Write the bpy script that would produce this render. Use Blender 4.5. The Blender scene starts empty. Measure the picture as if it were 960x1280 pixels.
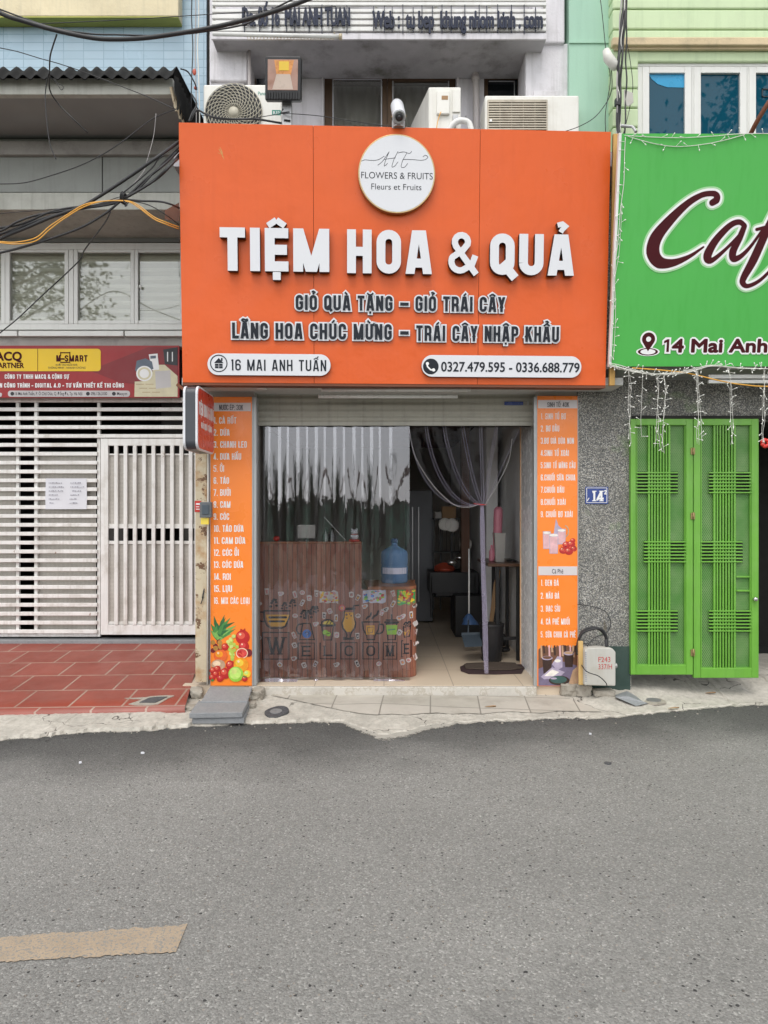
import bpy, bmesh, math, random, unicodedata
from mathutils import Vector, Matrix, noise as mnoise
from mathutils.geometry import delaunay_2d_cdt

R = math.radians
PI = math.pi
scene = bpy.context.scene
COL = scene.collection
rng = random.Random(7)

# ------------------------------------------------------------------ camera
FPX, DIST, CAMH = 870.0, 6.0, 1.62          # focal length in photo pixels, distance to the shop front, eye height
cam_data = bpy.data.cameras.new("camera")
cam = bpy.data.objects.new("camera", cam_data)
COL.objects.link(cam)
cam.location = (0, -DIST, CAMH)
cam.rotation_euler = (R(90), 0, 0)
cam_data.sensor_fit = 'VERTICAL'
cam_data.sensor_height = 36.0
cam_data.lens = 36.0 * FPX / 1280.0
cam_data.clip_start = 0.05
cam_data.clip_end = 500
scene.camera = cam

# ------------------------------------------------------------------ overcast sky, soft sun
world = bpy.data.worlds.new("World")
scene.world = world
world.use_nodes = True
wn = world.node_tree
wn.nodes.clear()
w_out = wn.nodes.new("ShaderNodeOutputWorld")
w_bg = wn.nodes.new("ShaderNodeBackground")
w_sky = wn.nodes.new("ShaderNodeTexSky")
w_hsv = wn.nodes.new("ShaderNodeHueSaturation")
w_sky.sky_type = 'NISHITA'
w_sky.sun_disc = False
w_sky.sun_elevation = R(60)
w_sky.sun_rotation = R(192)
w_sky.air_density = 1.0
w_sky.dust_density = 0.8
w_sky.ozone_density = 1.0
w_hsv.inputs['Saturation'].default_value = 0.10
w_bg.inputs['Strength'].default_value = 0.15
wn.links.new(w_sky.outputs[0], w_hsv.inputs['Color'])
wn.links.new(w_hsv.outputs[0], w_bg.inputs['Color'])
wn.links.new(w_bg.outputs[0], w_out.inputs[0])

sun_data = bpy.data.lights.new("sun", 'SUN')
sun = bpy.data.objects.new("sun", sun_data)
COL.objects.link(sun)
sun_data.energy = 0.7
sun_data.angle = R(30)
sun_data.color = (1.0, 0.94, 0.86)
sun.location = (0, -10, 20)
_sd = Vector((math.sin(R(192)) * math.cos(R(60)), math.cos(R(192)) * math.cos(R(60)), math.sin(R(60))))
sun.rotation_euler = (-_sd).to_track_quat('-Z', 'Y').to_euler()

scene.view_settings.view_transform = 'Standard'
scene.view_settings.look = 'None'
scene.view_settings.exposure = 1.05
scene.view_settings.gamma = 1.0
scene.view_settings.use_curve_mapping = False
scene.render.engine = 'CYCLES'
scene.cycles.max_bounces = 8
scene.cycles.transparent_max_bounces = 24
scene.cycles.caustics_reflective = False
scene.cycles.caustics_refractive = False

# ------------------------------------------------------------------ geometry helpers
CAMP = Vector((0, -DIST, CAMH))


def P(px, py, Y):
    s = (Y + DIST) / FPX
    return Vector(((px - 480) * s, Y, CAMH - (py - 640) * s))


def X(px, Y):
    return (px - 480) * (Y + DIST) / FPX


def Z(py, Y):
    return CAMH - (py - 640) * (Y + DIST) / FPX


def G(px, py, z=0.0):
    d = FPX * (CAMH - z) / (py - 640)
    return Vector(((px - 480) * d / FPX, d - DIST, z))


class Plane:
    """A flat face in the world: origin, right, up and the outward normal; ab() is where a sight line meets it."""
    def __init__(s, o, u, v):
        s.o, s.u, s.v = Vector(o), Vector(u).normalized(), Vector(v).normalized()
        s.n = s.u.cross(s.v)

    def ab(s, px, py):
        d = Vector(((px - 480) / FPX, 1, -(py - 640) / FPX))
        t = (s.o - CAMP).dot(s.n) / d.dot(s.n)
        p = CAMP + d * t - s.o
        return (p.dot(s.u), p.dot(s.v))

    def pt(s, a, b, c=0.0):
        return s.o + s.u * a + s.v * b + s.n * c


def front(Y):
    return Plane((0, Y, 0), (1, 0, 0), (0, 0, 1))


def lerp(a, b, t):
    return a + (b - a) * t


def smooth_path(pts, sub=6):
    """Catmull-Rom through the points"""
    pts = [Vector(p) for p in pts]
    if len(pts) < 3:
        return pts
    out = []
    ext = [pts[0] * 2 - pts[1]] + pts + [pts[-1] * 2 - pts[-2]]
    for i in range(1, len(ext) - 2):
        p0, p1, p2, p3 = ext[i - 1:i + 3]
        for k in range(sub):
            t = k / sub
            out.append(0.5 * ((2 * p1) + (p2 - p0) * t + (2 * p0 - 5 * p1 + 4 * p2 - p3) * t * t + (3 * p1 - p0 - 3 * p2 + p3) * t ** 3))
    out.append(pts[-1])
    return out


def tag(o, label=None, cat=None, group=None, kind=None):
    if label: o["label"] = label
    if cat: o["category"] = cat
    if group: o["group"] = group
    if kind: o["kind"] = kind
    return o


def thing(name, loc, label, cat, group=None):
    o = bpy.data.objects.new(name, None)
    o.empty_display_size = 0.1
    COL.objects.link(o)
    o.location = Vector(loc)
    return tag(o, label, cat, group)


def world_loc(o):
    p = Vector((0, 0, 0))
    while o is not None:
        p = p + o.location
        o = o.parent
    return p


class MB:
    def __init__(s):
        s.v, s.f, s.m, s.s = [], [], [], []

    def add(s, vs, fs, m=0, smooth=False):
        k = len(s.v)
        s.v.extend(Vector(v) for v in vs)
        for f in fs:
            s.f.append([k + i for i in f]); s.m.append(m); s.s.append(smooth)
        return s

    def box(s, x0, x1, y0, y1, z0, z1, m=0):
        vs = [(x, y, z) for z in (z0, z1) for y in (y0, y1) for x in (x0, x1)]
        return s.add(vs, [(0, 2, 3, 1), (4, 5, 7, 6), (0, 1, 5, 4), (2, 6, 7, 3), (0, 4, 6, 2), (1, 3, 7, 5)], m)

    def pbox(s, px0, px1, py0, py1, Y, depth, m=0):
        """box whose front face covers a photo rectangle at depth Y, going `depth` backwards"""
        a, b = P(px0, py1, Y), P(px1, py0, Y)
        return s.box(a.x, b.x, Y, Y + depth, a.z, b.z, m)

    def fbox(s, fr, a0, a1, b0, b1, c0, c1, m=0):
        vs = [fr.pt(a, b, c) for c in (c0, c1) for b in (b0, b1) for a in (a0, a1)]
        return s.add(vs, [(0, 2, 3, 1), (4, 5, 7, 6), (0, 1, 5, 4), (2, 6, 7, 3), (0, 4, 6, 2), (1, 3, 7, 5)], m)

    def beam(s, p, q, w, h, m=0, up=(0, 0, 1)):
        p, q = Vector(p), Vector(q)
        d = (q - p).normalized()
        sd = d.cross(Vector(up))
        if sd.length < 1e-4: sd = d.cross(Vector((0, 1, 0)))
        sd.normalize(); u = sd.cross(d)
        vs = []
        for e in (p, q):
            for i, j in ((-1, -1), (1, -1), (1, 1), (-1, 1)):
                vs.append(e + sd * (i * w / 2) + u * (j * h / 2))
        return s.add(vs, [(0, 1, 2, 3), (7, 6, 5, 4), (0, 4, 5, 1), (1, 5, 6, 2), (2, 6, 7, 3), (3, 7, 4, 0)], m)

    def quad(s, a, b, c, d, m=0):
        return s.add([a, b, c, d], [(0, 1, 2, 3)], m)

    def tube(s, pts, r, n=8, m=0, closed=False, smooth=True):
        pts = [Vector(p) for p in pts]
        N = len(pts)
        rr = r if isinstance(r, (list, tuple)) else [r] * N
        vs, fs = [], []
        prev = None
        for i, p in enumerate(pts):
            if closed:
                t = pts[(i + 1) % N] - pts[i - 1]
            else:
                t = pts[min(i + 1, N - 1)] - pts[max(i - 1, 0)]
            if t.length < 1e-9: t = Vector((0, 0, 1))
            t.normalize()
            if prev is None:
                a = Vector((0, 0, 1)) if abs(t.z) < 0.9 else Vector((1, 0, 0))
                u = t.cross(a).normalized()
            else:
                u = prev - t * prev.dot(t)
                u = u.normalized() if u.length > 1e-6 else t.orthogonal().normalized()
            prev = u
            w = t.cross(u)
            for k in range(n):
                an = 2 * PI * k / n
                vs.append(p + (u * math.cos(an) + w * math.sin(an)) * rr[i])
        for i in range(N if closed else N - 1):
            j = (i + 1) % N
            for k in range(n):
                l = (k + 1) % n
                fs.append((i * n + k, i * n + l, j * n + l, j * n + k))
        s.add(vs, fs, m, smooth)
        if not closed:
            k0 = len(s.v) - N * n
            s.f.append([k0 + k for k in range(n)][::-1]); s.m.append(m); s.s.append(False)
            s.f.append([k0 + (N - 1) * n + k for k in range(n)]); s.m.append(m); s.s.append(False)
        return s

    def lathe(s, o, axis, prof, n=24, m=0, smooth=True):
        """prof: list of (radius, height along axis)"""
        axis = Vector(axis).normalized()
        u = axis.orthogonal().normalized(); w = axis.cross(u)
        o = Vector(o)
        vs, fs = [], []
        for r, h in prof:
            for k in range(n):
                an = 2 * PI * k / n
                vs.append(o + axis * h + (u * math.cos(an) + w * math.sin(an)) * max(r, 1e-5))
        for i in range(len(prof) - 1):
            for k in range(n):
                l = (k + 1) % n
                fs.append((i * n + k, i * n + l, (i + 1) * n + l, (i + 1) * n + k))
        s.add(vs, fs, m, smooth)
        k0 = len(s.v) - len(prof) * n
        s.f.append([k0 + k for k in range(n)][::-1]); s.m.append(m); s.s.append(False)
        s.f.append([k0 + (len(prof) - 1) * n + k for k in range(n)]); s.m.append(m); s.s.append(False)
        return s

    def prism(s, fr, poly, c0, c1, m=0, ms=None):
        n = len(poly)
        ms = m if ms is None else ms
        vs = [fr.pt(a, b, c1) for a, b in poly] + [fr.pt(a, b, c0) for a, b in poly]
        s.add(vs, [tuple(range(n))], m)
        k0 = len(s.v) - 2 * n
        s.f.append([k0 + n + i for i in range(n)][::-1]); s.m.append(m); s.s.append(False)
        for i in range(n):
            j = (i + 1) % n
            s.f.append([k0 + i, k0 + n + i, k0 + n + j, k0 + j]); s.m.append(ms); s.s.append(False)
        return s

    def sheet(s, fr, poly, c, m=0):
        return s.add([fr.pt(a, b, c) for a, b in poly], [tuple(range(len(poly)))], m)

    def tri2d(s, fr, vt, c0, c1, m=0, ms=None):
        """extrude a 2-D triangulation (verts, tris) between two heights over a plane (flat print if c0 == c1)"""
        verts, tris = vt
        ms = m if ms is None else ms
        n = len(verts)
        s.add([fr.pt(a, b, c1) for a, b in verts], tris, m)
        k0 = len(s.v) - n
        if abs(c1 - c0) > 1e-6:
            edges = {}
            for t in tris:
                for i in range(len(t)):
                    e = (t[i], t[(i + 1) % len(t)])
                    edges[e] = edges.get(e, 0) + 1
            k1 = len(s.v)
            s.v.extend(fr.pt(a, b, c0) for a, b in verts)
            for (i, j) in list(edges):
                if (j, i) not in edges:
                    s.f.append([k0 + j, k0 + i, k1 + i, k1 + j]); s.m.append(ms); s.s.append(False)
        return s

    def grid(s, pts, m=0, smooth=True, skip=None):
        """pts: rows of points"""
        nr, nc = len(pts), len(pts[0])
        fs = [(i * nc + j, i * nc + j + 1, (i + 1) * nc + j + 1, (i + 1) * nc + j) for i in range(nr - 1) for j in range(nc - 1)
              if not (skip and skip(i, j))]
        return s.add([p for r in pts for p in r], fs, m, smooth)

    def ball(s, c, r, seg=12, ring=8, m=0, sc=(1, 1, 1)):
        c = Vector(c)
        vs, fs = [], []
        for i in range(ring + 1):
            th = PI * i / ring
            for k in range(seg):
                ph = 2 * PI * k / seg
                vs.append(c + Vector((r * sc[0] * math.sin(th) * math.cos(ph), r * sc[1] * math.sin(th) * math.sin(ph), r * sc[2] * math.cos(th))))
        for i in range(ring):
            for k in range(seg):
                l = (k + 1) % seg
                fs.append((i * seg + k, (i + 1) * seg + k, (i + 1) * seg + l, i * seg + l))
        return s.add(vs, fs, m, True)

    def build(s, name, mats, parent=None, label=None, cat=None, group=None, kind=None, bevel=0.0, seg=2, recalc=True):
        if not isinstance(mats, (list, tuple)): mats = [mats]
        if parent is not None:
            org = world_loc(parent)
        else:
            lo = [min(v[i] for v in s.v) for i in range(3)]; hi = [max(v[i] for v in s.v) for i in range(3)]
            org = Vector(((lo[0] + hi[0]) / 2, (lo[1] + hi[1]) / 2, lo[2]))
        me = bpy.data.meshes.new(name)
        me.from_pydata([v - org for v in s.v], [], s.f)
        for mt in mats: me.materials.append(mt)
        me.polygons.foreach_set("material_index", s.m)
        me.polygons.foreach_set("use_smooth", s.s)
        if recalc:
            bm = bmesh.new(); bm.from_mesh(me)
            bmesh.ops.remove_doubles(bm, verts=bm.verts, dist=1e-6)
            bmesh.ops.recalc_face_normals(bm, faces=bm.faces)
            bm.to_mesh(me); bm.free()
        me.update()
        o = bpy.data.objects.new(name, me)
        COL.objects.link(o)
        if parent is not None: o.parent = parent
        else: o.location = org
        if bevel > 0:
            b = o.modifiers.new("bevel", 'BEVEL'); b.width = bevel; b.segments = seg; b.limit_method = 'ANGLE'; b.angle_limit = R(40)
        return tag(o, label, cat, group, kind)


def copy_tree(o, parent=None):
    c = o.copy(); COL.objects.link(c); c.parent = parent
    for ch in list(o.children): copy_tree(ch, c)
    return c


def circle(cx, cy, rx, ry=None, n=32, a0=0.0, a1=2 * PI):
    ry = rx if ry is None else ry
    full = abs(a1 - a0 - 2 * PI) < 1e-6
    N = n if full else n + 1
    return [(cx + rx * math.cos(a0 + (a1 - a0) * k / n), cy + ry * math.sin(a0 + (a1 - a0) * k / n)) for k in range(N)]


def rrect(x0, x1, y0, y1, r, n=8):
    out = []
    for cx, cy, a in ((x1 - r, y1 - r, 0), (x0 + r, y1 - r, PI / 2), (x0 + r, y0 + r, PI), (x1 - r, y0 + r, 1.5 * PI)):
        out += circle(cx, cy, r, r, n, a, a + PI / 2)
    return out
# ------------------------------------------------------------------ lettering: a condensed stroke alphabet with Vietnamese marks
MARKS = {'\u0300': 'grave', '\u0301': 'acute', '\u0302': 'circ', '\u0303': 'tilde', '\u0306': 'breve', '\u0309': 'hook', '\u031b': 'horn', '\u0323': 'dot'}


def arcp(cx, cy, rx, ry, a0, a1, n=6):
    return [(cx + rx * math.cos(R(a0 + (a1 - a0) * k / n)), cy + ry * math.sin(R(a0 + (a1 - a0) * k / n))) for k in range(n + 1)]


RELW = {'I': 0, '.': 0, ',': 0, ':': 0, '!': 0, 'M': 1.32, 'W': 1.4, '-': .7, '\u2013': 1.0, '&': 1.12, '1': .62, 'L': .86, 'E': .86, 'F': .84, 'T': .92, 'J': .8, '/': .8, 'A': 1.06, 'V': 1.06, 'Y': 1.0}


def glyph(ch, W, H, t):
    """centre lines: list of (points, closed, extend)"""
    l, r, b, T, cx = t / 2, W - t / 2, t / 2, H - t / 2, W / 2
    q = min((r - l) / 2, .3 * H) * .98
    m = H * .5
    S = []
    line = lambda *p: S.append((list(p), False, False))
    diag = lambda *p: S.append((list(p), False, True))
    if ch in 'OQ0':
        S.append((arcp(r - q, T - q, q, q, 0, 90) + arcp(l + q, T - q, q, q, 90, 180) + arcp(l + q, b + q, q, q, 180, 270) + arcp(r - q, b + q, q, q, 270, 360), True, False))
        if ch == 'Q': line((cx, .3 * H), (W + t * .1, -t * .35))
    elif ch == 'C':
        line(*([(r, .64 * H)] + arcp(r - q, T - q, q, q, 0, 90) + arcp(l + q, T - q, q, q, 90, 180) + arcp(l + q, b + q, q, q, 180, 270) + arcp(r - q, b + q, q, q, 270, 360) + [(r, .36 * H)]))
    elif ch == 'G':
        line(*([(r, .66 * H)] + arcp(r - q, T - q, q, q, 0, 90) + arcp(l + q, T - q, q, q, 90, 180) + arcp(l + q, b + q, q, q, 180, 270) + arcp(r - q, b + q, q, q, 270, 360) + [(r, .5 * H)]))
        line((cx, .5 * H - t * .1), (W, .5 * H - t * .1))
    elif ch in 'D\u0110':
        line((l, 0), (l, H))
        line(*([(0, T)] + arcp(r - q, T - q, q, q, 90, 0) + arcp(r - q, b + q, q, q, 0, -90) + [(0, b)]))
        if ch == '\u0110': line((-t * .55, m), (cx, m))
    elif ch == 'U':
        line(*([(l, H), (l, b + q)] + arcp(l + q, b + q, q, q, 180, 270) + arcp(r - q, b + q, q, q, 270, 360) + [(r, H)]))
    elif ch == 'J':
        line(*([(l, .3 * H)] + arcp(l + q, b + q, q, q, 180, 270) + arcp(r - q, b + q, q, q, 270, 360) + [(r, H)]))
    elif ch == 'H':
        line((l, 0), (l, H)); line((r, 0), (r, H)); line((l, m), (r, m))
    elif ch == 'I':
        line((t / 2, 0), (t / 2, H))
    elif ch == 'L':
        line((l, 0), (l, H)); line((0, b), (W, b))
    elif ch == 'E':
        line((l, 0), (l, H)); line((0, b), (W, b)); line((0, T), (W, T)); line((0, m), (W * .94, m))
    elif ch == 'F':
        line((l, 0), (l, H)); line((0, T), (W, T)); line((0, m), (W * .94, m))
    elif ch == 'T':
        line((cx, 0), (cx, H)); line((0, T), (W, T))
    elif ch == 'A':
        k = min(t * .28, W * .14)
        diag((l * .95, 0), (cx - k, H)); diag((W - l * .95, 0), (cx + k, H)); line((W * .2, .25 * H), (W * .8, .25 * H))
    elif ch == 'V':
        k = min(t * .28, W * .14)
        diag((l, H), (cx - k, 0)); diag((r, H), (cx + k, 0))
    elif ch == 'M':
        line((l, 0), (l, H)); line((r, 0), (r, H))
        k = t * .2
        diag((l, H), (cx - k, .12 * H)); diag((r, H), (cx + k, .12 * H))
    elif ch == 'W':
        a, c = W * .3, W * .7
        diag((l, H), (a, 0)); diag((a, 0), (cx, .85 * H)); diag((cx, .85 * H), (c, 0)); diag((c, 0), (r, H))
    elif ch == 'N':
        line((l, 0), (l, H)); line((r, 0), (r, H)); diag((l, H), (r, 0))
    elif ch == 'K':
        line((l, 0), (l, H)); diag((l, .42 * H), (r - t * .1, H)); diag((cx - t * .1, .55 * H), (r, 0))
    elif ch in 'PR':
        y = .44 * H
        p = min(q, (T - y) / 2)
        line((l, 0), (l, H))
        line(*([(0, T)] + arcp(r - p, T - p, p, p, 90, 0) + arcp(r - p, y + p, p, p, 0, -90) + [(0, y)]))
        if ch == 'R': line(*([(cx, y)] + arcp(r - p, y - p, p, p, 90, 0) + [(r, 0)]))
    elif ch == 'B':
        p = min(q, (T - m) / 2)
        line((l, 0), (l, H))
        line(*([(0, T)] + arcp(r - p, T - p, p, p, 90, 0) + arcp(r - p, m + p, p, p, 0, -90) + [(0, m)]))
        line(*([(0, m)] + arcp(r - p, m - p, p, p, 90, 0) + arcp(r - p, b + p, p, p, 0, -90) + [(0, b)]))
    elif ch in 'S':
        p = min(q, (T - m) / 2)
        line(*([(r, .7 * H)] + arcp(r - p, T - p, p, p, 0, 90) + arcp(l + p, T - p, p, p, 90, 180) + [(l, m + p * .75)] + [(lerp(l, r, .25), m + p * .25), (lerp(l, r, .75), m - p * .25), (r, m - p * .75)]
               + arcp(r - p, b + p, p, p, 0, -90) + arcp(l + p, b + p, p, p, -90, -180) + [(l, .3 * H)]))
    elif ch == 'X':
        diag((l, 0), (r, H)); diag((l, H), (r, 0))
    elif ch == 'Y':
        diag((l, H), (cx, .42 * H)); diag((r, H), (cx, .42 * H)); line((cx, 0), (cx, .5 * H))
    elif ch == 'Z':
        line((0, T), (W, T)); line((0, b), (W, b)); diag((l, b), (r, T))
    elif ch == '&':
        p = W * .24
        line(*([(W * 1.02, -t * .1), (l + W * .16, .66 * H)] + arcp(cx - W * .03, T - p, p, p, 190, -20, 8) + [(cx + W * .02, .56 * H), (l + W * .05, .40 * H)]
               + arcp(l + .31 * W, b + .22 * H, .31 * W, .22 * H, 160, 290, 8) + [(W * .86, .22 * H), (W * .98, .44 * H)]))
    elif ch == '1':
        line((r, 0), (r, H)); line((r - t * .9, H - t * .75), (r, H - t * .55))
    elif ch == '2':
        line(*([(l, .68 * H)] + arcp(l + q, T - q, q, q, 180, 90) + arcp(r - q, T - q, q, q, 90, 0) + [(r, .6 * H), (l, b)])); line((0, b), (W, b))
    elif ch in '38':
        p = min(q, (T - m) / 2)
        if ch == '8':
            S.append((arcp(r - p, T - p, p, p, 0, 90) + arcp(l + p, T - p, p, p, 90, 180) + arcp(l + p, m + p, p, p, 180, 270) + arcp(r - p, m + p, p, p, 270, 360), True, False))
            S.append((arcp(r - p, m - p, p, p, 0, 90) + arcp(l + p, m - p, p, p, 90, 180) + arcp(l + p, b + p, p, p, 180, 270) + arcp(r - p, b + p, p, p, 270, 360), True, False))
        else:
            line(*([(l, .72 * H)] + arcp(l + p, T - p, p, p, 180, 90) + arcp(r - p, T - p, p, p, 90, 0) + arcp(r - p, m + p, p, p, 0, -90) + [(cx, m)]))
            line(*([(cx, m)] + arcp(r - p, m - p, p, p, 90, 0) + arcp(r - p, b + p, p, p, 0, -90) + arcp(l + p, b + p, p, p, -90, -180) + [(l, .28 * H)]))
    elif ch == '4':
        line((r - t * .6, 0), (r - t * .6, H)); line((0, .25 * H), (W, .25 * H)); diag((l, .25 * H), (r - t * .6, H))
    elif ch == '5':
        line((l, T), (W, T)); line((l, T), (l, .5 * H))
        line(*([(l, .56 * H)] + arcp(r - q, .6 * H - q, q, q, 90, 0) + arcp(r - q, b + q, q, q, 0, -90) + arcp(l + q, b + q, q, q, -90, -180) + [(l, .3 * H)]))
    elif ch in '69':
        p = min(q, (T - m) / 2)
        if ch == '6':
            S.append((arcp(r - p, .56 * H - p, p, p, 0, 90) + arcp(l + p, .56 * H - p, p, p, 90, 180) + arcp(l + p, b + p, p, p, 180, 270) + arcp(r - p, b + p, p, p, 270, 360), True, False))
            line(*([(l, .3 * H)] + arcp(l + q, T - q, q, q, 180, 90) + arcp(r - q, T - q, q, q, 90, 0) + [(r, .7 * H)]))
        else:
            S.append((arcp(r - p, T - p, p, p, 0, 90) + arcp(l + p, T - p, p, p, 90, 180) + arcp(l + p, .44 * H + p, p, p, 180, 270) + arcp(r - p, .44 * H + p, p, p, 270, 360), True, False))
            line(*([(r, .7 * H)] + arcp(r - q, b + q, q, q, 0, -90) + arcp(l + q, b + q, q, q, -90, -180) + [(l, .3 * H)]))
    elif ch == '7':
        line((0, T), (W, T)); diag((r, T), (W * .35, 0))
    elif ch in '-\u2013':
        line((0, .42 * H), (W, .42 * H))
    elif ch == '/':
        diag((l, 0), (r, H))
    elif ch in '.,':
        line((t / 2, 0), (t / 2, t))
    elif ch == ':':
        line((t / 2, 0), (t / 2, t)); line((t / 2, .55 * H), (t / 2, .55 * H + t))
    return S


def mark(kind, W, H, t, up):
    """strokes of a Vietnamese mark; up = height already taken above the letter"""
    cx = W / 2
    s = .17 * H
    y = H + .05 * H + up
    w = min(.5 * W, .2 * H)
    k = t * .62
    if kind == 'acute': return [([(cx - w * .25, y), (cx + w * .55, y + s)], k)], s
    if kind == 'grave': return [([(cx + w * .25, y), (cx - w * .55, y + s)], k)], s
    if kind == 'circ': return [([(cx - w, y), (cx, y + s * .8)], k), ([(cx, y + s * .8), (cx + w, y)], k)], s * .75
    if kind == 'breve': return [([(cx - w, y + s * .8), (cx - w * .55, y + s * .2), (cx, y), (cx + w * .55, y + s * .2), (cx + w, y + s * .8)], k * .9)], s * .8
    if kind == 'tilde': return [([(cx - w, y), (cx - w * .5, y + s * .45), (cx, y + s * .25), (cx + w * .5, y + s * .05), (cx + w, y + s * .5)], k)], s * .6
    if kind == 'hook': return [([(cx - w * .5, y + s * 1.0), (cx + w * .1, y + s * 1.2), (cx + w * .5, y + s * .85), (cx + w * .1, y + s * .4), (cx - w * .1, y)], k * .9)], s * 1.1
    if kind == 'dot': return [([(cx, -.2 * H), (cx, -.2 * H + t * .8)], t * .8)], 0
    if kind == 'horn': return [([(W - t * .6, H - t * .45), (W + t * .25, H - t * .35), (W + t * .4, H + t * .35)], k)], 0
    return [], 0


def strip(pts, closed, ext, t, b, H, clip=True):
    """quads along a polyline (mitred), widened by b, cut to the letter height"""
    n = len(pts)
    pts = [Vector(p) for p in pts]
    w = t / 2 + b
    if not closed:
        d0 = (pts[0] - pts[1]).normalized(); d1 = (pts[-1] - pts[-2]).normalized()
        e = (t if ext else 0) + b
        pts[0] = pts[0] + d0 * e; pts[-1] = pts[-1] + d1 * e
    L, Rr = [], []
    for i in range(n):
        if closed or 0 < i < n - 1:
            a = (pts[i] - pts[i - 1]); c = (pts[(i + 1) % n] - pts[i])
            if a.length < 1e-9: a = c
            if c.length < 1e-9: c = a
            a = a.normalized(); c = c.normalized()
            tn = (a + c)
            tn = tn.normalized() if tn.length > 1e-6 else a
            nn = Vector((-tn.y, tn.x))
            k = w / max(.45, nn.dot(Vector((-a.y, a.x))))
        else:
            a = (pts[1] - pts[0]) if i == 0 else (pts[-1] - pts[-2])
            a = a.normalized(); nn = Vector((-a.y, a.x)); k = w
        L.append(pts[i] + nn * k); Rr.append(pts[i] - nn * k)
    out = []
    for i in range(n if closed else n - 1):
        j = (i + 1) % n
        if (pts[j] - pts[i]).length < 1e-9: continue
        out.append([L[i], Rr[i], Rr[j], L[j]])
    if ext and clip:
        out = [cut(cut(p, -b, 1), H + b, -1) for p in out]
    return [p for p in out if len(p) > 2]


def cut(poly, y, sgn):
    out = []
    n = len(poly)
    for i in range(n):
        p, q = poly[i], poly[(i + 1) % n]
        dp, dq = (p.y - y) * sgn, (q.y - y) * sgn
        if dp >= 0: out.append(p)
        if dp * dq < 0: out.append(p + (q - p) * (dp / (dp - dq)))
    return out


def area(p):
    return sum(p[i][0] * p[(i + 1) % len(p)][1] - p[(i + 1) % len(p)][0] * p[i][1] for i in range(len(p))) / 2


def union(polys):
    """union of simple polygons -> (verts, tris)"""
    vs, fs = [], []
    for p in polys:
        a = area(p)
        if abs(a) < 1e-10: continue
        if a < 0: p = p[::-1]
        k = len(vs)
        vs.extend(Vector((q[0], q[1])) for q in p)
        fs.append(list(range(k, k + len(p))))
    if not fs: return [], []
    ov, oe, of, _, _, orf = delaunay_2d_cdt(vs, [], fs, 0, 1e-6)
    boxes = [(min(vs[i].x for i in f), max(vs[i].x for i in f), min(vs[i].y for i in f), max(vs[i].y for i in f), [(vs[i].x, vs[i].y) for i in f]) for f in fs]

    def inside(x, y):
        for x0, x1, y0, y1, p in boxes:
            if x0 <= x <= x1 and y0 <= y <= y1:
                c = False
                for i in range(len(p)):
                    (ax_, ay_), (bx, by) = p[i - 1], p[i]
                    if (ay_ > y) != (by > y) and x < (bx - ax_) * (y - ay_) / (by - ay_) + ax_: c = not c
                if c: return True
        return False
    tris = [tuple(f) for f in of if inside(sum(ov[i].x for i in f) / 3, sum(ov[i].y for i in f) / 3)]
    return [(v.x, v.y) for v in ov], tris


_gc = {}


def stroke_text(txt, W, H, t, gap, space, b=0.0, serif=False):
    """polygons of a line of text starting at x = 0 on the baseline -> list of (verts, tris) and the width"""
    x = 0.0
    out = []
    for ch in txt:
        if ch == ' ':
            x += space; continue
        d = unicodedata.normalize('NFD', ch.upper()) if ch not in '\u0110' else ch
        base, mk = d[0], [MARKS[c] for c in d[1:] if c in MARKS]
        rw = RELW.get(base, 1.0)
        w = t if rw == 0 else max(W * rw, t * 1.6)
        key = (ch, round(w, 5), round(H, 5), round(t, 5), round(b, 5), serif)
        if key not in _gc:
            polys = []
            for pts, cl, ex in glyph(base, w, H, t):
                polys += strip(pts, cl, ex, t, b, H)
                if serif and not cl:
                    for e in (pts[0], pts[-1]):
                        yy = e[1]
                        if yy < .02 * H or yy > .98 * H:
                            y0 = -b if yy < .5 * H else H - t * .45 - b
                            polys.append([Vector((e[0] - t * 1.1, y0)), Vector((e[0] + t * 1.1, y0)), Vector((e[0] + t * 1.1, y0 + t * .45 + b)), Vector((e[0] - t * 1.1, y0 + t * .45 + b))])
            up = 0
            for q in sorted(mk, key=lambda k: {'dot': 0, 'horn': 1, 'circ': 2, 'breve': 2}.get(k, 3)):
                ss, h = mark(q, w, H, t, up)
                dx = .55 * min(.5 * w, .2 * H) if up > 0 and q == 'acute' else 0
                for pts, tt in ss:
                    polys += strip([(p[0] + dx, p[1]) for p in pts], False, False, tt, b, H, clip=False)
                if h: up += h * .8
            _gc[key] = union(polys)
        v, f = _gc[key]
        out.append(([(p[0] + x, p[1]) for p in v], f))
        x += w + gap
    return out, x - gap


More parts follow.
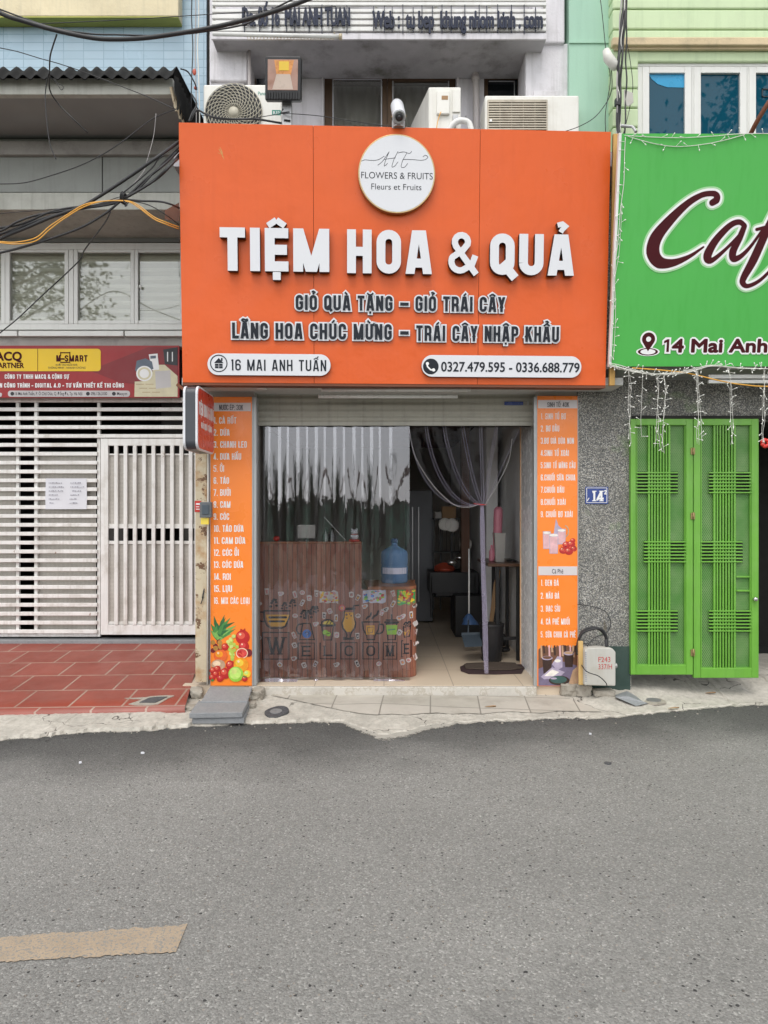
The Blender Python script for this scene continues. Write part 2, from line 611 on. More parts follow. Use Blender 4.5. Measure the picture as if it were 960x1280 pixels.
def sign_text(mb, fr, txt, box, t=.2, gap=.1, space=.3, c0=0.0, c1=.002, m=0, ms=None, b=0.0, serif=False):
    """stroke text fitted to the photo box (x0, x1, cap-top y, baseline y) on a plane; t, gap, space in cap heights"""
    x0, x1, yt, yb = box
    a0, b0 = fr.ab(x0, yb); a1, _ = fr.ab(x1, yb)
    _, b1 = fr.ab((x0 + x1) / 2, yt); _, bm = fr.ab((x0 + x1) / 2, yb)
    H = abs(b1 - bm)
    t, gap, space = t * H, gap * H, space * H
    w1 = stroke_text(txt, .4 * H, H, t, gap, space)[1]
    w2 = stroke_text(txt, .6 * H, H, t, gap, space)[1]
    target = a1 - a0
    k = .4 + (target - w1) * .2 / max(w2 - w1, 1e-6)
    W = max(k, .16) * H
    t2 = min(t, .36 * W)
    if t2 < t and len(txt) > 1:
        t = t2
        w1 = stroke_text(txt, .4 * H, H, t, gap, space)[1]
        w2 = stroke_text(txt, .6 * H, H, t, gap, space)[1]
        W = max(.4 + (target - w1) * .2 / max(w2 - w1, 1e-6), .16) * H
    gl, w = stroke_text(txt, W, H, t, gap, space, b * H, serif)
    sx = target / w
    for v, f in gl:
        if f: mb.tri2d(fr, ([(a0 + p[0] * sx, b0 + p[1]) for p in v], f), c0, c1, m, ms)
    return H


def font_shape(txt, offset=0.0, shear=0.0, spacing=1.0):
    cu = bpy.data.curves.new("lettering_outline", 'FONT')
    cu.body = txt; cu.size = 1.0; cu.offset = offset; cu.shear = shear; cu.space_character = spacing
    cu.resolution_u = 4
    o = bpy.data.objects.new("lettering_outline", cu)
    COL.objects.link(o)
    dg = bpy.context.evaluated_depsgraph_get()
    ev = o.evaluated_get(dg)
    me = ev.to_mesh()
    vs = [(v.co.x, v.co.y) for v in me.vertices]
    fs = [tuple(p.vertices) for p in me.polygons]
    ev.to_mesh_clear()
    bpy.data.objects.remove(o); bpy.data.curves.remove(cu)
    return vs, fs


def font_text(mb, fr, txt, box, c0=0.0, c1=.002, m=0, ms=None, offset=0.0, shear=0.0, spacing=1.0, cap=0.70, bold=0.0):
    """text in the plain built-in face, fitted to the photo box (x0, x1, cap-top y, baseline y)"""
    x0, x1, yt, yb = box
    a0, b0 = fr.ab(x0, yb); a1, _ = fr.ab(x1, yb)
    _, b1 = fr.ab((x0 + x1) / 2, yt); _, bm = fr.ab((x0 + x1) / 2, yb)
    vs, fs = font_shape(txt, 0 if bold else min(offset, .006), shear, spacing)
    mx0, mx1 = min(v[0] for v in vs), max(v[0] for v in vs)
    sx, sy = (a1 - a0) / (mx1 - mx0), (b1 - bm) / cap
    ring = [(0, 0)] + ([(bold * math.cos(k * PI / 5), bold * math.sin(k * PI / 5)) for k in range(10)] if bold else [])
    for i, (dx, dy) in enumerate(ring):
        mb.tri2d(fr, ([(a0 + (v[0] - mx0) * sx + dx, b0 + v[1] * sy + dy) for v in vs], fs), c0, c1 + i * .00002, m, ms)


def brush(fr_pts, widths):
    """a written stroke of changing width -> polygons"""
    pts = [Vector(p) for p in fr_pts]
    n = len(pts)
    out = []
    L, Rr = [], []
    for i in range(n):
        d = (pts[min(i + 1, n - 1)] - pts[max(i - 1, 0)]).normalized()
        nn = Vector((-d.y, d.x))
        L.append(pts[i] + nn * widths[i] / 2); Rr.append(pts[i] - nn * widths[i] / 2)
    for i in range(n - 1):
        out.append([L[i], Rr[i], Rr[i + 1], L[i + 1]])
    for i in range(n):
        if widths[i] > 0:
            out.append([Vector(p) for p in circle(pts[i].x, pts[i].y, widths[i] / 2, n=14)])
    return out
# ------------------------------------------------------------------ procedural materials
class NT:
    def __init__(s, name):
        s.mat = bpy.data.materials.new(name)
        s.mat.use_nodes = True
        s.t = s.mat.node_tree
        s.b = s.t.nodes['Principled BSDF']
        s.out = s.t.nodes['Material Output']

    def n(s, typ, **kw):
        nd = s.t.nodes.new('ShaderNode' + typ)
        for k, v in kw.items():
            if k in nd.inputs: nd.inputs[k].default_value = v
            else: setattr(nd, k, v)
        return nd

    def l(s, a, b):
        s.t.links.new(a, b)

    def pos(s, scale=(1, 1, 1), rot=(0, 0, 0), off=(0, 0, 0)):
        g = s.n('NewGeometry')
        mp = s.n('Mapping')
        mp.inputs['Scale'].default_value = scale
        mp.inputs['Rotation'].default_value = rot
        mp.inputs['Location'].default_value = off
        s.l(g.outputs['Position'], mp.inputs['Vector'])
        return mp.outputs['Vector']

    def noise(s, vec, scale, detail=4, rough=.55):
        nd = s.n('TexNoise')
        nd.inputs['Scale'].default_value = scale
        nd.inputs['Detail'].default_value = detail
        nd.inputs['Roughness'].default_value = rough
        if vec is not None: s.l(vec, nd.inputs['Vector'])
        return nd.outputs['Fac']

    def ramp(s, fac, stops, interp='LINEAR'):
        nd = s.n('ValToRGB')
        cr = nd.color_ramp
        cr.interpolation = interp
        while len(cr.elements) < len(stops): cr.elements.new(.5)
        for e, (p, c) in zip(cr.elements, stops):
            e.position = p
            e.color = (c, c, c, 1) if isinstance(c, (int, float)) else (*c, 1)
        s.l(fac, nd.inputs['Fac'])
        return nd.outputs['Color']

    def mix(s, fac, a, b, mode='MIX'):
        nd = s.n('Mix', data_type='RGBA', blend_type=mode)
        for sock, v in ((nd.inputs[0], fac), (nd.inputs[6], a), (nd.inputs[7], b)):
            if hasattr(v, 'is_linked') or isinstance(v, bpy.types.NodeSocket): s.l(v, sock)
            elif isinstance(v, (int, float)): sock.default_value = v if sock.type == 'VALUE' else (v, v, v, 1)
            else: sock.default_value = (*v, 1)
        return nd.outputs[2]

    def math(s, op, a, b=0.0):
        nd = s.n('Math', operation=op)
        for i, v in enumerate((a, b)):
            if isinstance(v, (int, float)): nd.inputs[i].default_value = v
            else: s.l(v, nd.inputs[i])
        return nd.outputs[0]

    def bump(s, h, strength=.3, dist=.01):
        nd = s.n('Bump')
        nd.inputs['Strength'].default_value = strength
        nd.inputs['Distance'].default_value = dist
        s.l(h, nd.inputs['Height'])
        s.l(nd.outputs[0], s.b.inputs['Normal'])
        return nd

    def color(s, c):
        if isinstance(c, bpy.types.NodeSocket): s.l(c, s.b.inputs['Base Color'])
        else: s.b.inputs['Base Color'].default_value = (*c, 1)


def mat(name, col, rough=.55, metal=0.0, var=.10, vs=3.0, stain=None, streak=None, bump=0.0, bs=60.0, spec=.5, coat=0.0, wear=None):
    """paint, plaster, plastic: uneven tone, optional blotches (colour, amount, scale) and rain streaks (colour, amount)"""
    m = NT(name)
    p = m.pos()
    f = m.noise(p, vs, 5, .6)
    c = m.mix(m.ramp(f, [(.3, 0), (.7, 1)]), tuple(max(0, x * (1 - var)) for x in col), tuple(min(1, x * (1 + var)) for x in col))
    if stain:
        sc, am, ss = stain
        g = m.noise(m.pos(off=(3.1, 7.7, 1.3)), ss, 6, .65)
        c = m.mix(m.ramp(g, [(.5, 0), (.72, am)]), c, sc)
    if streak:
        sc, am = streak
        g = m.noise(m.pos(scale=(9, 9, .55)), 2.2, 4, .6)
        c = m.mix(m.ramp(g, [(.5, 0), (.75, am)]), c, sc)
    if wear:
        sc, lo, ss = wear
        g = m.noise(m.pos(off=(1.7, 2.2, 9.1)), ss, 6, .7)
        c = m.mix(m.ramp(g, [(lo, 0), (lo + .03, 1)]), c, sc)
    m.color(c)
    rr = m.ramp(m.noise(p, vs * 4, 3), [(.3, max(0.02, rough - .08)), (.7, min(1, rough + .08))])
    m.l(rr, m.b.inputs['Roughness'])
    m.b.inputs['Metallic'].default_value = metal
    m.b.inputs['Specular IOR Level'].default_value = spec
    m.b.inputs['Coat Weight'].default_value = coat
    if bump > 0: m.bump(m.noise(p, bs, 4, .6), bump, .01 if bs > 10 else .05)
    return m.mat


M = {}
M['white_paint'] = mat('white_paint', (.74, .74, .72), .45, var=.05, stain=((.45, .42, .36), .35, 4), streak=((.42, .39, .33), .25))
M['gate_paint'] = mat('gate_paint', (.79, .785, .76), .5, var=.07, stain=((.38, .34, .27), .5, 5), streak=((.36, .31, .24), .35), wear=((.24, .13, .07), .69, 9))
M['lime'] = mat('lime_plaster', (.68, .66, .69), .9, var=.09, vs=2.0, stain=((.40, .38, .38), .6, 2.6), streak=((.36, .35, .35), .5), bump=.3, bs=40, wear=((.25, .24, .22), .72, 3.5))
M['lime_dirty'] = mat('mouldy_plaster', (.40, .39, .41), .95, var=.18, vs=3.0, stain=((.13, .13, .11), .9, 2.8), bump=.4, bs=35)
M['mint'] = mat('mint_plaster', (.35, .55, .43), .85, var=.06, vs=1.5, stain=((.42, .58, .46), .5, 2.2), streak=((.28, .46, .36), .4), bump=.15, bs=50)
M['pale_green'] = mat('pale_green_siding', (.56, .68, .43), .7, var=.05, vs=1.2, stain=((.44, .52, .34), .45, 2.0), streak=((.36, .48, .28), .35), bump=.1)
M['cornice'] = mat('cornice_plaster', (.62, .50, .32), .85, var=.12, stain=((.30, .26, .18), .7, 3), bump=.3, bs=40)
M['cream'] = mat('cream_plaster', (.72, .63, .43), .85, var=.07, stain=((.52, .44, .28), .6, 3), streak=((.40, .38, .28), .3), bump=.25, bs=30)
M['olive'] = mat('olive_plaster', (.46, .46, .12), .85, var=.12, bump=.2)
M['grey_panel'] = mat('grey_fascia_paint', (.30, .31, .29), .6, var=.06, stain=((.20, .20, .18), .4, 3), streak=((.18, .18, .17), .3))
M['light_fascia'] = mat('light_grey_fascia', (.50, .50, .45), .7, var=.08, stain=((.30, .29, .25), .6, 3), streak=((.25, .24, .2), .4), bump=.15)
M['soffit'] = mat('grey_soffit', (.30, .30, .29), .8, var=.08)
M['dirty_beam'] = mat('weathered_beam', (.36, .34, .32), .85, var=.12, stain=((.18, .17, .16), .7, 5), bump=.3)
M['black_sheet'] = mat('black_roof_sheet', (.014, .014, .014), .8, spec=.2, var=.3, stain=((.035, .035, .03), .6, 6))
M['dark_room'] = mat('unlit_interior_black', (.03, .028, .026), .9)  # near-black, so the shade of unlit rooms sits in the colour
M['orange'] = mat('orange_composite_panel', (.68, .108, .017), .34, var=.025, vs=1.0, stain=((.63, .095, .014), .35, 1.5), streak=((.60, .09, .014), .3), spec=.3, bump=.25, bs=2.2)
M['panel_side'] = mat('sign_edge_sheet', (.16, .05, .02), .6, var=.2)
M['white_letter'] = mat('white_acrylic', (.66, .67, .70), .35, var=.015, spec=.4)
M['dark_letter'] = mat('charcoal_letter_face', (.022, .026, .034), .6, var=.1, spec=.15)
M['letter_side'] = mat('dark_letter_return', (.025, .022, .024), .5, var=.1)
M['print_black'] = mat('black_print', (.02, .02, .025), .5)
M['print_white'] = mat('white_print', (.80, .80, .80), .5, var=.03)
M['gold'] = mat('brushed_gold_rim', (.46, .34, .17), .35, metal=.6, var=.1)
M['board_orange'] = mat('menu_board_print', (.92, .24, .03), .3, var=.03, vs=1.5, spec=.5)
M['board_grey'] = mat('menu_board_strip', (.62, .58, .58), .35, var=.03)
M['steel_grey'] = mat('grey_steel_profile', (.42, .43, .43), .4, metal=.3, var=.06, streak=((.25, .25, .25), .3))
M['green_sign'] = mat('green_banner_print', (.06, .40, .06), .45, var=.03, vs=1.5, streak=((.035, .33, .03), .4))
M['maroon'] = mat('maroon_print', (.06, .008, .012), .6, spec=.12)
M['wood_yellow'] = mat('yellow_timber', (.55, .32, .09), .6, var=.15, streak=((.35, .2, .06), .4))
M['green_paint'] = mat('green_door_paint', (.155, .40, .05), .38, var=.08, vs=4, stain=((.20, .40, .10), .5, 4), streak=((.08, .26, .03), .4), wear=((.10, .20, .05), .74, 9), spec=.45)
M['breaker_grey'] = mat('slate_box_plastic', (.12, .13, .14), .5)
M['gap_shade'] = mat('dark_green_gap_shade', (.012, .03, .010), .7)  # shade in the slat gaps, put into a near-black green
M['bar_shade'] = mat('shaded_green_sheet', (.05, .15, .03), .6, var=.2)  # shade between the upright bars, put into a darker green
M['brass'] = mat('dull_brass', (.35, .26, .12), .5, metal=.7)
M['chrome'] = mat('chrome_knob', (.6, .6, .58), .2, metal=.9)
M['ac_white'] = mat('air_conditioner_casing', (.74, .73, .68), .45, var=.03, stain=((.55, .52, .44), .4, 5), streak=((.5, .47, .4), .3))
M['ac_grille'] = mat('cream_fan_guard', (.46, .43, .34), .5, var=.05)
M['ac_slat'] = mat('weathered_cream_slat', (.50, .45, .36), .55, var=.1, stain=((.3, .26, .2), .6, 8))
M['black_plastic'] = mat('black_plastic', (.018, .018, .02), .4, var=.2)
M['cable_black'] = mat('black_cable_sheath', (.022, .022, .024), .5, var=.25)
M['cable_orange'] = mat('orange_cable_sheath', (.75, .38, .06), .45)
M['cable_grey'] = mat('grey_cable_sheath', (.35, .33, .33), .5)
M['cable_white'] = mat('white_cable_sheath', (.66, .65, .60), .5)
M['bulb'] = mat('clear_white_bulb', (.85, .85, .80), .25)
M['rust_post'] = mat('rusty_cream_paint', (.56, .48, .34), .65, var=.12, stain=((.36, .18, .06), .95, 5), wear=((.14, .07, .035), .57, 8), bump=.3)
M['zinc'] = mat('zinc_pole', (.42, .42, .42), .4, metal=.6, var=.1)
M['lamp_glass'] = mat('floodlight_glass', (.42, .24, .18), .12, var=.15, vs=9)
M['led_yellow'] = mat('yellow_led_chip', (.85, .58, .06), .4)
M['wood_frame'] = mat('brown_window_wood', (.11, .065, .035), .55, var=.25, streak=((.05, .03, .02), .6))
M['alu_white'] = mat('white_window_profile', (.72, .72, .69), .4, var=.03, streak=((.5, .49, .45), .25))
M['blue_film'] = mat('blue_window_film', (.02, .30, .55), .3, var=.1)
M['stone_slab'] = mat('blue_grey_granite', (.24, .25, .26), .6, var=.12, vs=60, stain=((.33, .33, .33), .5, 4), bump=.12, bs=90)
M['rubble'] = mat('broken_concrete', (.36, .33, .28), .95, var=.2, vs=9, stain=((.18, .15, .12), .7, 9), bump=.7, bs=35)
M['iron'] = mat('worn_iron_cover', (.09, .09, .095), .6, metal=.2, var=.25, vs=30, bump=.3, bs=120)
M['iron_light'] = mat('worn_plate', (.25, .25, .25), .5, metal=.3, var=.15, vs=30)
M['box_white'] = mat('weathered_white_box', (.50, .49, .45), .7, var=.06, stain=((.36, .33, .27), .5, 7), streak=((.4, .37, .3), .35))
M['red_print'] = mat('red_stencil', (.48, .05, .05), .6, var=.2, vs=60)
M['green_plinth'] = mat('dark_green_plinth_tile', (.045, .075, .065), .2, var=.15, stain=((.09, .12, .10), .5, 5))
M['bamboo'] = mat('bamboo_stick', (.60, .40, .15), .55, var=.2, streak=((.4, .25, .1), .6))
M['blue_plate'] = mat('enamel_blue', (.03, .06, .24), .25, var=.08)
M['paper'] = mat('paper_notice', (.70, .71, .75), .8, var=.03)
M['ink'] = mat('grey_ink', (.30, .30, .35), .8)
M['int_white'] = mat('white_inside_plaster', (.86, .86, .85), .7, var=.04, stain=((.55, .53, .5), .3, 3))
M['jamb_white'] = mat('white_gloss_paint', (.90, .90, .90), .25, var=.03)
M['soffit_bounce'] = mat('pale_bounce_sheet', (.55, .55, .53), .7, var=.06)  # kept pale to bounce light onto the counter
M['int_grey'] = mat('grey_inside_plaster', (.50, .48, .45), .8, var=.05)
M['int_ceiling'] = mat('brown_board_ceiling', (.10, .045, .025), .6, var=.2)
M['orange_strip'] = mat('peach_corner_strip', (.80, .50, .28), .5)
M['fridge'] = mat('dark_grey_fridge', (.13, .135, .145), .5, var=.03)
M['black_steel'] = mat('black_steel', (.012, .012, .013), .45)
M['table_wood'] = mat('dark_walnut_top', (.10, .045, .022), .35, var=.2, streak=((.06, .025, .012), .5))
M['counter_top'] = mat('counter_edge_wood', (.32, .12, .055), .35, var=.15)
M['mat_fabric'] = mat('brown_doormat', (.075, .055, .042), .95, var=.2, vs=30, bump=.6, bs=140)
M['mat_edge'] = mat('dark_red_doormat_edge', (.04, .02, .022), .9, var=.2)
M['broom_blue'] = mat('blue_plastic_mop', (.03, .07, .16), .5, var=.1)
M['slate_plastic'] = mat('slate_plastic', (.06, .08, .10), .45)
M['red_bag'] = mat('red_plastic_bag', (.50, .09, .05), .35, var=.2, vs=14)
M['pink'] = mat('pink_plastic', (.60, .22, .28), .4, var=.1)
M['grey_box'] = mat('grey_carton', (.42, .40, .37), .8)
M['carton'] = mat('brown_cardboard', (.34, .21, .11), .85)
M['plate_white'] = mat('white_plate', (.75, .72, .66), .3)
M['water_blue'] = None
M['red'] = mat('red_lacquer', (.55, .03, .02), .3)
M['yellow'] = mat('yellow_plastic', (.80, .62, .08), .5)
M['red_banner'] = mat('red_banner_print', (.30, .012, .015), .45, var=.08, streak=((.22, .008, .01), .4))
M['red_banner_dark'] = mat('deep_red_print', (.20, .008, .012), .45, var=.06)
M['banner_yellow'] = mat('yellow_banner_print', (.78, .52, .02), .5, var=.04)
M['banner_grey'] = mat('grey_banner_print', (.50, .48, .48), .5)
M['banner_cream'] = mat('cream_print', (.60, .55, .38), .5, var=.08, vs=12)
M['banner_blue'] = mat('slate_print', (.10, .13, .17), .5, var=.2, vs=12)
M['lightbox_red'] = mat('red_lightbox_face', (.62, .055, .03), .3, var=.05)
M['lightbox_side'] = mat('dark_lightbox_side', (.045, .05, .06), .4, var=.08)
M['tube_white'] = mat('white_tube', (.78, .78, .76), .3)
M['navy_letter'] = mat('navy_metal_letter', (.03, .036, .06), .6, var=.15, spec=.2)
M['pvc_grey'] = mat('grey_drain_pipe', (.48, .44, .43), .55, var=.08, streak=((.3, .27, .25), .5))
M['yellow_line'] = mat('worn_yellow_line', (.37, .29, .205), .8, var=.10, vs=9, stain=((.29, .25, .20), .8, 5), wear=((.235, .225, .205), .53, 85), bump=.35, bs=130)
M['leaf'] = mat('leaf_green', (.05, .09, .03), .6, var=.4, vs=1.5)
M['bark'] = mat('bark', (.12, .09, .07), .9, var=.2, bump=.5, bs=20)
M['hedge_dark'] = mat('grey_brown_hedge', (.060, .056, .046), .9, var=.5, vs=2)  # grey-brown chosen for its mirrored tone in the curtain
M['shed_wall'] = mat('shed_plaster', (.30, .27, .24), .9, var=.12)
M['shed_roof'] = mat('shed_rust_roof', (.12, .07, .05), .7, var=.2)
M['shutter'] = mat('cream_grey_shutter', (.40, .385, .33), .45, var=.06, streak=((.22, .21, .18), .5), stain=((.26, .25, .22), .4, 5))


def simple(name, fn):
    m = NT(name); fn(m); M[name] = m.mat


def _asphalt(m):
    p = m.pos()
    big = m.noise(p, .55, 5, .6)
    mid = m.noise(p, 5.0, 5, .65)
    v = m.n('TexVoronoi'); v.inputs['Scale'].default_value = 140.0; m.l(p, v.inputs['Vector'])
    sep = m.n('SeparateColor'); m.l(v.outputs['Color'], sep.inputs[0])
    grain = m.ramp(sep.outputs[0], [(0, .135), (.3, .20), (.62, .25), (.88, .30), (.97, .40), (1, .52)])
    fine = m.noise(p, 260, 3, .7)
    c = m.mix(.30, grain, m.ramp(fine, [(.3, .15), (.7, .40)]))
    warm = m.mix(1.0, c, (1.0, .985, .93), 'MULTIPLY')
    c = m.mix(m.ramp(big, [(.3, 0), (.7, 1)]), m.mix(1.0, warm, .88, 'MULTIPLY'), m.mix(1.0, warm, 1.06, 'MULTIPLY'))
    c = m.mix(m.ramp(mid, [(.35, .0), (.7, .22)]), c, (.19, .185, .178))
    # missing stones: sparse dark pits
    v2 = m.n('TexVoronoi'); v2.inputs['Scale'].default_value = 42.0; m.l(m.pos(off=(5, 3, 0)), v2.inputs['Vector'])
    s2 = m.n('SeparateColor'); m.l(v2.outputs['Color'], s2.inputs[0])
    rad = m.ramp(s2.outputs[1], [(.66, 0), (.68, .08), (1, .30)])
    hole = m.math('LESS_THAN', v2.outputs['Distance'], m.math('MULTIPLY', rad, m.math('ADD', m.noise(p, 120, 2), .45)))
    c = m.mix(m.math('MULTIPLY', hole, .92), c, (.035, .034, .034))
    # tan stones
    hole2 = m.math('LESS_THAN', v2.outputs['Distance'], m.ramp(s2.outputs[2], [(.86, 0), (.88, .1), (1, .2)]))
    c = m.mix(m.math('MULTIPLY', hole2, .55), c, (.34, .29, .24))
    lane = m.noise(m.pos(scale=(.10, .9, 1), rot=(0, 0, -.15)), 1.3, 3, .5)
    c = m.mix(m.ramp(lane, [(.35, .0), (.7, .30)]), c, m.mix(1.0, c, .62, 'MULTIPLY'))
    oil = m.ramp(m.noise(m.pos(off=(11, 5, 0)), 1.1, 6, .7), [(.62, 0), (.74, .35)])
    c = m.mix(oil, c, (.09, .088, .085))
    # newer darker surfacing laid along the pavement
    g = m.n('NewGeometry'); sx = m.n('SeparateXYZ'); m.l(g.outputs['Position'], sx.inputs[0])
    line = m.math('ADD', m.math('MULTIPLY', sx.outputs[0], .154), -.63)
    d = m.math('SUBTRACT', line, sx.outputs[1])
    wob = m.math('MULTIPLY', m.math('SUBTRACT', m.noise(m.pos(scale=(.7, 1, 1)), 1.6, 5), .5), 1.1)
    d = m.math('ADD', d, wob)
    band = m.ramp(m.math('MULTIPLY', d, .8), [(0, .92), (.30, .75), (.85, .0)])
    c = m.mix(band, c, m.mix(.70, (.030, .031, .034), m.mix(1.0, c, .36, 'MULTIPLY')))
    m.color(c)
    m.b.inputs['Roughness'].default_value = .88
    m.b.inputs['Specular IOR Level'].default_value = .3
    h = m.math('ADD', m.math('MULTIPLY', v.outputs['Distance'], -.8), m.math('MULTIPLY', hole, -.8))
    m.bump(h, .55, .006)


def _pebble(m):
    p = m.pos()
    v = m.n('TexVoronoi'); v.inputs['Scale'].default_value = 140.0; m.l(p, v.inputs['Vector'])
    sep = m.n('SeparateColor'); m.l(v.outputs['Color'], sep.inputs[0])
    c = m.ramp(sep.outputs[0], [(0, (.10, .10, .10)), (.25, (.20, .20, .19)), (.45, (.33, .32, .29)), (.62, (.42, .39, .33)), (.8, (.62, .60, .55)), (1, (.78, .76, .72))], 'CONSTANT')
    c = m.mix(m.ramp(v.outputs['Distance'], [(.35, 0), (.75, .75)]), c, (.10, .10, .10))
    c = m.mix(m.ramp(m.noise(p, 2.2, 6, .65), [(.42, 0), (.75, .62)]), c, (.10, .10, .085))
    c = m.mix(m.ramp(m.noise(m.pos(scale=(9, 9, 2.2), off=(4, 1, 2)), 1.6, 4), [(.66, 0), (.72, .75)]), c, (.11, .09, .06))
    c = m.mix(m.ramp(m.noise(m.pos(off=(9, 1, 4)), 3.2, 4), [(.62, 0), (.72, .35)]), c, (.20, .36, .10))
    m.color(c)
    m.b.inputs['Roughness'].default_value = .75
    m.bump(v.outputs['Distance'], .6, .004)


def brickmat(name, c1, c2, mortar, w, h, ms, off=.5, axes=(0, 2), rough=.4, var=.1, stain=None, bump=.3, rot=0.0, squash=1.0):
    m = NT(name)
    g = m.n('NewGeometry'); sx = m.n('SeparateXYZ'); m.l(g.outputs['Position'], sx.inputs[0])
    cb = m.n('CombineXYZ')
    m.l(sx.outputs[axes[0]], cb.inputs[0]); m.l(sx.outputs[axes[1]], cb.inputs[1])
    mp = m.n('Mapping'); mp.inputs['Rotation'].default_value = (0, 0, rot); m.l(cb.outputs[0], mp.inputs[0])
    b = m.n('TexBrick')
    b.offset = off
    b.inputs['Scale'].default_value = 1.0
    b.inputs['Brick Width'].default_value = w
    b.inputs['Row Height'].default_value = h
    b.inputs['Mortar Size'].default_value = ms
    b.inputs['Mortar Smooth'].default_value = .1
    b.inputs['Color1'].default_value = (*c1, 1); b.inputs['Color2'].default_value = (*c2, 1); b.inputs['Mortar'].default_value = (*mortar, 1)
    m.l(mp.outputs[0], b.inputs['Vector'])
    p = m.pos()
    c = m.mix(m.ramp(m.noise(p, 3, 5), [(.3, 0), (.7, var)]), b.outputs['Color'], tuple(x * .6 for x in c1))
    if stain:
        c = m.mix(m.ramp(m.noise(m.pos(off=(2, 8, 4)), stain[2], 6, .65), [(.48, 0), (.75, stain[1])]), c, stain[0])
    m.color(c)
    m.l(m.ramp(m.noise(p, 3, 4), [(.3, max(.02, rough - .06)), (.7, rough + .08)]), m.b.inputs['Roughness'])
    m.bump(m.math('SUBTRACT', 1.0, b.outputs['Fac']), bump, .004)
    M[name] = m.mat
    return m.mat


def _concrete(m):
    p = m.pos()
    c = m.ramp(m.noise(p, 2.5, 6, .65), [(.25, (.36, .34, .30)), (.5, (.52, .49, .43)), (.75, (.64, .605, .54))])
    c = m.mix(m.ramp(m.noise(p, 22, 6, .7), [(.4, 0), (.75, .5)]), c, (.19, .175, .15))
    v = m.n('TexVoronoi', feature='DISTANCE_TO_EDGE'); v.inputs['Scale'].default_value = 2.4
    wv = m.n('Mix', data_type='VECTOR'); wv.inputs[0].default_value = .25
    nz = m.n('TexNoise'); nz.inputs['Scale'].default_value = 5; m.l(p, nz.inputs['Vector'])
    m.l(p, wv.inputs[4]); m.l(nz.outputs['Color'], wv.inputs[5]); m.l(wv.outputs[1], v.inputs['Vector'])
    crack = m.math('MULTIPLY', m.math('LESS_THAN', v.outputs['Distance'], .007), m.ramp(m.noise(m.pos(off=(6, 2, 1)), 1.4, 2), [(.44, 0), (.5, .85)]))
    c = m.mix(crack, c, (.06, .052, .045))
    c = m.mix(m.ramp(m.noise(m.pos(off=(7, 4, 0)), 70, 2), [(.66, 0), (.72, .6)]), c, (.13, .12, .10))
    m.color(c)
    m.b.inputs['Roughness'].default_value = .9
    m.bump(m.math('SUBTRACT', m.noise(p, 40, 6, .7), crack), .45, .008)


def _marble(m):
    p = m.pos()
    v = m.noise(p, 7, 6, .7)
    c = m.ramp(v, [(.3, (.46, .44, .39)), (.48, (.56, .53, .48)), (.52, (.42, .38, .31)), (.56, (.58, .55, .50)), (.8, (.52, .50, .45))])
    c = m.mix(m.ramp(m.noise(m.pos(off=(3, 3, 1)), 3, 5), [(.5, 0), (.75, .5)]), c, (.26, .235, .20))
    m.color(c)
    m.b.inputs['Roughness'].default_value = .55


def _woodpanel(m):
    g = m.n('NewGeometry'); sx = m.n('SeparateXYZ'); m.l(g.outputs['Position'], sx.inputs[0])
    at = m.math('ADD', sx.outputs[0], m.math('MULTIPLY', sx.outputs[1], .9))
    fr = m.math('FRACT', m.math('MULTIPLY', at, 1 / .043))
    fl = m.math('FLOOR', m.math('MULTIPLY', at, 1 / .043))
    wn_ = m.n('TexWhiteNoise', noise_dimensions='1D'); m.l(fl, wn_.inputs['W'])
    c = m.mix(wn_.outputs['Value'], (.30, .105, .066), (.46, .185, .11))
    gr = m.noise(m.pos(scale=(40, 40, 1.6)), 3, 5, .6)
    c = m.mix(m.ramp(gr, [(.35, 0), (.7, .6)]), c, (.22, .075, .048))
    gap = m.math('LESS_THAN', fr, .09)
    c = m.mix(gap, c, (.025, .010, .007))
    m.color(c)
    m.b.inputs['Roughness'].default_value = .42
    m.bump(m.math('SUBTRACT', 1.0, gap), .5, .006)


def _pvc(m):
    """clear flexible sheet: mostly lets through, mirrors the street, faint milkiness"""
    t = m.t
    t.nodes.remove(m.b)
    tr = m.n('BsdfTransparent'); tr.inputs[0].default_value = (.96, .96, .97, 1)
    gl = m.n('BsdfGlossy'); gl.inputs['Roughness'].default_value = .015; gl.inputs['Color'].default_value = (.95, .95, 1, 1)
    df = m.n('BsdfDiffuse'); df.inputs[0].default_value = (.75, .75, .80, 1)
    bp = m.n('Bump'); bp.inputs['Strength'].default_value = .12; bp.inputs['Distance'].default_value = .02
    h = m.math('ADD', m.noise(m.pos(scale=(7, 7, 1.2)), 1.3, 3, .5), m.math('MULTIPLY', m.noise(m.pos(scale=(1, 1, .6)), 16, 3), .12))
    m.l(h, bp.inputs['Height']); m.l(bp.outputs[0], gl.inputs['Normal'])
    fr = m.n('Fresnel'); fr.inputs['IOR'].default_value = 1.5
    fac = m.math('MINIMUM', m.math('MULTIPLY', fr.outputs[0], 2.9), .95)
    s1 = m.n('MixShader'); m.l(fac, s1.inputs[0]); m.l(tr.outputs[0], s1.inputs[1]); m.l(gl.outputs[0], s1.inputs[2])
    s2 = m.n('MixShader')
    haze = m.ramp(m.noise(m.pos(scale=(22, 22, 1.3), off=(2, 0, 5)), 1.5, 5, .65), [(.5, .0), (.66, .015), (.82, .10)])
    m.l(haze, s2.inputs[0]); m.l(s1.outputs[0], s2.inputs[1]); m.l(df.outputs[0], s2.inputs[2])
    m.l(s2.outputs[0], m.out.inputs[0])


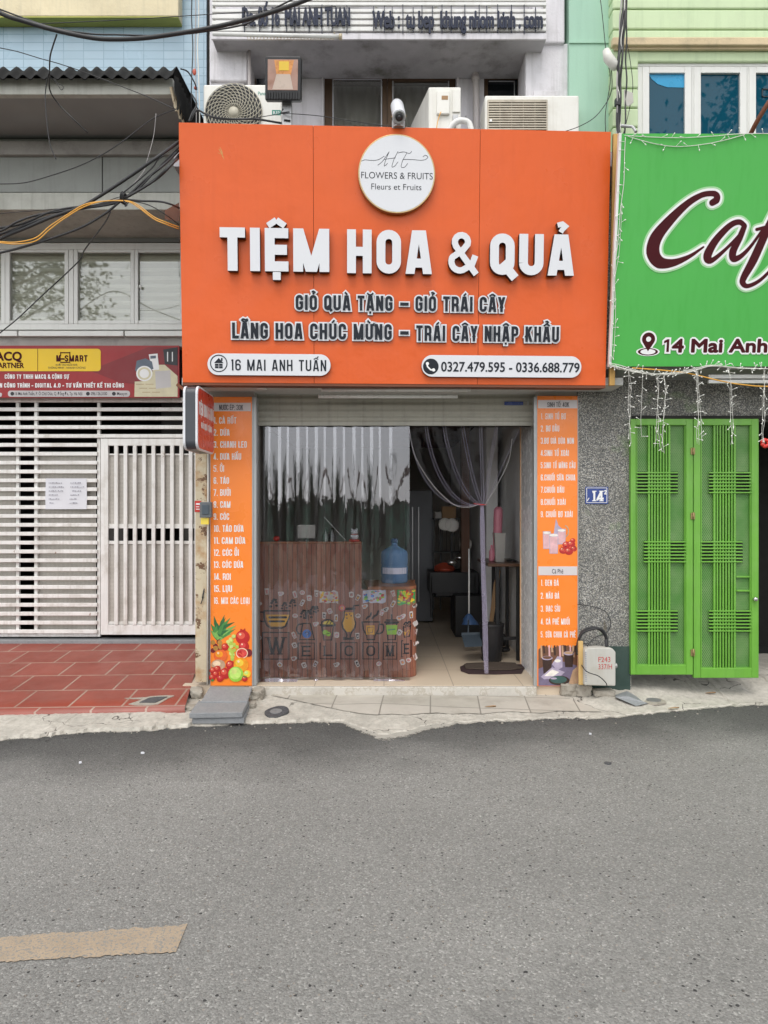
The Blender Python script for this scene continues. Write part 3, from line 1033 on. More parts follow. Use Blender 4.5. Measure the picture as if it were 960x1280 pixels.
def _pvc_clear(m):
    t = m.t
    t.nodes.remove(m.b)
    tr = m.n('BsdfTransparent'); tr.inputs[0].default_value = (.97, .96, .98, 1)
    gl = m.n('BsdfGlossy'); gl.inputs['Roughness'].default_value = .08
    df = m.n('BsdfDiffuse'); df.inputs[0].default_value = (.55, .48, .62, 1)
    lw = m.n('LayerWeight'); lw.inputs[0].default_value = .5
    s1 = m.n('MixShader'); m.l(m.math('MINIMUM', m.math('ADD', m.math('MULTIPLY', m.math('POWER', lw.outputs['Facing'], 3.0), .28), .01), .9), s1.inputs[0]); m.l(tr.outputs[0], s1.inputs[1]); m.l(gl.outputs[0], s1.inputs[2])
    s2 = m.n('MixShader'); m.l(m.math('ADD', m.math('MULTIPLY', m.math('POWER', lw.outputs['Facing'], 5.0), .18), .003), s2.inputs[0]); m.l(s1.outputs[0], s2.inputs[1]); m.l(df.outputs[0], s2.inputs[2])
    m.l(s2.outputs[0], m.out.inputs[0])


def glassmat(name, tint, refl=1.0, rough=.02, base=None):
    """window pane: see-through with mirror reflection on top"""
    m = NT(name)
    m.t.nodes.remove(m.b)
    tr = m.n('BsdfTransparent'); tr.inputs[0].default_value = (*tint, 1)
    gl = m.n('BsdfGlossy'); gl.inputs['Roughness'].default_value = rough
    fr = m.n('Fresnel'); fr.inputs['IOR'].default_value = 1.5
    s1 = m.n('MixShader'); m.l(m.math('MINIMUM', m.math('MULTIPLY', fr.outputs[0], refl), .9), s1.inputs[0]); m.l(tr.outputs[0], s1.inputs[1]); m.l(gl.outputs[0], s1.inputs[2])
    m.l(s1.outputs[0], m.out.inputs[0])
    M[name] = m.mat


def _blind(m):
    g = m.n('NewGeometry'); sx = m.n('SeparateXYZ'); m.l(g.outputs['Position'], sx.inputs[0])
    fr = m.math('FRACT', m.math('MULTIPLY', sx.outputs[2], 1 / .088))
    c = m.ramp(fr, [(0, (.66, .63, .52)), (.5, (.66, .63, .52)), (.53, (.84, .81, .70)), (.95, (.88, .85, .74)), (1, (.36, .34, .28))])
    m.color(c); m.b.inputs['Roughness'].default_value = .8


def _perf(m):
    p = m.pos()
    c = m.mix(m.ramp(m.noise(p, 5, 5), [(.3, 0), (.7, 1)]), (.52, .49, .44), (.64, .61, .56))
    g = m.n('NewGeometry'); sx = m.n('SeparateXYZ'); m.l(g.outputs['Position'], sx.inputs[0])
    a = m.math('ABSOLUTE', m.math('SINE', m.math('MULTIPLY', sx.outputs[0], PI / .014)))
    b = m.math('ABSOLUTE', m.math('SINE', m.math('MULTIPLY', sx.outputs[2], PI / .014)))
    hole = m.math('GREATER_THAN', m.math('MULTIPLY', a, b), .52)
    c = m.mix(m.math('MULTIPLY', hole, .6), c, (.06, .055, .05))
    m.color(c); m.b.inputs['Roughness'].default_value = .7


def _greenmesh(m):
    g = m.n('NewGeometry'); sx = m.n('SeparateXYZ'); m.l(g.outputs['Position'], sx.inputs[0])
    u = m.math('ADD', sx.outputs[0], m.math('MULTIPLY', sx.outputs[2], .6))
    w = m.math('SUBTRACT', sx.outputs[0], m.math('MULTIPLY', sx.outputs[2], .6))
    a = m.math('ABSOLUTE', m.math('SINE', m.math('MULTIPLY', u, PI / .017)))
    b = m.math('ABSOLUTE', m.math('SINE', m.math('MULTIPLY', w, PI / .017)))
    hole = m.math('GREATER_THAN', m.math('MULTIPLY', a, b), .40)
    c = m.mix(m.ramp(m.noise(m.pos(), 4, 5), [(.35, 0), (.7, 1)]), (.09, .27, .045), (.21, .36, .13))
    c = m.mix(m.math('MULTIPLY', hole, .72), c, (.03, .085, .02))
    m.color(c); m.b.inputs['Roughness'].default_value = .5


def _siding(m):
    pass


def _water(m):
    m.b.inputs['Base Color'].default_value = (.22, .42, .75, 1)
    m.b.inputs['Roughness'].default_value = .15
    m.b.inputs['Transmission Weight'].default_value = .55
    m.b.inputs['IOR'].default_value = 1.2


def _spill(m):
    a = m.n('Attribute', attribute_name='fade')
    n_ = m.math('ADD', m.math('MULTIPLY', m.noise(m.pos(), 16, 6, .75), .8), m.math('MULTIPLY', m.noise(m.pos(), 90, 3, .7), .45))
    k = m.math('ADD', n_, a.outputs['Fac'])
    st = m.math('SUBTRACT', k, 1.02)
    al = m.math('MINIMUM', m.math('MAXIMUM', m.math('MULTIPLY', st, 5.0), 0.0), .95)
    m.l(al, m.b.inputs['Alpha'])
    m.color(m.mix(m.noise(m.pos(), 30, 4), (.30, .285, .25), (.50, .475, .42)))
    m.b.inputs['Roughness'].default_value = .9


simple('mortar_spill', _spill)
simple('asphalt', _asphalt)
simple('pebble', _pebble)
simple('concrete', _concrete)
simple('marble', _marble)
simple('woodpanel', _woodpanel)
simple('pvc', _pvc)
simple('pvc_clear', _pvc_clear)
simple('blind', _blind)
simple('perforated', _perf)
simple('green_mesh', _greenmesh)
simple('water_blue', _water)
glassmat('pane_clear', (.95, .96, .94), 2.4)
glassmat('pane_dark', (.25, .28, .30), 3)
def _teal(m):
    m.b.inputs['Base Color'].default_value = (.004, .06, .10, 1); m.b.inputs['Roughness'].default_value = .02; m.b.inputs['IOR'].default_value = 1.42


simple('pane_teal', _teal)
brickmat('blue_tiles', (.36, .50, .60), (.42, .56, .66), (.26, .38, .47), .20, .083, .0045, off=0.0, axes=(0, 2), rough=.3, var=.25, stain=((.34, .45, .52), .4, 2))
brickmat('red_tiles', (.26, .050, .030), (.31, .062, .037), (.38, .27, .21), .42, .40, .009, off=.5, axes=(0, 1), rough=.38, var=.45, stain=((.22, .085, .06), .5, 4), rot=R(-2))
brickmat('floor_tiles', (.60, .50, .38), (.64, .53, .41), (.36, .29, .22), .6, .6, .004, off=0.0, axes=(0, 1), rough=.4, var=.0, stain=((.44, .36, .27), .2, .8), bump=.1)
brickmat('pave_tiles', (.46, .43, .37), (.54, .50, .44), (.24, .22, .19), .40, .30, .006, off=.0, axes=(0, 1), rough=.6, var=.3, stain=((.28, .25, .21), .7, 4), rot=R(4))
# ------------------------------------------------------------------ the street
mb = MB()
mb.quad((-90, -110, 0), (90, -110, 0), (90, 60, 0), (-90, 60, 0))
mb.build('road', M['asphalt'], kind='structure')

mb = MB()
L0, L1 = G(-420, 1199), G(234, 1156.5)
L2, L3 = G(220, 1191), G(-420, 1228)
n = 160
top = [L0.lerp(L1, k / n) + Vector((0, rng.uniform(-.010, .006), .004)) for k in range(n + 1)]
bot = [L3.lerp(L2, k / n) + Vector((0, rng.uniform(-.006, .006), .004)) for k in range(n + 1)]
mb.grid([bot, top])
mb.build('road_marking', M['yellow_line'], kind='structure')

mb = MB(); mb.quad((-90, -110, .05), (90, -110, .05), (90, -8.6, .05), (-90, -8.6, .05)); mb.quad((-90, -8.6, -.05), (90, -8.6, -.05), (90, -8.6, .05), (-90, -8.6, .05))
mb.build('added_dark_verge', mat('dark_verge_grass', (.055, .065, .035), .95, var=.3, vs=4, bump=.4, bs=30), kind='structure')  # unseen verge added to darken what the strip curtain mirrors

# pavement apron: broken front edge on the asphalt, rising to the house fronts
edge_px = [(-420, 953), (-200, 941), (0, 925), (50, 921), (100, 916), (150, 914), (200, 911), (250, 907), (300, 905), (360, 903), (410, 901), (430, 902), (447, 908), (462, 915), (478, 919), (492, 918),
           (508, 914), (525, 909), (545, 905), (570, 903), (600, 902), (635, 900), (670, 899), (700, 898), (740, 897), (780, 895), (820, 891), (860, 886), (900, 883), (960, 880), (1100, 872), (1400, 858)]
fine = []
for (a, b) in zip(edge_px[:-1], edge_px[1:]):
    k = max(2, int((b[0] - a[0]) / 5))
    for i in range(k):
        t = i / k
        fine.append((lerp(a[0], b[0], t), lerp(a[1], b[1], t) + rng.uniform(-1.3, 1.3)))
fine.append(edge_px[-1])


def sstep(a, b, x):
    t = max(0, min(1, (x - a) / (b - a)))
    return t * t * (3 - 2 * t)


def pave_z(x, y, yf):
    """height of the apron at a place"""
    back = lerp(.045, .115, sstep(1.62, 1.95, x))
    if x < -1.75: back = .05
    ln = .36 if x < -1.75 else .62
    f0 = lerp(.026, .012, sstep(-1.4, .3, x))
    return f0 + (back - f0) * sstep(0, 1, min(1, (y - yf) / ln))


rows = []
for ti in range(13):
    t = (ti / 12) ** 1.6
    row = []
    for (px, py) in fine:
        g = G(px, py, 0)
        y = lerp(g.y, 1.4, t)
        row.append((g.x, y, pave_z(g.x, y, g.y) + (rng.uniform(-.003, .003) if ti else 0)))
    rows.append(row)
rows.insert(0, [(p[0], p[1] - .012 - rng.uniform(0, .012), -.004) for p in rows[0]])
mb = MB(); mb.grid(rows, smooth=False)
mb.build('pavement', M['concrete'], kind='structure')


def edge_y(x):
    """front edge of the apron (world y) at world x"""
    best = None
    for (a, b) in zip(fine[:-1], fine[1:]):
        p, q = G(*a), G(*b)
        if p.x <= x <= q.x and q.x > p.x:
            return lerp(p.y, q.y, (x - p.x) / (q.x - p.x))
    return -.7


# cement dust and spilt mortar feathering out over the asphalt
mb = MB()
rows = []
for j in range(6):
    t = j / 5
    row = []
    for (px, py) in fine[::2]:
        g = G(px, py, 0)
        w = .10 + .16 * math.exp(-((px - 500) / 70.0) ** 2)
        row.append((g.x, g.y + .03 - (w + .03) * t, .0045 + .0002 * t))
    rows.append(row)
mb.grid(rows)
sk = mb.build('mortar_spill', M['mortar_spill'], kind='stuff', recalc=False)
ca_ = sk.data.color_attributes.new('fade', 'FLOAT_COLOR', 'POINT')
nf = len(rows[0])
for i in range(len(sk.data.vertices)):
    f = 1 - (i // nf) / 5
    ca_.data[i].color = (f, f, f, 1)

# grit and crumbs gathered along the broken edge
mb = MB()
for k in range(260):
    (px, py) = fine[rng.randrange(len(fine))]
    g = G(px + rng.uniform(-4, 4), py + abs(rng.gauss(0, 3.5)) + .5, 0)
    r = rng.uniform(.003, .009)
    mb.ball(g + Vector((0, 0, r * .3)), r, 5, 3, m=rng.randrange(3), sc=(rng.uniform(.7, 1.4), rng.uniform(.7, 1.4), .7))
mb.build('grit', [M['rubble'], M['asphalt'], M['iron']], kind='stuff')

# pale marble-look paving laid before the shop step
def ground_pt(px, py, dz):
    g = G(px, py, .03)
    z = .03
    for _ in range(6):
        g = G(px, py, z)
        z = pave_z(g.x, g.y, edge_y(g.x)) + dz
    return Vector((g.x, g.y, z))


mb = MB()
rows = []
for j in range(6):
    v = j / 5
    row = []
    for i in range(17):
        u = i / 16
        xa, xb = lerp(448, 452, u), 0
        px = lerp(lerp(452, 338, v), lerp(752, 705, v), u)
        py = lerp(lerp(893, 868.5, v) + 0, lerp(889, 870, v), u) + (rng.uniform(-1.5, 1.5) if j == 0 else 0)
        row.append(ground_pt(px, py, .006))
    rows.append(row)
mb.grid(rows)
mb.build('paving_tiles', M['pave_tiles'], kind='structure')

# ------------------------------------------------------------------ red tiled forecourt of the left house (a ramp)
FY0, FY1 = -.72, 1.62
fl, fz0, fz1 = -5.2, .052, .245


def fz(y):
    return lerp(fz0, fz1, (y - FY0) / (FY1 - FY0))


mb = MB()
x1 = X(243, -.05)
front_l, front_r = G(-420, 903, fz0), G(231, 888, fz0)
back = P(252, 800, FY1)
xs = [lerp(fl, front_r.x, k / 24) for k in range(25)]
rows = []
for j in range(9):
    t = j / 8
    row = []
    for k in range(25):
        u = k / 24
        yf = lerp(lerp(front_l.y, front_r.y, u), FY1, t)
        xx = lerp(fl, lerp(front_r.x, -1.75, min(1, t * 2.2)), u)
        row.append((xx, yf, fz(yf) + .004))
    rows.append(row)
mb.grid(rows)
lo = [(p[0], p[1] + .001, .0) for p in rows[0]]
mb.grid([lo, rows[0]])
mb.build('tiled_forecourt', M['red_tiles'], kind='structure')

# broken tile with a dark asphalt filling
c0 = G(190, 876, .085)
mb = MB()
fr = Plane((c0.x, c0.y, fz(c0.y) + .002), (1, 0, .0), (0, 1, .088))
out = [(-.20, -.10), (-.12, -.125), (.02, -.125), (.10, -.10), (.12, -.04), (.15, .05), (.19, .115), (.10, .125), (.02, .11), (-.05, .10), (-.09, .07), (-.17, .06), (-.30, .052), (-.19, .03), (-.11, .03), (-.14, -.03)]
mb.prism(fr, [(a * .8, b * .9) for a, b in out], .0, .007, 0)
inn = [(-.10, -.07), (.06, -.075), (.09, -.02), (.13, .07), (.02, .07), (-.05, .04)]
mb.prism(fr, [(a * .8, b * .9) for a, b in inn], .0, .012, 1)
tag(mb.build('asphalt_patch', [M['rubble'], M['iron']]), 'broken floor tile hole filled with dark asphalt near the front edge of the red forecourt', 'patch')

# the dark sill the gate closes on
mb = MB()
mb.box(-5.2, X(250, 1.42), 1.36, 1.56, .20, .262)
mb.build('gate_sill', M['stone_slab'], kind='structure', bevel=.006)

# shop floor with its marble front step
XL, XR = X(314, 0) , X(667, 0)
mb = MB()
mb.box(-1.74, 1.98, .012, 6.6, .02, .123)
mb.build('shop_floor', M['floor_tiles'], kind='structure')
mb = MB()
mb.box(XL - .02, XR + .02, -.035, .010, .0, .119)
mb.build('shop_step', M['marble'], kind='structure', bevel=.006)
# ------------------------------------------------------------------ left neighbour: blue tiled house over a gated forecourt
HX0 = -5.4
YW = .95                                   # upper wall
lh = thing('blue_tiled_house', (-3.4, 1.2, 0), 'pale blue tiled house with a black corrugated awning, left of the orange sign', 'house')
xr = X(258, YW)
mb = MB(); mb.box(HX0, xr, YW, YW + .2, 4.62, 9.0); mb.build('tiled_wall', M['blue_tiles'], lh)
mb = MB(); mb.box(xr + .002, xr + .035, YW + .03, YW + .3, 3.0, 9.0); mb.build('joint_strip', M['dark_room'], lh)
# cream balcony front
a, b = P(-300, 20, YW - .14), P(223, -80, YW - .14)
mb = MB(); mb.box(HX0, b.x, YW - .14, YW - .002, a.z, b.z); mb.build('cream_balcony', M['cream'], lh, bevel=.008)
mb = MB(); mb.box(HX0, b.x - .004, YW - .137, YW - .003, a.z - .012, a.z - .001); mb.build('balcony_underside', M['olive'], lh)

# awning
aw_y0 = -.12
ax1 = X(216, aw_y0)
mb = MB()
wl, am = .115, .016
prof = []
x = ax1
while x > HX0:
    prof.append((x, am * math.cos(2 * PI * (ax1 - x) / wl))); x -= wl / 8
zt, zb = Z(84, -.02), Z(97, aw_y0)
rows = []
for (y, z) in ((.95, zt + .05), (.10, zt + .01), (0.0, zt), (-.06, (zt + zb) / 2 + .012), (aw_y0, zb + .006)):
    rows.append([(x, y - d * .35, z + d) for x, d in prof])
mb.grid(rows)
rows2 = [[(x, y + .004, z - .006) for x, y, z in r] for r in rows]
mb.grid(rows2)
aw = mb.build('awning', M['black_sheet'], lh, recalc=False)
mb = MB()
# folded end sheet closing the right side
zz0 = zb - .24
for i in range(9):
    y = lerp(aw_y0, .55, i / 9); y2 = lerp(aw_y0, .55, (i + 1) / 9)
    mb.add([(ax1 + .012, y, zb + .02), (ax1 + .04, (y + y2) / 2, zb + .02), (ax1 + .04, (y + y2) / 2, zz0), (ax1 + .012, y, zz0 + .16 - .16 * i / 9)], [(0, 1, 2, 3)])
    mb.add([(ax1 + .04, (y + y2) / 2, zb + .02), (ax1 + .012, y2, zb + .02), (ax1 + .012, y2, zz0), (ax1 + .04, (y + y2) / 2, zz0)], [(0, 1, 2, 3)])
mb.build('end_sheet', M['black_sheet'], aw)
mb = MB()
for k in range(5):
    mb.beam((ax1 - .03, aw_y0 + .12 * k + .05, zb - .05), (ax1 + .0, aw_y0 + .12 * k + .11, zz0 + .02), .02, .02)
mb.build('bracket', M['rust_post'], aw)
yf = -.03
mb = MB(); mb.box(HX0, X(216, yf), yf, yf + .06, Z(118, yf), Z(97.5, yf)); mb.build('fascia', M['light_fascia'], lh, bevel=.004)
mb = MB(); mb.box(HX0, X(218, yf), yf + .062, YW - .002, Z(118, yf) + .03, Z(118, yf) + .07); mb.build('soffit', M['soffit'], lh)

# wall bands between awning and window
yp = .70
wx = X(236, yp)
mb = MB(); mb.box(HX0, wx, yp, yp + .25, Z(240, yp), Z(174, yp)); mb.build('grey_panel', M['grey_panel'], lh)
mb = MB(); mb.box(X(128, yp) - .004, X(128, yp) + .004, yp - .004, yp, Z(240, yp), Z(193, yp - .03)); mb.build('panel_joint', M['dark_room'], lh)
mb = MB(); mb.box(HX0, wx, yp - .05, yp + .0, Z(193, yp - .05), Z(176, yp - .05)); mb.build('plaster_beam', M['dirty_beam'], lh, bevel=.006)
mb = MB(); mb.box(HX0, wx, yp - .04, yp + .7, Z(262, yp - .04), Z(240.5, yp - .04)); mb.build('window_hood', M['light_fascia'], lh, bevel=.006)
# window wall
yw = 1.36
mb = MB()
mb.box(HX0, X(250, yw), yw - .01, yw + .15, Z(303, yw), Z(255, yw)); mb.build('lintel', M['soffit'], lh)
mb = MB(); mb.box(HX0, X(250, yw), yw + .02, yw + .2, Z(432, yw), Z(412.5, yw)); mb.build('sill_band', M['light_fascia'], lh)
mb = MB()
for xa, xb in ((-400, 21), (23, 154), (156, 245)):
    mb.pbox(xa, xb, 413.5, 420, yw - .06, .075)
mb.build('window_ledge', M['alu_white'], lh, bevel=.003)
mb = MB(); mb.pbox(-500, 245, 420.5, 433, yw - .01, .03); mb.build('beige_strip', M['dirty_beam'], lh)

# sliding windows with blinds, three sashes in view
wz0, wz1 = Z(411.5, yw - .03), Z(304, yw - .03)
win = None
frame = MB()
yfr = yw - .04
for (p0, p1, q0, q1) in ((-400, 240, 303.5, 311.5), (-400, 240, 405, 412)):
    frame.pbox(p0, p1, q0, q1, yfr, .07)
for (p0, p1) in ((-82, -66), (1, 6), (6.4, 12), (80.5, 85.4), (86, 91.5), (92, 97), (163, 167.5), (168, 172.5), (225, 232)):
    frame.pbox(p0, p1, 311.7, 404.8, yfr + (.012 if int(p0) % 2 else 0), .05)
for (p0, p1) in ((-66, 1), (12, 80.5), (97, 163), (172.5, 225)):
    frame.pbox(p0 + .05, p1 - .05, 311.7, 315.6, yfr + .01, .05)
    frame.pbox(p0 + .05, p1 - .05, 400.5, 404.8, yfr + .01, .05)
win = frame.build('window', M['alu_white'], lh, bevel=.003)
for (p0, p1) in ((-66, 1), (12, 80.5), (97, 163), (172.5, 225)):
    mb = MB(); mb.pbox(p0, p1, 315, 401, yfr + .03, .005); mb.build('pane', M['pane_clear'], win)
    mb = MB()
    rows = []
    for k in range(46):
        y = yfr + .09 + .004 * math.sin(k * 1.9)
        rows.append([P(p0 - 2, lerp(312, 404, k / 45), y), P(p1 + 2, lerp(312, 404, k / 45), y)])
    mb.grid(rows); mb.build('blind', M['blind'], win)
mb = MB(); mb.ball(P(175.5, 358, yfr - .004), .017, sc=(1, .5, 1)); mb.build('latch', M['alu_white'], win)
mb = MB(); mb.pbox(-400, 240, 300, 412, yfr + .16, .02); mb.build('room_wall', M['dark_room'], lh)

# dark carport behind the gate
gy = 1.45
mb = MB()
mb.box(HX0, -1.78, 4.2, 4.3, 0, 3.2)
mb.box(HX0, -1.78, 1.62, 4.2, 3.0, 3.1)
mb.box(-1.90, -1.78, 1.6, 4.2, .2, 3.0)
mb.box(HX0 - .1, HX0, 1.3, 4.2, 0, 9)
mb.box(HX0, -1.9, 1.62, 4.2, .16, .18)
mb.box(-2.42, -1.60, 1.565, 1.60, 2.0, 4.9)
mb.build('carport_wall', M['dark_room'], lh)

# red banner over the gate
yb = 1.30
bs = thing('banner_sign', P(110, 497, yb), 'red and yellow company banner sign over the white slatted gate', 'sign')
B = front(yb)
mb = MB(); mb.pbox(-330, 224, 432, 497, yb + .002, .03); mb.build('banner_face', [M['red_banner']], bs)
mb = MB()
mb.sheet(B, [B.ab(*p) for p in ((112, 463), (150, 478), (222, 484), (222, 434), (185, 434))][::-1], .0006)
mb.build('red_shape', M['red_banner_dark'], bs)
mb = MB()
p0, p1 = B.ab(-140, 464), B.ab(126, 436)
mb.prism(B, rrect(p0[0], p1[0], p0[1], p1[1], .035), -.001, .0022)
yl = mb.build('yellow_label', M['banner_yellow'], bs)
mb = MB()
mb.fbox(B, B.ab(47, 0)[0], B.ab(47.6, 0)[0], p0[1], p1[1], .002, .0032)
font_text(mb, B, 'MACQ', (-16, 27, 440, 450.5), .003, .0036, bold=.005)
font_text(mb, B, 'PARTNER', (-6, 30, 453.5, 460), .003, .0036, bold=.0025)
sign_text(mb, B, 'M', (70.5, 76, 444, 452), .24, c0=.003, c1=.0036)
sign_text(mb, B, 'SMART', (81, 109.5, 444, 452), .24, .12, c0=.003, c1=.0036)
for k in (0, 1):
    q = [B.ab(*p) for p in (((75.5, 441), (88, 441)) if k == 0 else ((75.5, 453), (88, 453)))]
    mb.fbox(B, q[0][0], q[1][0], q[0][1] - .006, q[1][1] + .006, .003, .0036)
for xx in (76, 87.5):
    mb.fbox(B, B.ab(xx, 0)[0] - .005, B.ab(xx, 0)[0] + .005, B.ab(0, 445 if xx == 76 else 444)[1], B.ab(0, 440)[1], .003, .0036)
sign_text(mb, B, '-', (76, 81, 445, 451.5), .3, c0=.003, c1=.0036)
mb.build('lettering', M['maroon'], yl)
mb = MB()
font_text(mb, B, 'KHỞI TẠO NGÔI NHÀ', (70, 97, 454.8, 457.4), .003, .0036)
mb.build('small_lettering', M['print_black'], yl)
mb = MB()
font_text(mb, B, 'THÔNG MINH - NHANH CHÓNG', (60, 107, 458.5, 461), .003, .0036)
mb.build('small_lettering', M['print_black'], yl)
mb = MB()
sign_text(mb, B, 'CÔNG TY TNHH MACQ & CỘNG SỰ', (6, 86, 468, 473.5), .2, .13, .3, c0=.001, c1=.0016)
sign_text(mb, B, 'ỊCH VỤ CƠ ĐIỆN CÔNG TRÌNH - DIGITAL 4.0 - TƯ VẤN THIẾT KẾ THI CÔNG', (-38, 155, 479, 484.5), .2, .13, .3, c0=.001, c1=.0016)
mb.build('white_lettering', M['print_white'], bs)
mb = MB()
p0, p1 = B.ab(10, 496), B.ab(162.5, 488.3)
mb.prism(B, rrect(p0[0], p1[0], p0[1], p1[1], .028), -.001, .0022)
p0, p1 = B.ab(-60, 496), B.ab(2.5, 491)
mb.prism(B, rrect(p0[0], p1[0], p0[1], p1[1], .015), -.001, .0022)
gl = mb.build('address_strip', M['banner_grey'], bs)
mb = MB()
font_text(mb, B, '16 Mai Anh Tuấn, P. Ô Chợ Dừa, Q. Đống Đa, Tp. Hà Nội', (19, 103, 490, 494), .003, .0036, offset=.02)
mb.build('address_lettering', M['print_black'], gl)
mb = MB()
font_text(mb, B, '096.126.3100', (114, 134, 490, 494), .003, .0036, offset=.015)
mb.build('address_lettering', M['print_black'], gl)
mb = MB()
font_text(mb, B, 'Macq.vn', (146.5, 159, 490, 494), .003, .0036, offset=.015)
mb.build('address_lettering', M['print_black'], gl)
for cx in (15.5, 110, 142.5):
    mb = MB(); q = B.ab(cx, 492.2); mb.prism(B, circle(q[0], q[1], .02, n=16), .002, .0034); mb.build('contact_icon', M['print_black'], gl)
# printed electrical goods
mb = MB()
def pp(m_, c, *pts): mb.prism(B, [B.ab(*p) for p in pts], -.001, c, m_)
pp(0, .0018, (168.5, 477), (179, 476.5), (179, 466), (190, 465.5), (195, 456), (206, 456), (222, 470), (222, 496), (168, 496))
pp(4, .0024, (194, 464), (213, 463), (214, 484), (195, 486))
pp(1, .0030, (169, 463), (171, 451), (182, 448), (190, 452), (192, 461), (184, 465), (172, 466))
pp(2, .0026, (186, 443), (197, 442), (199, 462), (190, 463))
pp(1, .0034, (188, 445), (195, 444.5), (195, 448), (188, 448.5))
pp(3, .0030, (204, 437), (222, 434), (222, 457), (206, 455))
for k in range(5): pp(2, .0034, (206 + k * 3, 440), (207.2 + k * 3, 440), (207.2 + k * 3, 452), (206 + k * 3, 452)) if k % 2 else None
for r_, mm, cc in ((.085, 2, .0034), (.07, 0, .0038), (.05, 2, .0042)):
    q = B.ab(180.5, 467); mb.prism(B, circle(q[0], q[1], r_, r_ * .95, 24), .001, cc, mm)
for k in range(6): pp(5, .0022, (170 + k * 4, 480 + (k % 3) * 5), (180 + k * 4, 480 + (k % 3) * 5), (180 + k * 4, 480.6 + (k % 3) * 5), (170 + k * 4, 480.6 + (k % 3) * 5))
mb.build('printed_picture', [M['banner_cream'], M['banner_blue'], M['print_white'], M['print_black'], M['banner_grey'], M['carton']], bs)

# ------------------------------------------------------------------ slatted gate
gt = thing('slatted_gate', (X(60, gy), gy, .25), 'off white metal gate of horizontal slats with a barred door leaf under the red banner', 'gate')
mb = MB()
pitch = 11.12
ys = [500.5 + pitch * k for k in range(27)]
for i, yy in enumerate(ys):
    x1 = 246 if yy < 546 else 121.2
    mb.pbox(-330, x1, yy - 2.4 - (1.2 if i == 0 else 0), yy + 2.3, gy - .03, .03)
mb.build('slats', M['gate_paint'], gt, bevel=.004)
mb = MB()
for (a, b, t_, bo) in ((19.6, 23.8, 503, 793), (42.6, 46.8, 503, 793), (121.3, 125, 503, 796), (-62, -58, 503, 793), (-130, -126, 503, 793), (228, 231, 503, 546)):
    mb.pbox(a, b, t_, bo, gy + .002, .035)
mb.pbox(-330, 121, 791, 796, gy + .002, .035)
mb.build('gate_frame', M['gate_paint'], gt, bevel=.004)
mb = MB()
for (a, b) in ((-330, -63), (-57, 19.4), (47, 120)):
    mb.pbox(a, b, 569, 790, gy + .045, .004)
mb.build('perforated_panel', M['perforated'], gt)
# door leaf
mb = MB()
mb.pbox(125.6, 135, 548, 793.5, gy - .02, .045)
mb.pbox(135, 250, 548, 557, gy - .019, .043)
mb.pbox(135, 250, 781, 793.5, gy - .019, .043)
mb.pbox(243, 252, 557, 781, gy - .018, .043)
dl = mb.build('door_leaf', M['gate_paint'], gt, bevel=.004)
mb = MB()
for k in range(9):
    x0 = 142.6 + 11.65 * k
    mb.pbox(x0, x0 + 4.6, 557, 781, gy - .028, .03)
mb.build('door_bars', M['gate_paint'], dl, bevel=.003)
mb = MB()
for (t_, bo) in ((655, 660.5), (676, 680)):
    mb.pbox(135, 243, t_, bo, gy + .004, .012)
mb.pbox(135, 243, 567, 569, gy + .004, .012); mb.pbox(135, 243, 777, 780, gy + .004, .012)
mb.build('cross_rail', M['gate_paint'], dl, bevel=.002)
mb = MB()
mb.pbox(135, 243, 569, 655, gy + .02, .004); mb.pbox(135, 243, 680, 778, gy + .02, .004)
mb.build('perforated_panel', M['perforated'], dl)
mb = MB(); mb.pbox(136, 153.6, 661, 675, gy - .0, .03); mb.pbox(229, 243, 661, 675, gy, .03)
mb.build('lock_plate', M['dark_room'], dl)

# paper notice taped to the slats
nt = MB(); NP = front(gy - .035)
a0, b0 = NP.ab(57, 636.5); a1, b1 = NP.ab(108.5, 598)
rows = []
for j in range(6):
    rows.append([NP.pt(lerp(a0, a1, i / 8), lerp(b0, b1, j / 5), .002 + .004 * math.sin(i * 1.1 + j)) for i in range(9)])
nt.grid(rows)
no = nt.build('paper_notice', M['paper'], label='white paper notice with faint handwriting taped to the gate slats', cat='notice')
mb = MB()
for j, (l0, l1, r0, r1) in enumerate(((61, 76, 88, 100), (61, 80, 88, 104), (61, 78, 90, 102), (61, 72, 88, 99), (61, 74, 87, 96), (62, 66, 87, 95))):
    yy = 604 + j * 5
    for (q0, q1) in ((l0, l1), (r0, r1)):
        x = q0
        while x < q1:
            w = rng.uniform(.7, 1.6)
            mb.pbox(x, x + w, yy - rng.uniform(.4, 1.3), yy + .3, gy - .046, .001)
            x += w + rng.uniform(.5, 1.0)
mb.build('handwriting', M['ink'], no)

# rusty post at the corner of the forecourt
py_ = -.03
mb = MB()
mb.pbox(244, 258.5, 556, 853, py_, .09)
post = mb.build('rusty_post', M['rust_post'], label='rusty cream painted steel post between the red forecourt and the menu board', cat='post', bevel=.006)
mb = MB(); mb.pbox(243.5, 251.5, 626, 640, py_ - .004, .003); st_ = mb.build('warning_sticker', M['red'], post)
mb = MB(); mb.pbox(245, 250, 629, 631, py_ - .0055, .001); mb.pbox(245, 249, 633, 634, py_ - .0055, .001); mb.pbox(245, 250, 636, 637, py_ - .0055, .001); mb.build('sticker_print', M['print_white'], st_)
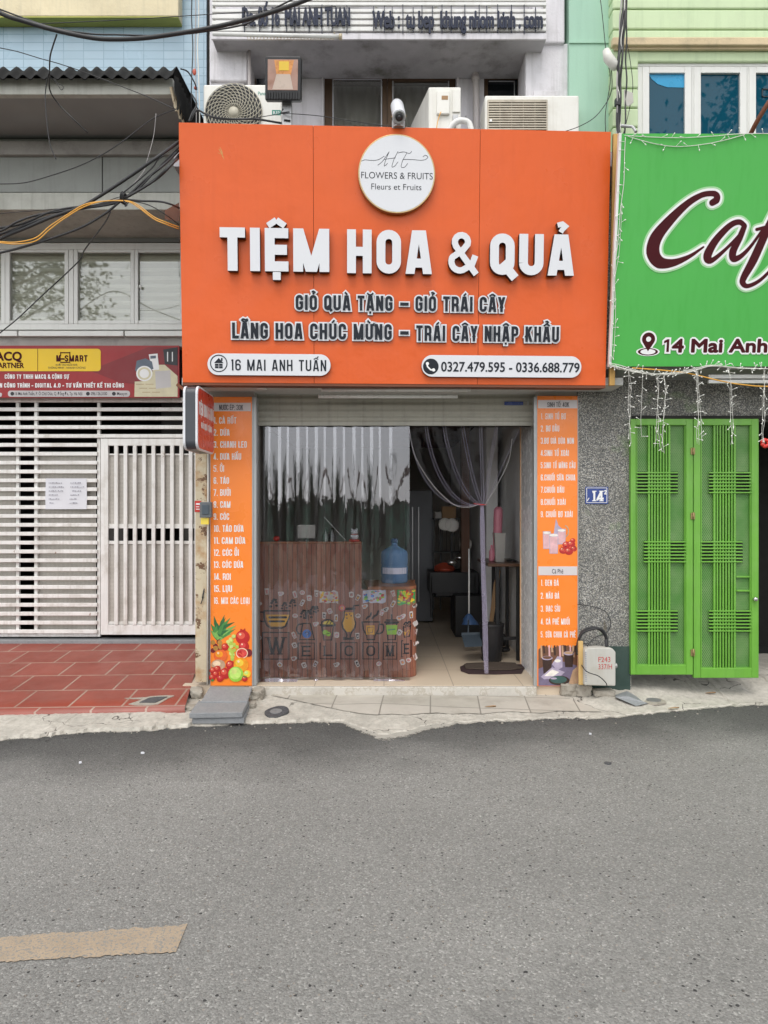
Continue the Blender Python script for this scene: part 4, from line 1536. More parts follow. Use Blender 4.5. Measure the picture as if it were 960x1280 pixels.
# white conduit and the little grey breaker box on it
mb = MB()
mb.tube([P(260.2, 560, -.06), P(260.0, 630, -.06), P(259.8, 700, -.06), P(259.3, 856, -.06)], .0075, 8)
mb.build('white_conduit', M['cable_white'], label='thin white conduit pipe running down beside the rusty post', cat='pipe')
mb = MB(); mb.pbox(249.5, 264, 627.5, 647, -.13, .055)
bx = mb.build('breaker_box', M['breaker_grey'], label='small grey breaker box fixed beside the menu board, over a yellow tag', cat='switch box', bevel=.006)
mb = MB(); mb.pbox(252.5, 261, 631, 643, -.138, .008); mb.build('flap', M['slate_plastic'], bx, bevel=.003)
mb = MB(); mb.pbox(251, 260.5, 647.5, 655.5, -.112, .03); mb.build('yellow_tag', M['yellow'], bx)
# black cable ends dangling in the gap by the post
mb = MB()
mb.tube(smooth_path([P(256, 560, .0), P(257, 640, .02), P(255.5, 690, 0), P(257.5, 720, .0), P(253, 748, -.05)], 5), .006, 6)
mb.tube(smooth_path([P(258, 690, .0), P(254, 705, -.02), P(257, 735, 0), P(251, 755, -.06)], 5), .004, 6)
mb.build('black_cable', M['cable_black'], label='short black cable ends dangling in the gap beside the rusty post', cat='cable')
mb = MB(); mb.box(X(258.5, .05), X(264, .02), .06, .5, .05, 2.7); mb.build('side_wall', M['dark_room'], lh)
# ------------------------------------------------------------------ the shop's own white house above and behind the sign
wh = thing('white_townhouse', (0, .6, 0), 'narrow white lime plastered house with a lettered balcony rail, behind the orange shop sign', 'house')
YU = .75                                      # recessed upper wall
YPl = .35                                     # pilasters
zc = 4.55                                     # canopy top
# upper wall with three openings (front face pieces)
def wall_px(mb, p0, p1, q0, q1, Y, d): mb.pbox(p0, p1, q0, q1, Y, d)
mb = MB()
segs = [(262, 315), (346, 404.5), (571, 605), (652.5, 712)]
for a, b in segs: mb.pbox(a, b, -60, 190, YU, .16)
for (a, b, t_) in ((315, 346, 79), (404.5, 571, 90), (605, 652.5, 92)): mb.pbox(a, b, -60, t_, YU + .001, .158)
mb.build('upper_wall', M['lime'], wh)
mb = MB(); mb.pbox(262, 711, -40, 42, YU - .02, .015)
mb.build('stained_band', M['lime_dirty'], wh)
mb = MB(); mb.pbox(403, 640, 74, 90.5, YU - .05, .048); mb.build('window_lintel', M['lime_dirty'], wh, bevel=.01)
mb = MB(); mb.pbox(595, 656, 74, 91.5, YU - .042, .04); mb.build('mouldy_lintel', M['lime_dirty'], wh, bevel=.012)
# pilasters
mb = MB()
mb.pbox(262, 309, -140, 101, YPl, .38); mb.pbox(264, 305, 101, 190, YPl + .03, .35)
mb.build('pilaster', M['lime'], wh, bevel=.012)
mb = MB()
mb.pbox(657, 711, 54, 190, YPl + .01, .37); mb.pbox(666, 706, -140, 53.5, YPl - .02, .40)
mb.build('pilaster', M['lime'], wh, bevel=.012)
mb = MB(); mb.pbox(667, 698, 113, 124, YPl - .01, .03); mb.build('plaster_ledge', M['lime'], wh, bevel=.006)
mb = MB(); mb.pbox(402, 404.4, 60, 190, YU - .03, .19); mb.pbox(571, 574, 90, 190, YU - .028, .19); mb.build('window_reveal', M['lime'], wh)
mb = MB(); mb.pbox(310, 403, 62, 80, YU - .03, .028); mb.build('lintel', M['lime_dirty'], wh, bevel=.01)
# dark rooms behind
mb = MB(); mb.pbox(300, 700, 60, 200, YU + 1.2, .1); mb.box(X(300, YU), X(700, YU), YU + .2, YU + 1.2, zc + .1, zc + .15)
mb.build('room_wall', M['dark_room'], wh)
# central wooden window
yw2 = YU + .09
fm = MB()
fm.pbox(405, 571, 90, 97, yw2, .06)
for a, b in ((405, 415), (478, 484), (484.3, 490), (562, 571)): fm.pbox(a, b, 97.1, 190, yw2 + (.004 if a == 478 else 0), .06)
fm.pbox(415, 478, 97.1, 99, yw2 + .01, .04); fm.pbox(490, 562, 97.1, 101, yw2 + .01, .04)
w2 = fm.build('window', M['wood_frame'], wh, bevel=.004)
for a, b in ((416, 477), (491, 561)):
    mb = MB(); mb.pbox(a, b, 99, 190, yw2 + .025, .005); mb.build('pane', M['pane_clear'], w2)
    mb = MB()
    for (u0, u1) in ((a - .4, a + .8), (b - .8, b + .4)): mb.pbox(u0, u1, 98.8, 190, yw2 + .012, .012)
    mb.pbox(a, b, 98, 99.2, yw2 + .012, .012)
    mb.build('putty_edge', M['paper'], w2)
mb = MB()
rows = []
for k in range(2):
    rows.append([P(lerp(412, 566, i / 60), 108 if k else 190, yw2 + .22 + .02 * math.sin(i * 1.3)) for i in range(61)])
mb.grid(rows); mb.build('lace_curtain', M['int_grey'], w2)
# dark openings left and right
for (a, b, t_) in ((315, 346, 79), (605, 652.5, 92)):
    fm = MB()
    fm.pbox(a, b, t_, t_ + 5, YU + .06, .05)
    for q in (a, b - 5): fm.pbox(q, q + 5, t_ + 5.1, 190, YU + .06, .05)
    w3 = fm.build('window', M['wood_frame'], wh, bevel=.004)
    mb = MB(); mb.pbox(a + 5, b - 5, t_ + 5, 190, YU + .09, .005); mb.build('pane', M['pane_dark'], w3)
    if a > 400:
        mb = MB(); mb.pbox(a + 6, b - 9, t_ + 9, t_ + 10, YU + .085, .004); mb.pbox(b - 10, b - 9, t_ + 9, 190, YU + .085, .004); mb.build('putty_edge', M['paper'], w3)
# balcony slab, rail and letters
yr = .18
mb = MB(); mb.box(X(265, yr), X(683, yr), yr, YU - .002, Z(49, yr), Z(40, yr)); mb.build('balcony_slab', M['lime_dirty'], wh, bevel=.006)
mb = MB(); mb.pbox(264, 683, 41.5, 49, yr - .02, .018); mb.build('slab_edge', M['lime'], wh, bevel=.003)
Sl = lambda px: (px - 265) / 420.0            # slope of the rail seen: tiny fall to the right
mb = MB()
for (t_, bo) in ((-9, -5), (-3, 1), (2.5, 6.5), (11, 15), (17.5, 23), (25.5, 30.5), (33, 38.5)):
    mb.pbox(265, 683, t_, bo, yr - .02, .025)
rl = mb.build('balcony_rail', M['white_paint'], wh, bevel=.004)
for px in (267, 330, 403, 470, 545, 612, 681):
    mb = MB(); mb.pbox(px - 1.6, px + 1.6, -12, 41, yr + .006, .02); mb.build('rail_post', M['gate_paint'], rl)
NP = front(yr - .05)
mb = MB()
font_text(mb, NP, 'Do. Số 16  MAI ANH TUAN', (303, 437, 9, 31), -.012, .0, bold=.005)
mb.build('rail_lettering', M['navy_letter'], rl)
mb = MB()
font_text(mb, NP, 'Web :  tu bep  khung nhom kinh . com', (466, 678, 13.5, 34), -.012, .0, bold=.005)
lt = mb.build('rail_lettering', M['navy_letter'], rl)
xk = 305
while xk < 680:
    if not 440 < xk < 464:
        mb = MB(); mb.pbox(xk, xk + .9, rng.uniform(5, 9), rng.uniform(38, 42), yr - .035, .01); mb.build('letter_pin', M['navy_letter'], rl)
    xk += rng.uniform(8, 19)
mb = MB(); mb.box(X(255, yr), X(700, yr), yr + .3, yr + .5, Z(-2, yr), Z(-200, yr)); mb.build('balcony_back_wall', M['lime_dirty'], wh)
# rainwater pipe bending across the recess
mb = MB()
pts = smooth_path([P(553, 46, YU - .12), P(573, 52, YU - .11), P(587, 66, YU - .09), P(593, 84, YU - .08), P(595, 110, YU - .08), P(595.5, 180, YU - .08)], 6)
mb.tube(pts, .032, 12)
mb.tube([P(594, 96, YU - .08), P(594.4, 101, YU - .08)], .038, 12)
mb.build('rain_pipe', M['pvc_grey'], wh)
mb = MB(); mb.tube([P(311.5, 52, YPl - .01), P(312, 160, YPl - .01)], .016, 8); mb.build('corner_pipe', M['pvc_grey'], wh)
mb = MB()
mb.tube([P(266, 42.5, yr - .09), P(424, 46, yr - .09)], .018, 10)
mb.tube([P(424, 46, yr - .09), P(427.5, 46.2, yr - .09)], .026, 10, m=1)
for k in range(26):
    x = 309 + k * 4.2
    mb.tube([P(x, 46, yr - .09), P(x + 1.2, 50, yr - .09), P(x + 3, 50, yr - .09), P(x + 4.2, 46, yr - .09)], .0025, 4, m=1)
for px in (272, 418): mb.beam(P(px, 41, yr - .09), P(px, 41, yr - .02), .012, .012, 1)
tag(mb.build('roller_bar', [M['white_paint'], M['rust_post']]), 'white awning roller bar with wire loops under the balcony lettering', 'bar')

# ------------------------------------------------------------------ shop: pillars, shutter, inside
mb = MB()
mb.box(X(240, .2), X(768, .2), -.34, YU + .1, zc - .12, zc)
mb.build('canopy', M['lime_dirty'], wh)
mb = MB(); mb.box(X(240, .0), X(764, 0), -.30, .34, 2.66, 2.72); mb.build('sign_soffit', M['soffit_bounce'], wh)
mb = MB(); mb.box(X(240, .0), X(764, 0), .34, .40, 2.40, zc - .12); mb.build('shop_lintel', M['dark_room'], wh)
for q_ in ((313.5, 320.5, 496, 857, .0, .10), (667.5, 671.4, 496, 858, -.008, .05)):
    mb = MB(); mb.pbox(*q_); mb.build('steel_jamb', M['steel_grey'], wh, bevel=.003)
for q_ in (262, 673):
    mb = MB(); mb.box(X(q_, .03), X(q_ + (56 if q_ < 300 else 49), .03), .03, .3, .05, 2.66); mb.build('shop_pier', M['int_grey'], wh)
# rolled-up steel shutter
mb = MB()
ysh = .16
rows = []
x0, x1 = X(312, ysh), X(670, ysh)
z0, z1 = Z(527, ysh), Z(486, ysh)
prof = []
nsl = 5
for k in range(nsl * 8 + 1):
    t = k / 8
    f = t - int(t)
    prof.append((ysh - .012 * math.sin(PI * min(1, f / .82)) * (1 if f < .82 else 0), lerp(z0, z1, k / (nsl * 8))))
mb.grid([[(x0, y, z), (x1, y, z)] for y, z in prof])
mb.box(x0, x1, ysh - .004, ysh + .03, z0 - .035, z0 - .001)
sh = mb.build('roller_shutter', M['shutter'], wh)
mb = MB(); mb.pbox(630.5, 654, 502, 506.5, ysh - .018, .004); mb.build('maker_plate', M['blue_plate'], sh)
mb = MB(); mb.pbox(659, 661, 501, 506, ysh - .02, .006); mb.build('rivet_plate', M['steel_grey'], sh)
# inside walls
xw = X(650, .8)
mb = MB(); mb.box(xw + .012, xw + .15, .05, .82, .1, 2.5); mb.build('inside_return', M['jamb_white'], wh, bevel=.004)
mb = MB(); mb.box(xw + .004, xw + .013, .815, .835, .1, 2.45); mb.build('corner_strip', M['orange_strip'], wh)
mb = MB(); mb.box(1.41, 1.56, .84, 6.6, .1, 3.0); mb.build('inside_wall', M['int_white'], wh)
mb = MB(); mb.box(-1.70, -1.62, .42, 6.6, .1, 3.0); mb.box(-1.7, 1.5, 6.6, 6.7, .1, 3.0); mb.build('back_wall', M['int_grey'], wh)
mb = MB(); mb.box(-1.7, 1.56, .41, 6.7, 2.78, 2.9); mb.build('inside_ceiling', M['int_ceiling'], wh)
mb = MB(); mb.box(X(577, 2.6), X(587, 2.6), 2.6, 2.75, .12, 2.75); mb.build('inside_post', M['int_ceiling'], wh)
mb = MB(); mb.box(X(608, 2.2), X(622, 2.2), 2.2, 6.6, .12, 2.75); mb.build('inside_nib', M['int_white'], wh)
# downlights in the sign's soffit
for px in (327, 655):
    c = P(px, 491, -.15); c.z = 2.655
    mb = MB(); mb.lathe(c, (0, 0, 1), [(.001, -.004), (.045, -.004), (.05, .003)], 24); mb.build('downlight', M['tube_white'], wh)

# ------------------------------------------------------------------ right neighbour: mint house with pebble-dash ground floor
mh = thing('mint_house', (3.4, .5, 0), 'mint green house with pebble dashed ground floor, right of the orange sign', 'house')
MX1 = 6.2
ym = .30
mb = MB(); mb.box(X(711.5, ym), X(766, ym), ym, ym + .4, 3.9, 9.0); mb.build('mint_wall', M['mint'], mh)
mb = MB(); mb.pbox(711.5, 765.6, 51, 53.5, ym - .012, .012); mb.build('wall_ridge', M['mint'], mh)
ys_ = .18
mb = MB()
grooves = [-110, -82, -55, -28, -3, 10.5, 36, 53, 84.5, 109.5, 134, 158, 185, 215, 245]
for a, b in zip(grooves[:-1], grooves[1:]):
    if b < 60: mb.pbox(766, 1290, a + 1.5, b, ys_, .3)
    else: mb.pbox(766, 798, a + 1.5, b, ys_, .3)
mb.pbox(766, 1290, 55, 77, ys_ + .004, .29)
mb.pbox(766, 797, -110, 245, ys_ + .03, .26); mb.pbox(797, 1290, -110, 76, ys_ + .03, .26)
mb.pbox(766, 1290, 178, 260, ys_ + .002, .3)
mb.build('siding', M['pale_green'], mh, bevel=.012)
mb = MB(); mb.pbox(766, 1290, 46, 56, ys_ - .06, .06); mb.pbox(768, 1290, 56.2, 61.5, ys_ - .03, .03); mb.build('cornice', M['cornice'], mh, bevel=.008)
# window band
ywn = ys_ + .03
fm = MB()
fm.pbox(797, 1290, 77, 83, ywn, .07)
for a, b in ((797, 803), (865, 867.5), (934, 936.5), (1003, 1006)): fm.pbox(a, b, 83.1, 190, ywn + .002, .07)
sash = [(803.2, 864.8), (867.7, 933.8), (936.7, 1002.8), (1006.2, 1290)]
for a, b in sash:
    for q in (a, b - 8.5): fm.pbox(q, q + 8.5, 83.2, 190, ywn - .006, .06)
    fm.pbox(a + 8.6, b - 8.6, 83.2, 91, ywn - .005, .06)
wn_ob = fm.build('window', M['alu_white'], mh, bevel=.004)
for i, (a, b) in enumerate(sash):
    mb = MB(); mb.pbox(a + 8, b - 8, 90, 190, ywn + .02, .005); mb.build('pane', M['pane_teal'], wn_ob)
    if i == 0:
        mb = MB(); FB = front(ywn + .0165)
        poly = [FB.ab(*p) for p in ((811.6, 91.2), (856.2, 91.2), (856.2, 109.5), (834, 109), (822, 105), (815, 99), (811.6, 94))]
        mb.prism(FB, poly[::-1], -.002, 0); mb.build('blue_film', M['blue_film'], wn_ob)
    if i == 2:
        mb = MB(); mb.pbox(952.5, 966, 110.5, 111.7, ywn + .012, .004); mb.pbox(952.5, 953.7, 110.5, 121, ywn + .012, .004); mb.pbox(952.5, 966, 120, 121, ywn + .012, .004); mb.build('sticker', M['print_black'], wn_ob)
mb = MB(); mb.pbox(797, 1290, 76, 260, ywn + .35, .05); mb.build('room_wall', M['dark_room'], mh)
# ground floor
yg = .0
mb = MB(); mb.pbox(722, 789, 190, 870, yg + .012, .4); mb.build('pebble_pier', M['pebble'], mh)
mb = MB(); mb.pbox(789.2, 1290, 430, 521, yg + .05, .35); mb.build('pebble_lintel', M['pebble'], mh)
mb = MB(); mb.pbox(786, 1290, 519.5, 523.5, yg + .03, .05); mb.build('door_head', M['dark_room'], mh)
mb = MB(); mb.pbox(733, 788, 808, 872, yg - .004, .015); mb.build('plinth_tile', M['green_plinth'], mh, bevel=.002)
mb = MB()
mb.pbox(740, 1290, 455, 475, yg + .04, .02)
mb.box(X(725, 0), MX1, -.34, .06, Z(474, -.0) + .02, Z(474, 0) + .06)
mb.build('sign_back', M['soffit'], mh)
mb = MB(); mb.box(X(786, .4), MX1, 2.5, 2.6, 0, 3); mb.box(X(786, .5), MX1, .45, 2.5, 2.55, 2.65); mb.box(MX1, MX1 + .1, .1, 2.6, 0, 9); mb.build('room_wall', M['dark_room'], mh)

# green folding doors
yd = -.035
leaves = ((788.5, 866.3, 843.5), (867.3, 948.5, 847.5))
for li, (a, b, bot) in enumerate(leaves):
    fm = MB()
    d = .045
    T0 = 523.5
    outer, inner = (6.5, 8.5) if li == 0 else (8.5, 9)
    fm.pbox(a, a + outer, T0, bot, yd, d)
    fm.pbox(b - inner, b, T0, bot, yd, d)
    fm.pbox(a + outer + .05, b - inner - .05, T0, T0 + 8, yd + .001, d - .002)
    fm.pbox(a + outer + .05, b - inner - .05, bot - 12.5, bot, yd + .001, d - .002)
    ia, ib = a + outer, b - inner
    # thin inner frame
    for q in (ia + .3, ib - 2.0): fm.pbox(q, q + 1.6, T0 + 8.2, bot - 12.7, yd + .012, .02)
    dlf = fm.build('door_leaf', M['green_paint'], mh, bevel=.004)
    bx0 = ia + 16.5 if li == 0 else ia + 17.5
    for (m0, m1, mm) in ((ia, bx0 - .6, 'green_mesh'), (bx0 - .55, bx0 + 25.9, 'bar_shade'), (bx0 + 25.95, ib, 'green_mesh')):
        mb = MB(); mb.pbox(m0, m1, T0 + 8, bot - 12.5, yd + .034, .004); mb.build('mesh_panel' if mm == 'green_mesh' else 'bar_shade_sheet', M[mm], dlf)  # middle sheet is darker to paint the shade behind the bars
    mb = MB()
    for k in range(8):
        q = bx0 + k * 3.62
        w = 1.2 if k in (0, 7) else .85
        mb.pbox(q - w, q + w, T0 + 8.2, bot - 12.7, yd + .008, .018)
    mb.build('vertical_bars', M['green_paint'], dlf, bevel=.0015)
    for bi, (yy0, side) in enumerate(((590, 'out'), (676.5, 'in'), (763, 'out'))):
        if (side == 'out') == (li == 0): q0, q1 = ia + .2, ia + 52.5
        else: q0, q1 = ib - 53, ib - .2
        if li == 0 and side == 'in': q0, q1 = ib - 53, ib - .2
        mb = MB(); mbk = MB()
        for k in range(7):
            yy = yy0 + k * 4.15
            mb.pbox(q0, q1, yy, yy + 1.7, yd + .002, .016)
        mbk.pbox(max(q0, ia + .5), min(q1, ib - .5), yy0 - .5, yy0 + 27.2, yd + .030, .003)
        mb.build('cross_bars', M['green_paint'], dlf, bevel=.0015)
        mbk.build('gap_shade_plate', M['gap_shade'], dlf)  # solid dark plate painting the shade between the slats
    if li == 1:
        mb = MB(); mb.pbox(ib - 19, ib - 2, 720, 722, yd + .012, .02); mb.pbox(ib - 19, ib - 2, 737.5, 739.5, yd + .012, .02); mb.build('lock_frame', M['green_paint'], dlf, bevel=.0015)
        mb = MB(); c = P(944.5, 749, yd - .03); mb.ball(c, .021, sc=(1, .8, .9)); mb.tube([c, c + Vector((0, .035, 0))], .009, 8)
        mb.ball(c + Vector((.02, .02, 0)), .012); mb.build('knob', M['chrome'], dlf)
    else:
        for yy in (564, 645, 816):
            mb = MB(); mb.pbox(863.6, 868.8, yy - 4, yy + 4, yd - .007, .006); mb.tube([P(866.6, yy - 5, yd - .010), P(866.6, yy + 5, yd - .010)], .005, 8)
            mb.build('hinge', M['brass'], dlf)

# enamel number plate
NPp = front(yg + .010)
mb = MB(); a0, b0 = NPp.ab(731.5, 630); a1, b1 = NPp.ab(760, 608.5)
mb.prism(NPp, rrect(a0, a1, b0, b1, .008), .0, .006)
npl = mb.build('number_plate', M['blue_plate'], label='blue enamel house number plate 14 on the pebble dashed pier', cat='number plate')
mb = MB()
fl_ = front(yg + .003)
sign_text(mb, fl_, '14', (738.8, 754.4, 613.5, 626.5), .19, .16, c0=.001, c1=.0022, serif=True)
sign_text(mb, fl_, '2', (755.2, 758.0, 612.5, 618), .2, c0=.001, c1=.0022)
for (p0, p1) in (((733.2, 628.6), (758.6, 628.0)), ((733.2, 610.2), (758.6, 609.6)), ((733.0, 628), (733.7, 610)), ((758.2, 628), (758.9, 610))):
    aa, bb = fl_.ab(*p0), fl_.ab(*p1); mb.fbox(fl_, aa[0], bb[0], aa[1], bb[1], .001, .0018)
mb.prism(fl_, [fl_.ab(*p) for p in ((733.5, 625.5), (736.2, 622), (736.6, 623), (734, 626.5))], .001, .0021)
mb.build('plate_number', M['print_white'], npl)
# ------------------------------------------------------------------ the big orange shop sign, leaning forward
_y, _l = R(2.25), R(3.5)
_n = Vector((math.sin(_y) * math.cos(_l), -math.cos(_y) * math.cos(_l), -math.sin(_l)))
_u = Vector((math.cos(_y), math.sin(_y), 0))
OS = Plane(P(228, 478, -.5), _u, _n.cross(_u))
(ax, ay), (bx_, by_) = OS.ab(228, 478), OS.ab(757, 483)
W_, H_ = OS.ab(757, 483)[0], OS.ab(222, 153)[1]
sg = thing('shop_sign', OS.pt(W_ / 2, 0, -.05), 'large orange shop sign with white raised letters and a round white logo', 'sign')
mb = MB()
seams = [0, OS.ab(392, 300)[0], OS.ab(599, 300)[0], W_]
for a, b in zip(seams[:-1], seams[1:]):
    mb.fbox(OS, a + .0015, b - .0015, 0, H_, -.012, 0)
mb.build('orange_panel', M['orange'], sg, bevel=.0012)
mb = MB()
mb.fbox(OS, .004, W_ - .004, .004, H_ - .004, -.05, -.0125)
mb.fbox(OS, 0, W_, -.02, .0, -.16, -.004); mb.fbox(OS, 0, .01, .003, H_, -.16, -.0122); mb.fbox(OS, W_ - .01, W_, .003, H_, -.16, -.0122)
mb.build('sign_box', M['panel_side'], sg)
# wide top title
Lt = .062
mb = MB()
for txt, box in (('TIỆM', (277, 412, 287.5, 341)), ('HOA', (434, 538.5, 290, 344)), ('&', (559, 593, 293, 344.5)), ('QUẢ', (610.5, 714, 295, 346))):
    t = .24 if txt != '&' else .15
    sign_text(mb, OS, txt, box, t, .115, .3, .012, Lt, 0, 1)
mb.build('title_lettering', [M['white_letter'], M['letter_side']], sg)
for name, lines in (('gift_lettering', (('GIỎ QUÀ TẶNG', (370, 490.5, 369.5, 388)), ('–', (500, 510.5, 371, 388)), ('GIỎ TRÁI CÂY', (519, 630.5, 371, 389.5)))),
                    ('flower_lettering', (('LẴNG HOA CHÚC MỪNG', (291, 489.5, 404, 423.5)), ('–', (500, 510.5, 406, 424.5)), ('TRÁI CÂY NHẬP KHẨU', (520, 697.5, 407.5, 426.5))))):
    for txt, box in lines:
        mb = MB(); sign_text(mb, OS, txt, box, .215, .13, .36, .006, .020, 0, 1, b=.10)
        bk = mb.build(name, [M['white_letter'], M['letter_side']], sg)
        mb = MB(); sign_text(mb, OS, txt, box, .215, .13, .36, .0205, .0265, 0)
        mb.build('lettering', [M['dark_letter']], bk)


def plate(x0, x1, yt, yb, name):
    a0, b0 = OS.ab(x0, yb); a1, _ = OS.ab(x1, yb); _, b1 = OS.ab((x0 + x1) / 2, yt); _, bm = OS.ab((x0 + x1) / 2, yb)
    b1 = b0 + (b1 - bm)
    mb = MB()
    mb.prism(OS, rrect(a0, a1, b0, b1, (b1 - b0) / 2 - .001, 12), .006, .032, 0, 1)
    return mb.build(name, [M['white_letter'], M['letter_side']], sg, bevel=.002)


pl = plate(260.5, 413.5, 442.5, 469.5, 'address_plate')
mb = MB()
sign_text(mb, OS, '16 MAI ANH TUẤN', (288.5, 408, 450, 463.8), .135, .16, .42, .0325, .034)
mb.build('address_lettering', M['dark_letter'], pl)
mb = MB()
ca, cb = OS.ab(274.5, 455)
ro, ri = .068, .06
for k in range(40):
    t0, t1 = 2 * PI * k / 40, 2 * PI * (k + 1) / 40
    mb.sheet(OS, [(ca + ro * math.cos(t0), cb + ro * math.sin(t0)), (ca + ro * math.cos(t1), cb + ro * math.sin(t1)), (ca + ri * math.cos(t1), cb + ri * math.sin(t1)), (ca + ri * math.cos(t0), cb + ri * math.sin(t0))], .0335)
s_ = .038
mb.sheet(OS, [(ca - s_, cb + .002), (ca + s_, cb + .002), (ca, cb + .042)], .0335)
for i in (0, 1):
    for j in (0, 1):
        x_, y_ = ca - .03 + i * .032, cb - .038 + j * .019
        mb.sheet(OS, [(x_, y_), (x_ + .028, y_), (x_ + .028, y_ + .016), (x_, y_ + .016)], .0335)
mb.sheet(OS, [(ca + .018, cb + .02), (ca + .03, cb + .02), (ca + .03, cb + .042), (ca + .018, cb + .042)], .0338)
mb.build('house_icon', M['dark_letter'], pl)
pl = plate(526.5, 725, 444.5, 471.5, 'phone_plate')
mb = MB()
font_text(mb, OS, '0327.479.595 - 0336.688.779', (551, 722.5, 453, 464.8), .0325, .034, bold=.0018)
mb.build('phone_lettering', M['dark_letter'], pl)
mb = MB()
ca, cb = OS.ab(538, 458.8)
mb.sheet(OS, circle(ca, cb, .062, n=36), .0335, 0)
v = brush([(ca - .032, cb + .026), (ca - .026, cb - .002), (ca - .002, cb - .026), (ca + .028, cb - .03)], [.014, .012, .012, .014])
v += [[Vector(p) for p in circle(ca - .027, cb + .022, .013, n=10)], [Vector(p) for p in circle(ca + .022, cb - .027, .013, n=10)]]
mb.tri2d(OS, union(v), .0341, .0341, 1)
mb.build('phone_icon', [M['dark_letter'], M['print_white']], pl)

# round logo
ca, cb = OS.ab(495.5, 220.5)
rx = (OS.ab(543.5, 220)[0] - OS.ab(448, 220)[0]) / 2
mb = MB(); mb.prism(OS, circle(ca, cb, rx, n=72), .008, .05, 0, 1)
lg = mb.build('logo_disc', [M['gold'], M['gold']], sg, bevel=.003)
mb = MB(); mb.prism(OS, circle(ca, cb, rx * .965, n=72), .040, .0515, 0); mb.build('logo_face', M['white_letter'], lg)
mb = MB()
# handwritten H and T joined by long flourishes
def px_brush(mb, pts, w0, c0=.052, c1=.0525, fr=OS, sub=8, prof=None, m=0):
    pp_ = smooth_path([Vector((*fr.ab(*p), 0)) for p in pts], sub)
    n = len(pp_)
    wd = [w0 * (prof(i / (n - 1)) if prof else 1) for i in range(n)]
    mb.tri2d(fr, union(brush([(p.x, p.y) for p in pp_], wd)), c0, c1, m)
tk = .0035
px_brush(mb, [(452, 205), (456, 203.5), (463, 204), (472, 203.5), (480, 199)], tk)
px_brush(mb, [(472, 210), (478, 205), (486, 193.5)], tk)
px_brush(mb, [(486, 193.5), (482, 203), (480, 211), (484, 208)], tk)
px_brush(mb, [(497, 193), (492, 203), (489.5, 212), (493, 211), (497, 206)], tk)
px_brush(mb, [(480, 203), (486, 202), (494, 201)], tk)
px_brush(mb, [(508, 195), (503, 204), (501, 212), (505, 212.5), (509, 208)], tk)
px_brush(mb, [(497, 195), (504, 193.6), (511, 195.5), (514, 193)], tk)
px_brush(mb, [(503, 203), (510, 203), (517, 203.3), (525, 204), (531, 203), (534, 200), (531, 197.8), (528, 199.5)], tk)
font_text(mb, OS, 'FLOWERS & FRUITS', (451.5, 540, 218, 226.2), .052, .0525, offset=-.004)
font_text(mb, OS, 'Fleurs et Fruits', (464, 526, 232.5, 240), .052, .0525, offset=-.004)
mb.build('logo_lettering', M['dark_letter'], lg)
# scratch mark
mb = MB()
for q in (((273.5, 186), (277, 192), (280, 199)), ((275, 184), (277.5, 190), (278, 196)), ((272.5, 191), (276, 192.5))):
    px_brush(mb, list(q), .006, .0002, .0008, prof=lambda t: .4 + .6 * math.sin(PI * t))
mb.build('scratch', M['wood_yellow'], sg)

# ------------------------------------------------------------------ yellow timber between the two signs
mb = MB()
mb.beam(P(769.5, 168, -.46), P(764.5, 482, -.34), .045, .03, up=(0, 1, 0))
mb.build('timber_batten', M['wood_yellow'], label='yellow timber batten standing in the gap between the orange sign and the green sign', cat='batten', bevel=.003)

# ------------------------------------------------------------------ green coffee sign
_l = R(8.0)
GS = Plane(P(762, 458, -.42), (1, 0, 0), (0, -math.sin(_l), math.cos(_l)))
xr_ = 3.2
h_ = GS.ab(775, 167)[1]
gs = thing('coffee_sign', GS.pt(1.6, 0, -.05), 'green coffee sign with dark red script lettering above the green folding doors', 'sign')
mb = MB()
rows = []
for j in range(13):
    row = []
    for i in range(33):
        a, b = xr_ * i / 32, h_ * j / 12
        row.append(GS.pt(a, b, .0018 * math.sin(a * 9 + math.sin(b * 3)) * (1 if 0 < i < 32 else 0)))
    rows.append(row)
mb.grid(rows)
mb.build('banner_cloth', M['green_sign'], gs)
mb = MB()
mb.fbox(GS, .0, xr_, .0, h_, -.05, -.004)
mb.build('sign_box', M['steel_grey'], gs)
mb = MB(); mb.fbox(GS, -.008, .012, -.002, h_ + .004, -.03, .006); mb.build('edge_strip', M['white_paint'], gs)
Q = lambda x, y: (740 + x / 2.977, 150 + y / 2.977)
strokes = [
    ([(447, 308), (462, 298), (463, 281), (445, 274), (405, 281), (350, 315), (285, 378), (238, 438), (226, 492), (250, 530), (300, 532), (360, 509), (414, 473)], [24, 26, 22, 20, 20, 25, 36, 46, 50, 44, 28, 15, 7]),
    ([(566, 392), (545, 380), (510, 395), (462, 445), (432, 495), (431, 519), (450, 520), (500, 478), (548, 428), (566, 398)], [17, 20, 22, 27, 32, 30, 18, 12, 12, 14]),
    ([(566, 396), (548, 440), (524, 488), (526, 516), (552, 508), (590, 470), (640, 400)], [20, 24, 28, 26, 18, 12, 10]),
    ([(760, 255), (735, 258), (700, 310), (650, 410), (600, 520), (566, 582), (560, 606), (580, 618), (630, 592), (700, 520)], [14, 18, 24, 30, 32, 26, 22, 16, 13, 10]),
    ([(612, 408), (660, 397), (740, 390)], [12, 13, 10]),
    ([(720, 480), (770, 455), (800, 415), (785, 388), (750, 420), (725, 480), (740, 515), (790, 500), (840, 450)], [9, 11, 15, 18, 24, 32, 30, 16, 8]),
    ([(800, 350), (850, 310)], [12, 20]),
]
polys, halo, halo2 = [], [], []
sc_ = GS.ab(*Q(100, 300))[0] - GS.ab(*Q(99, 300))[0]
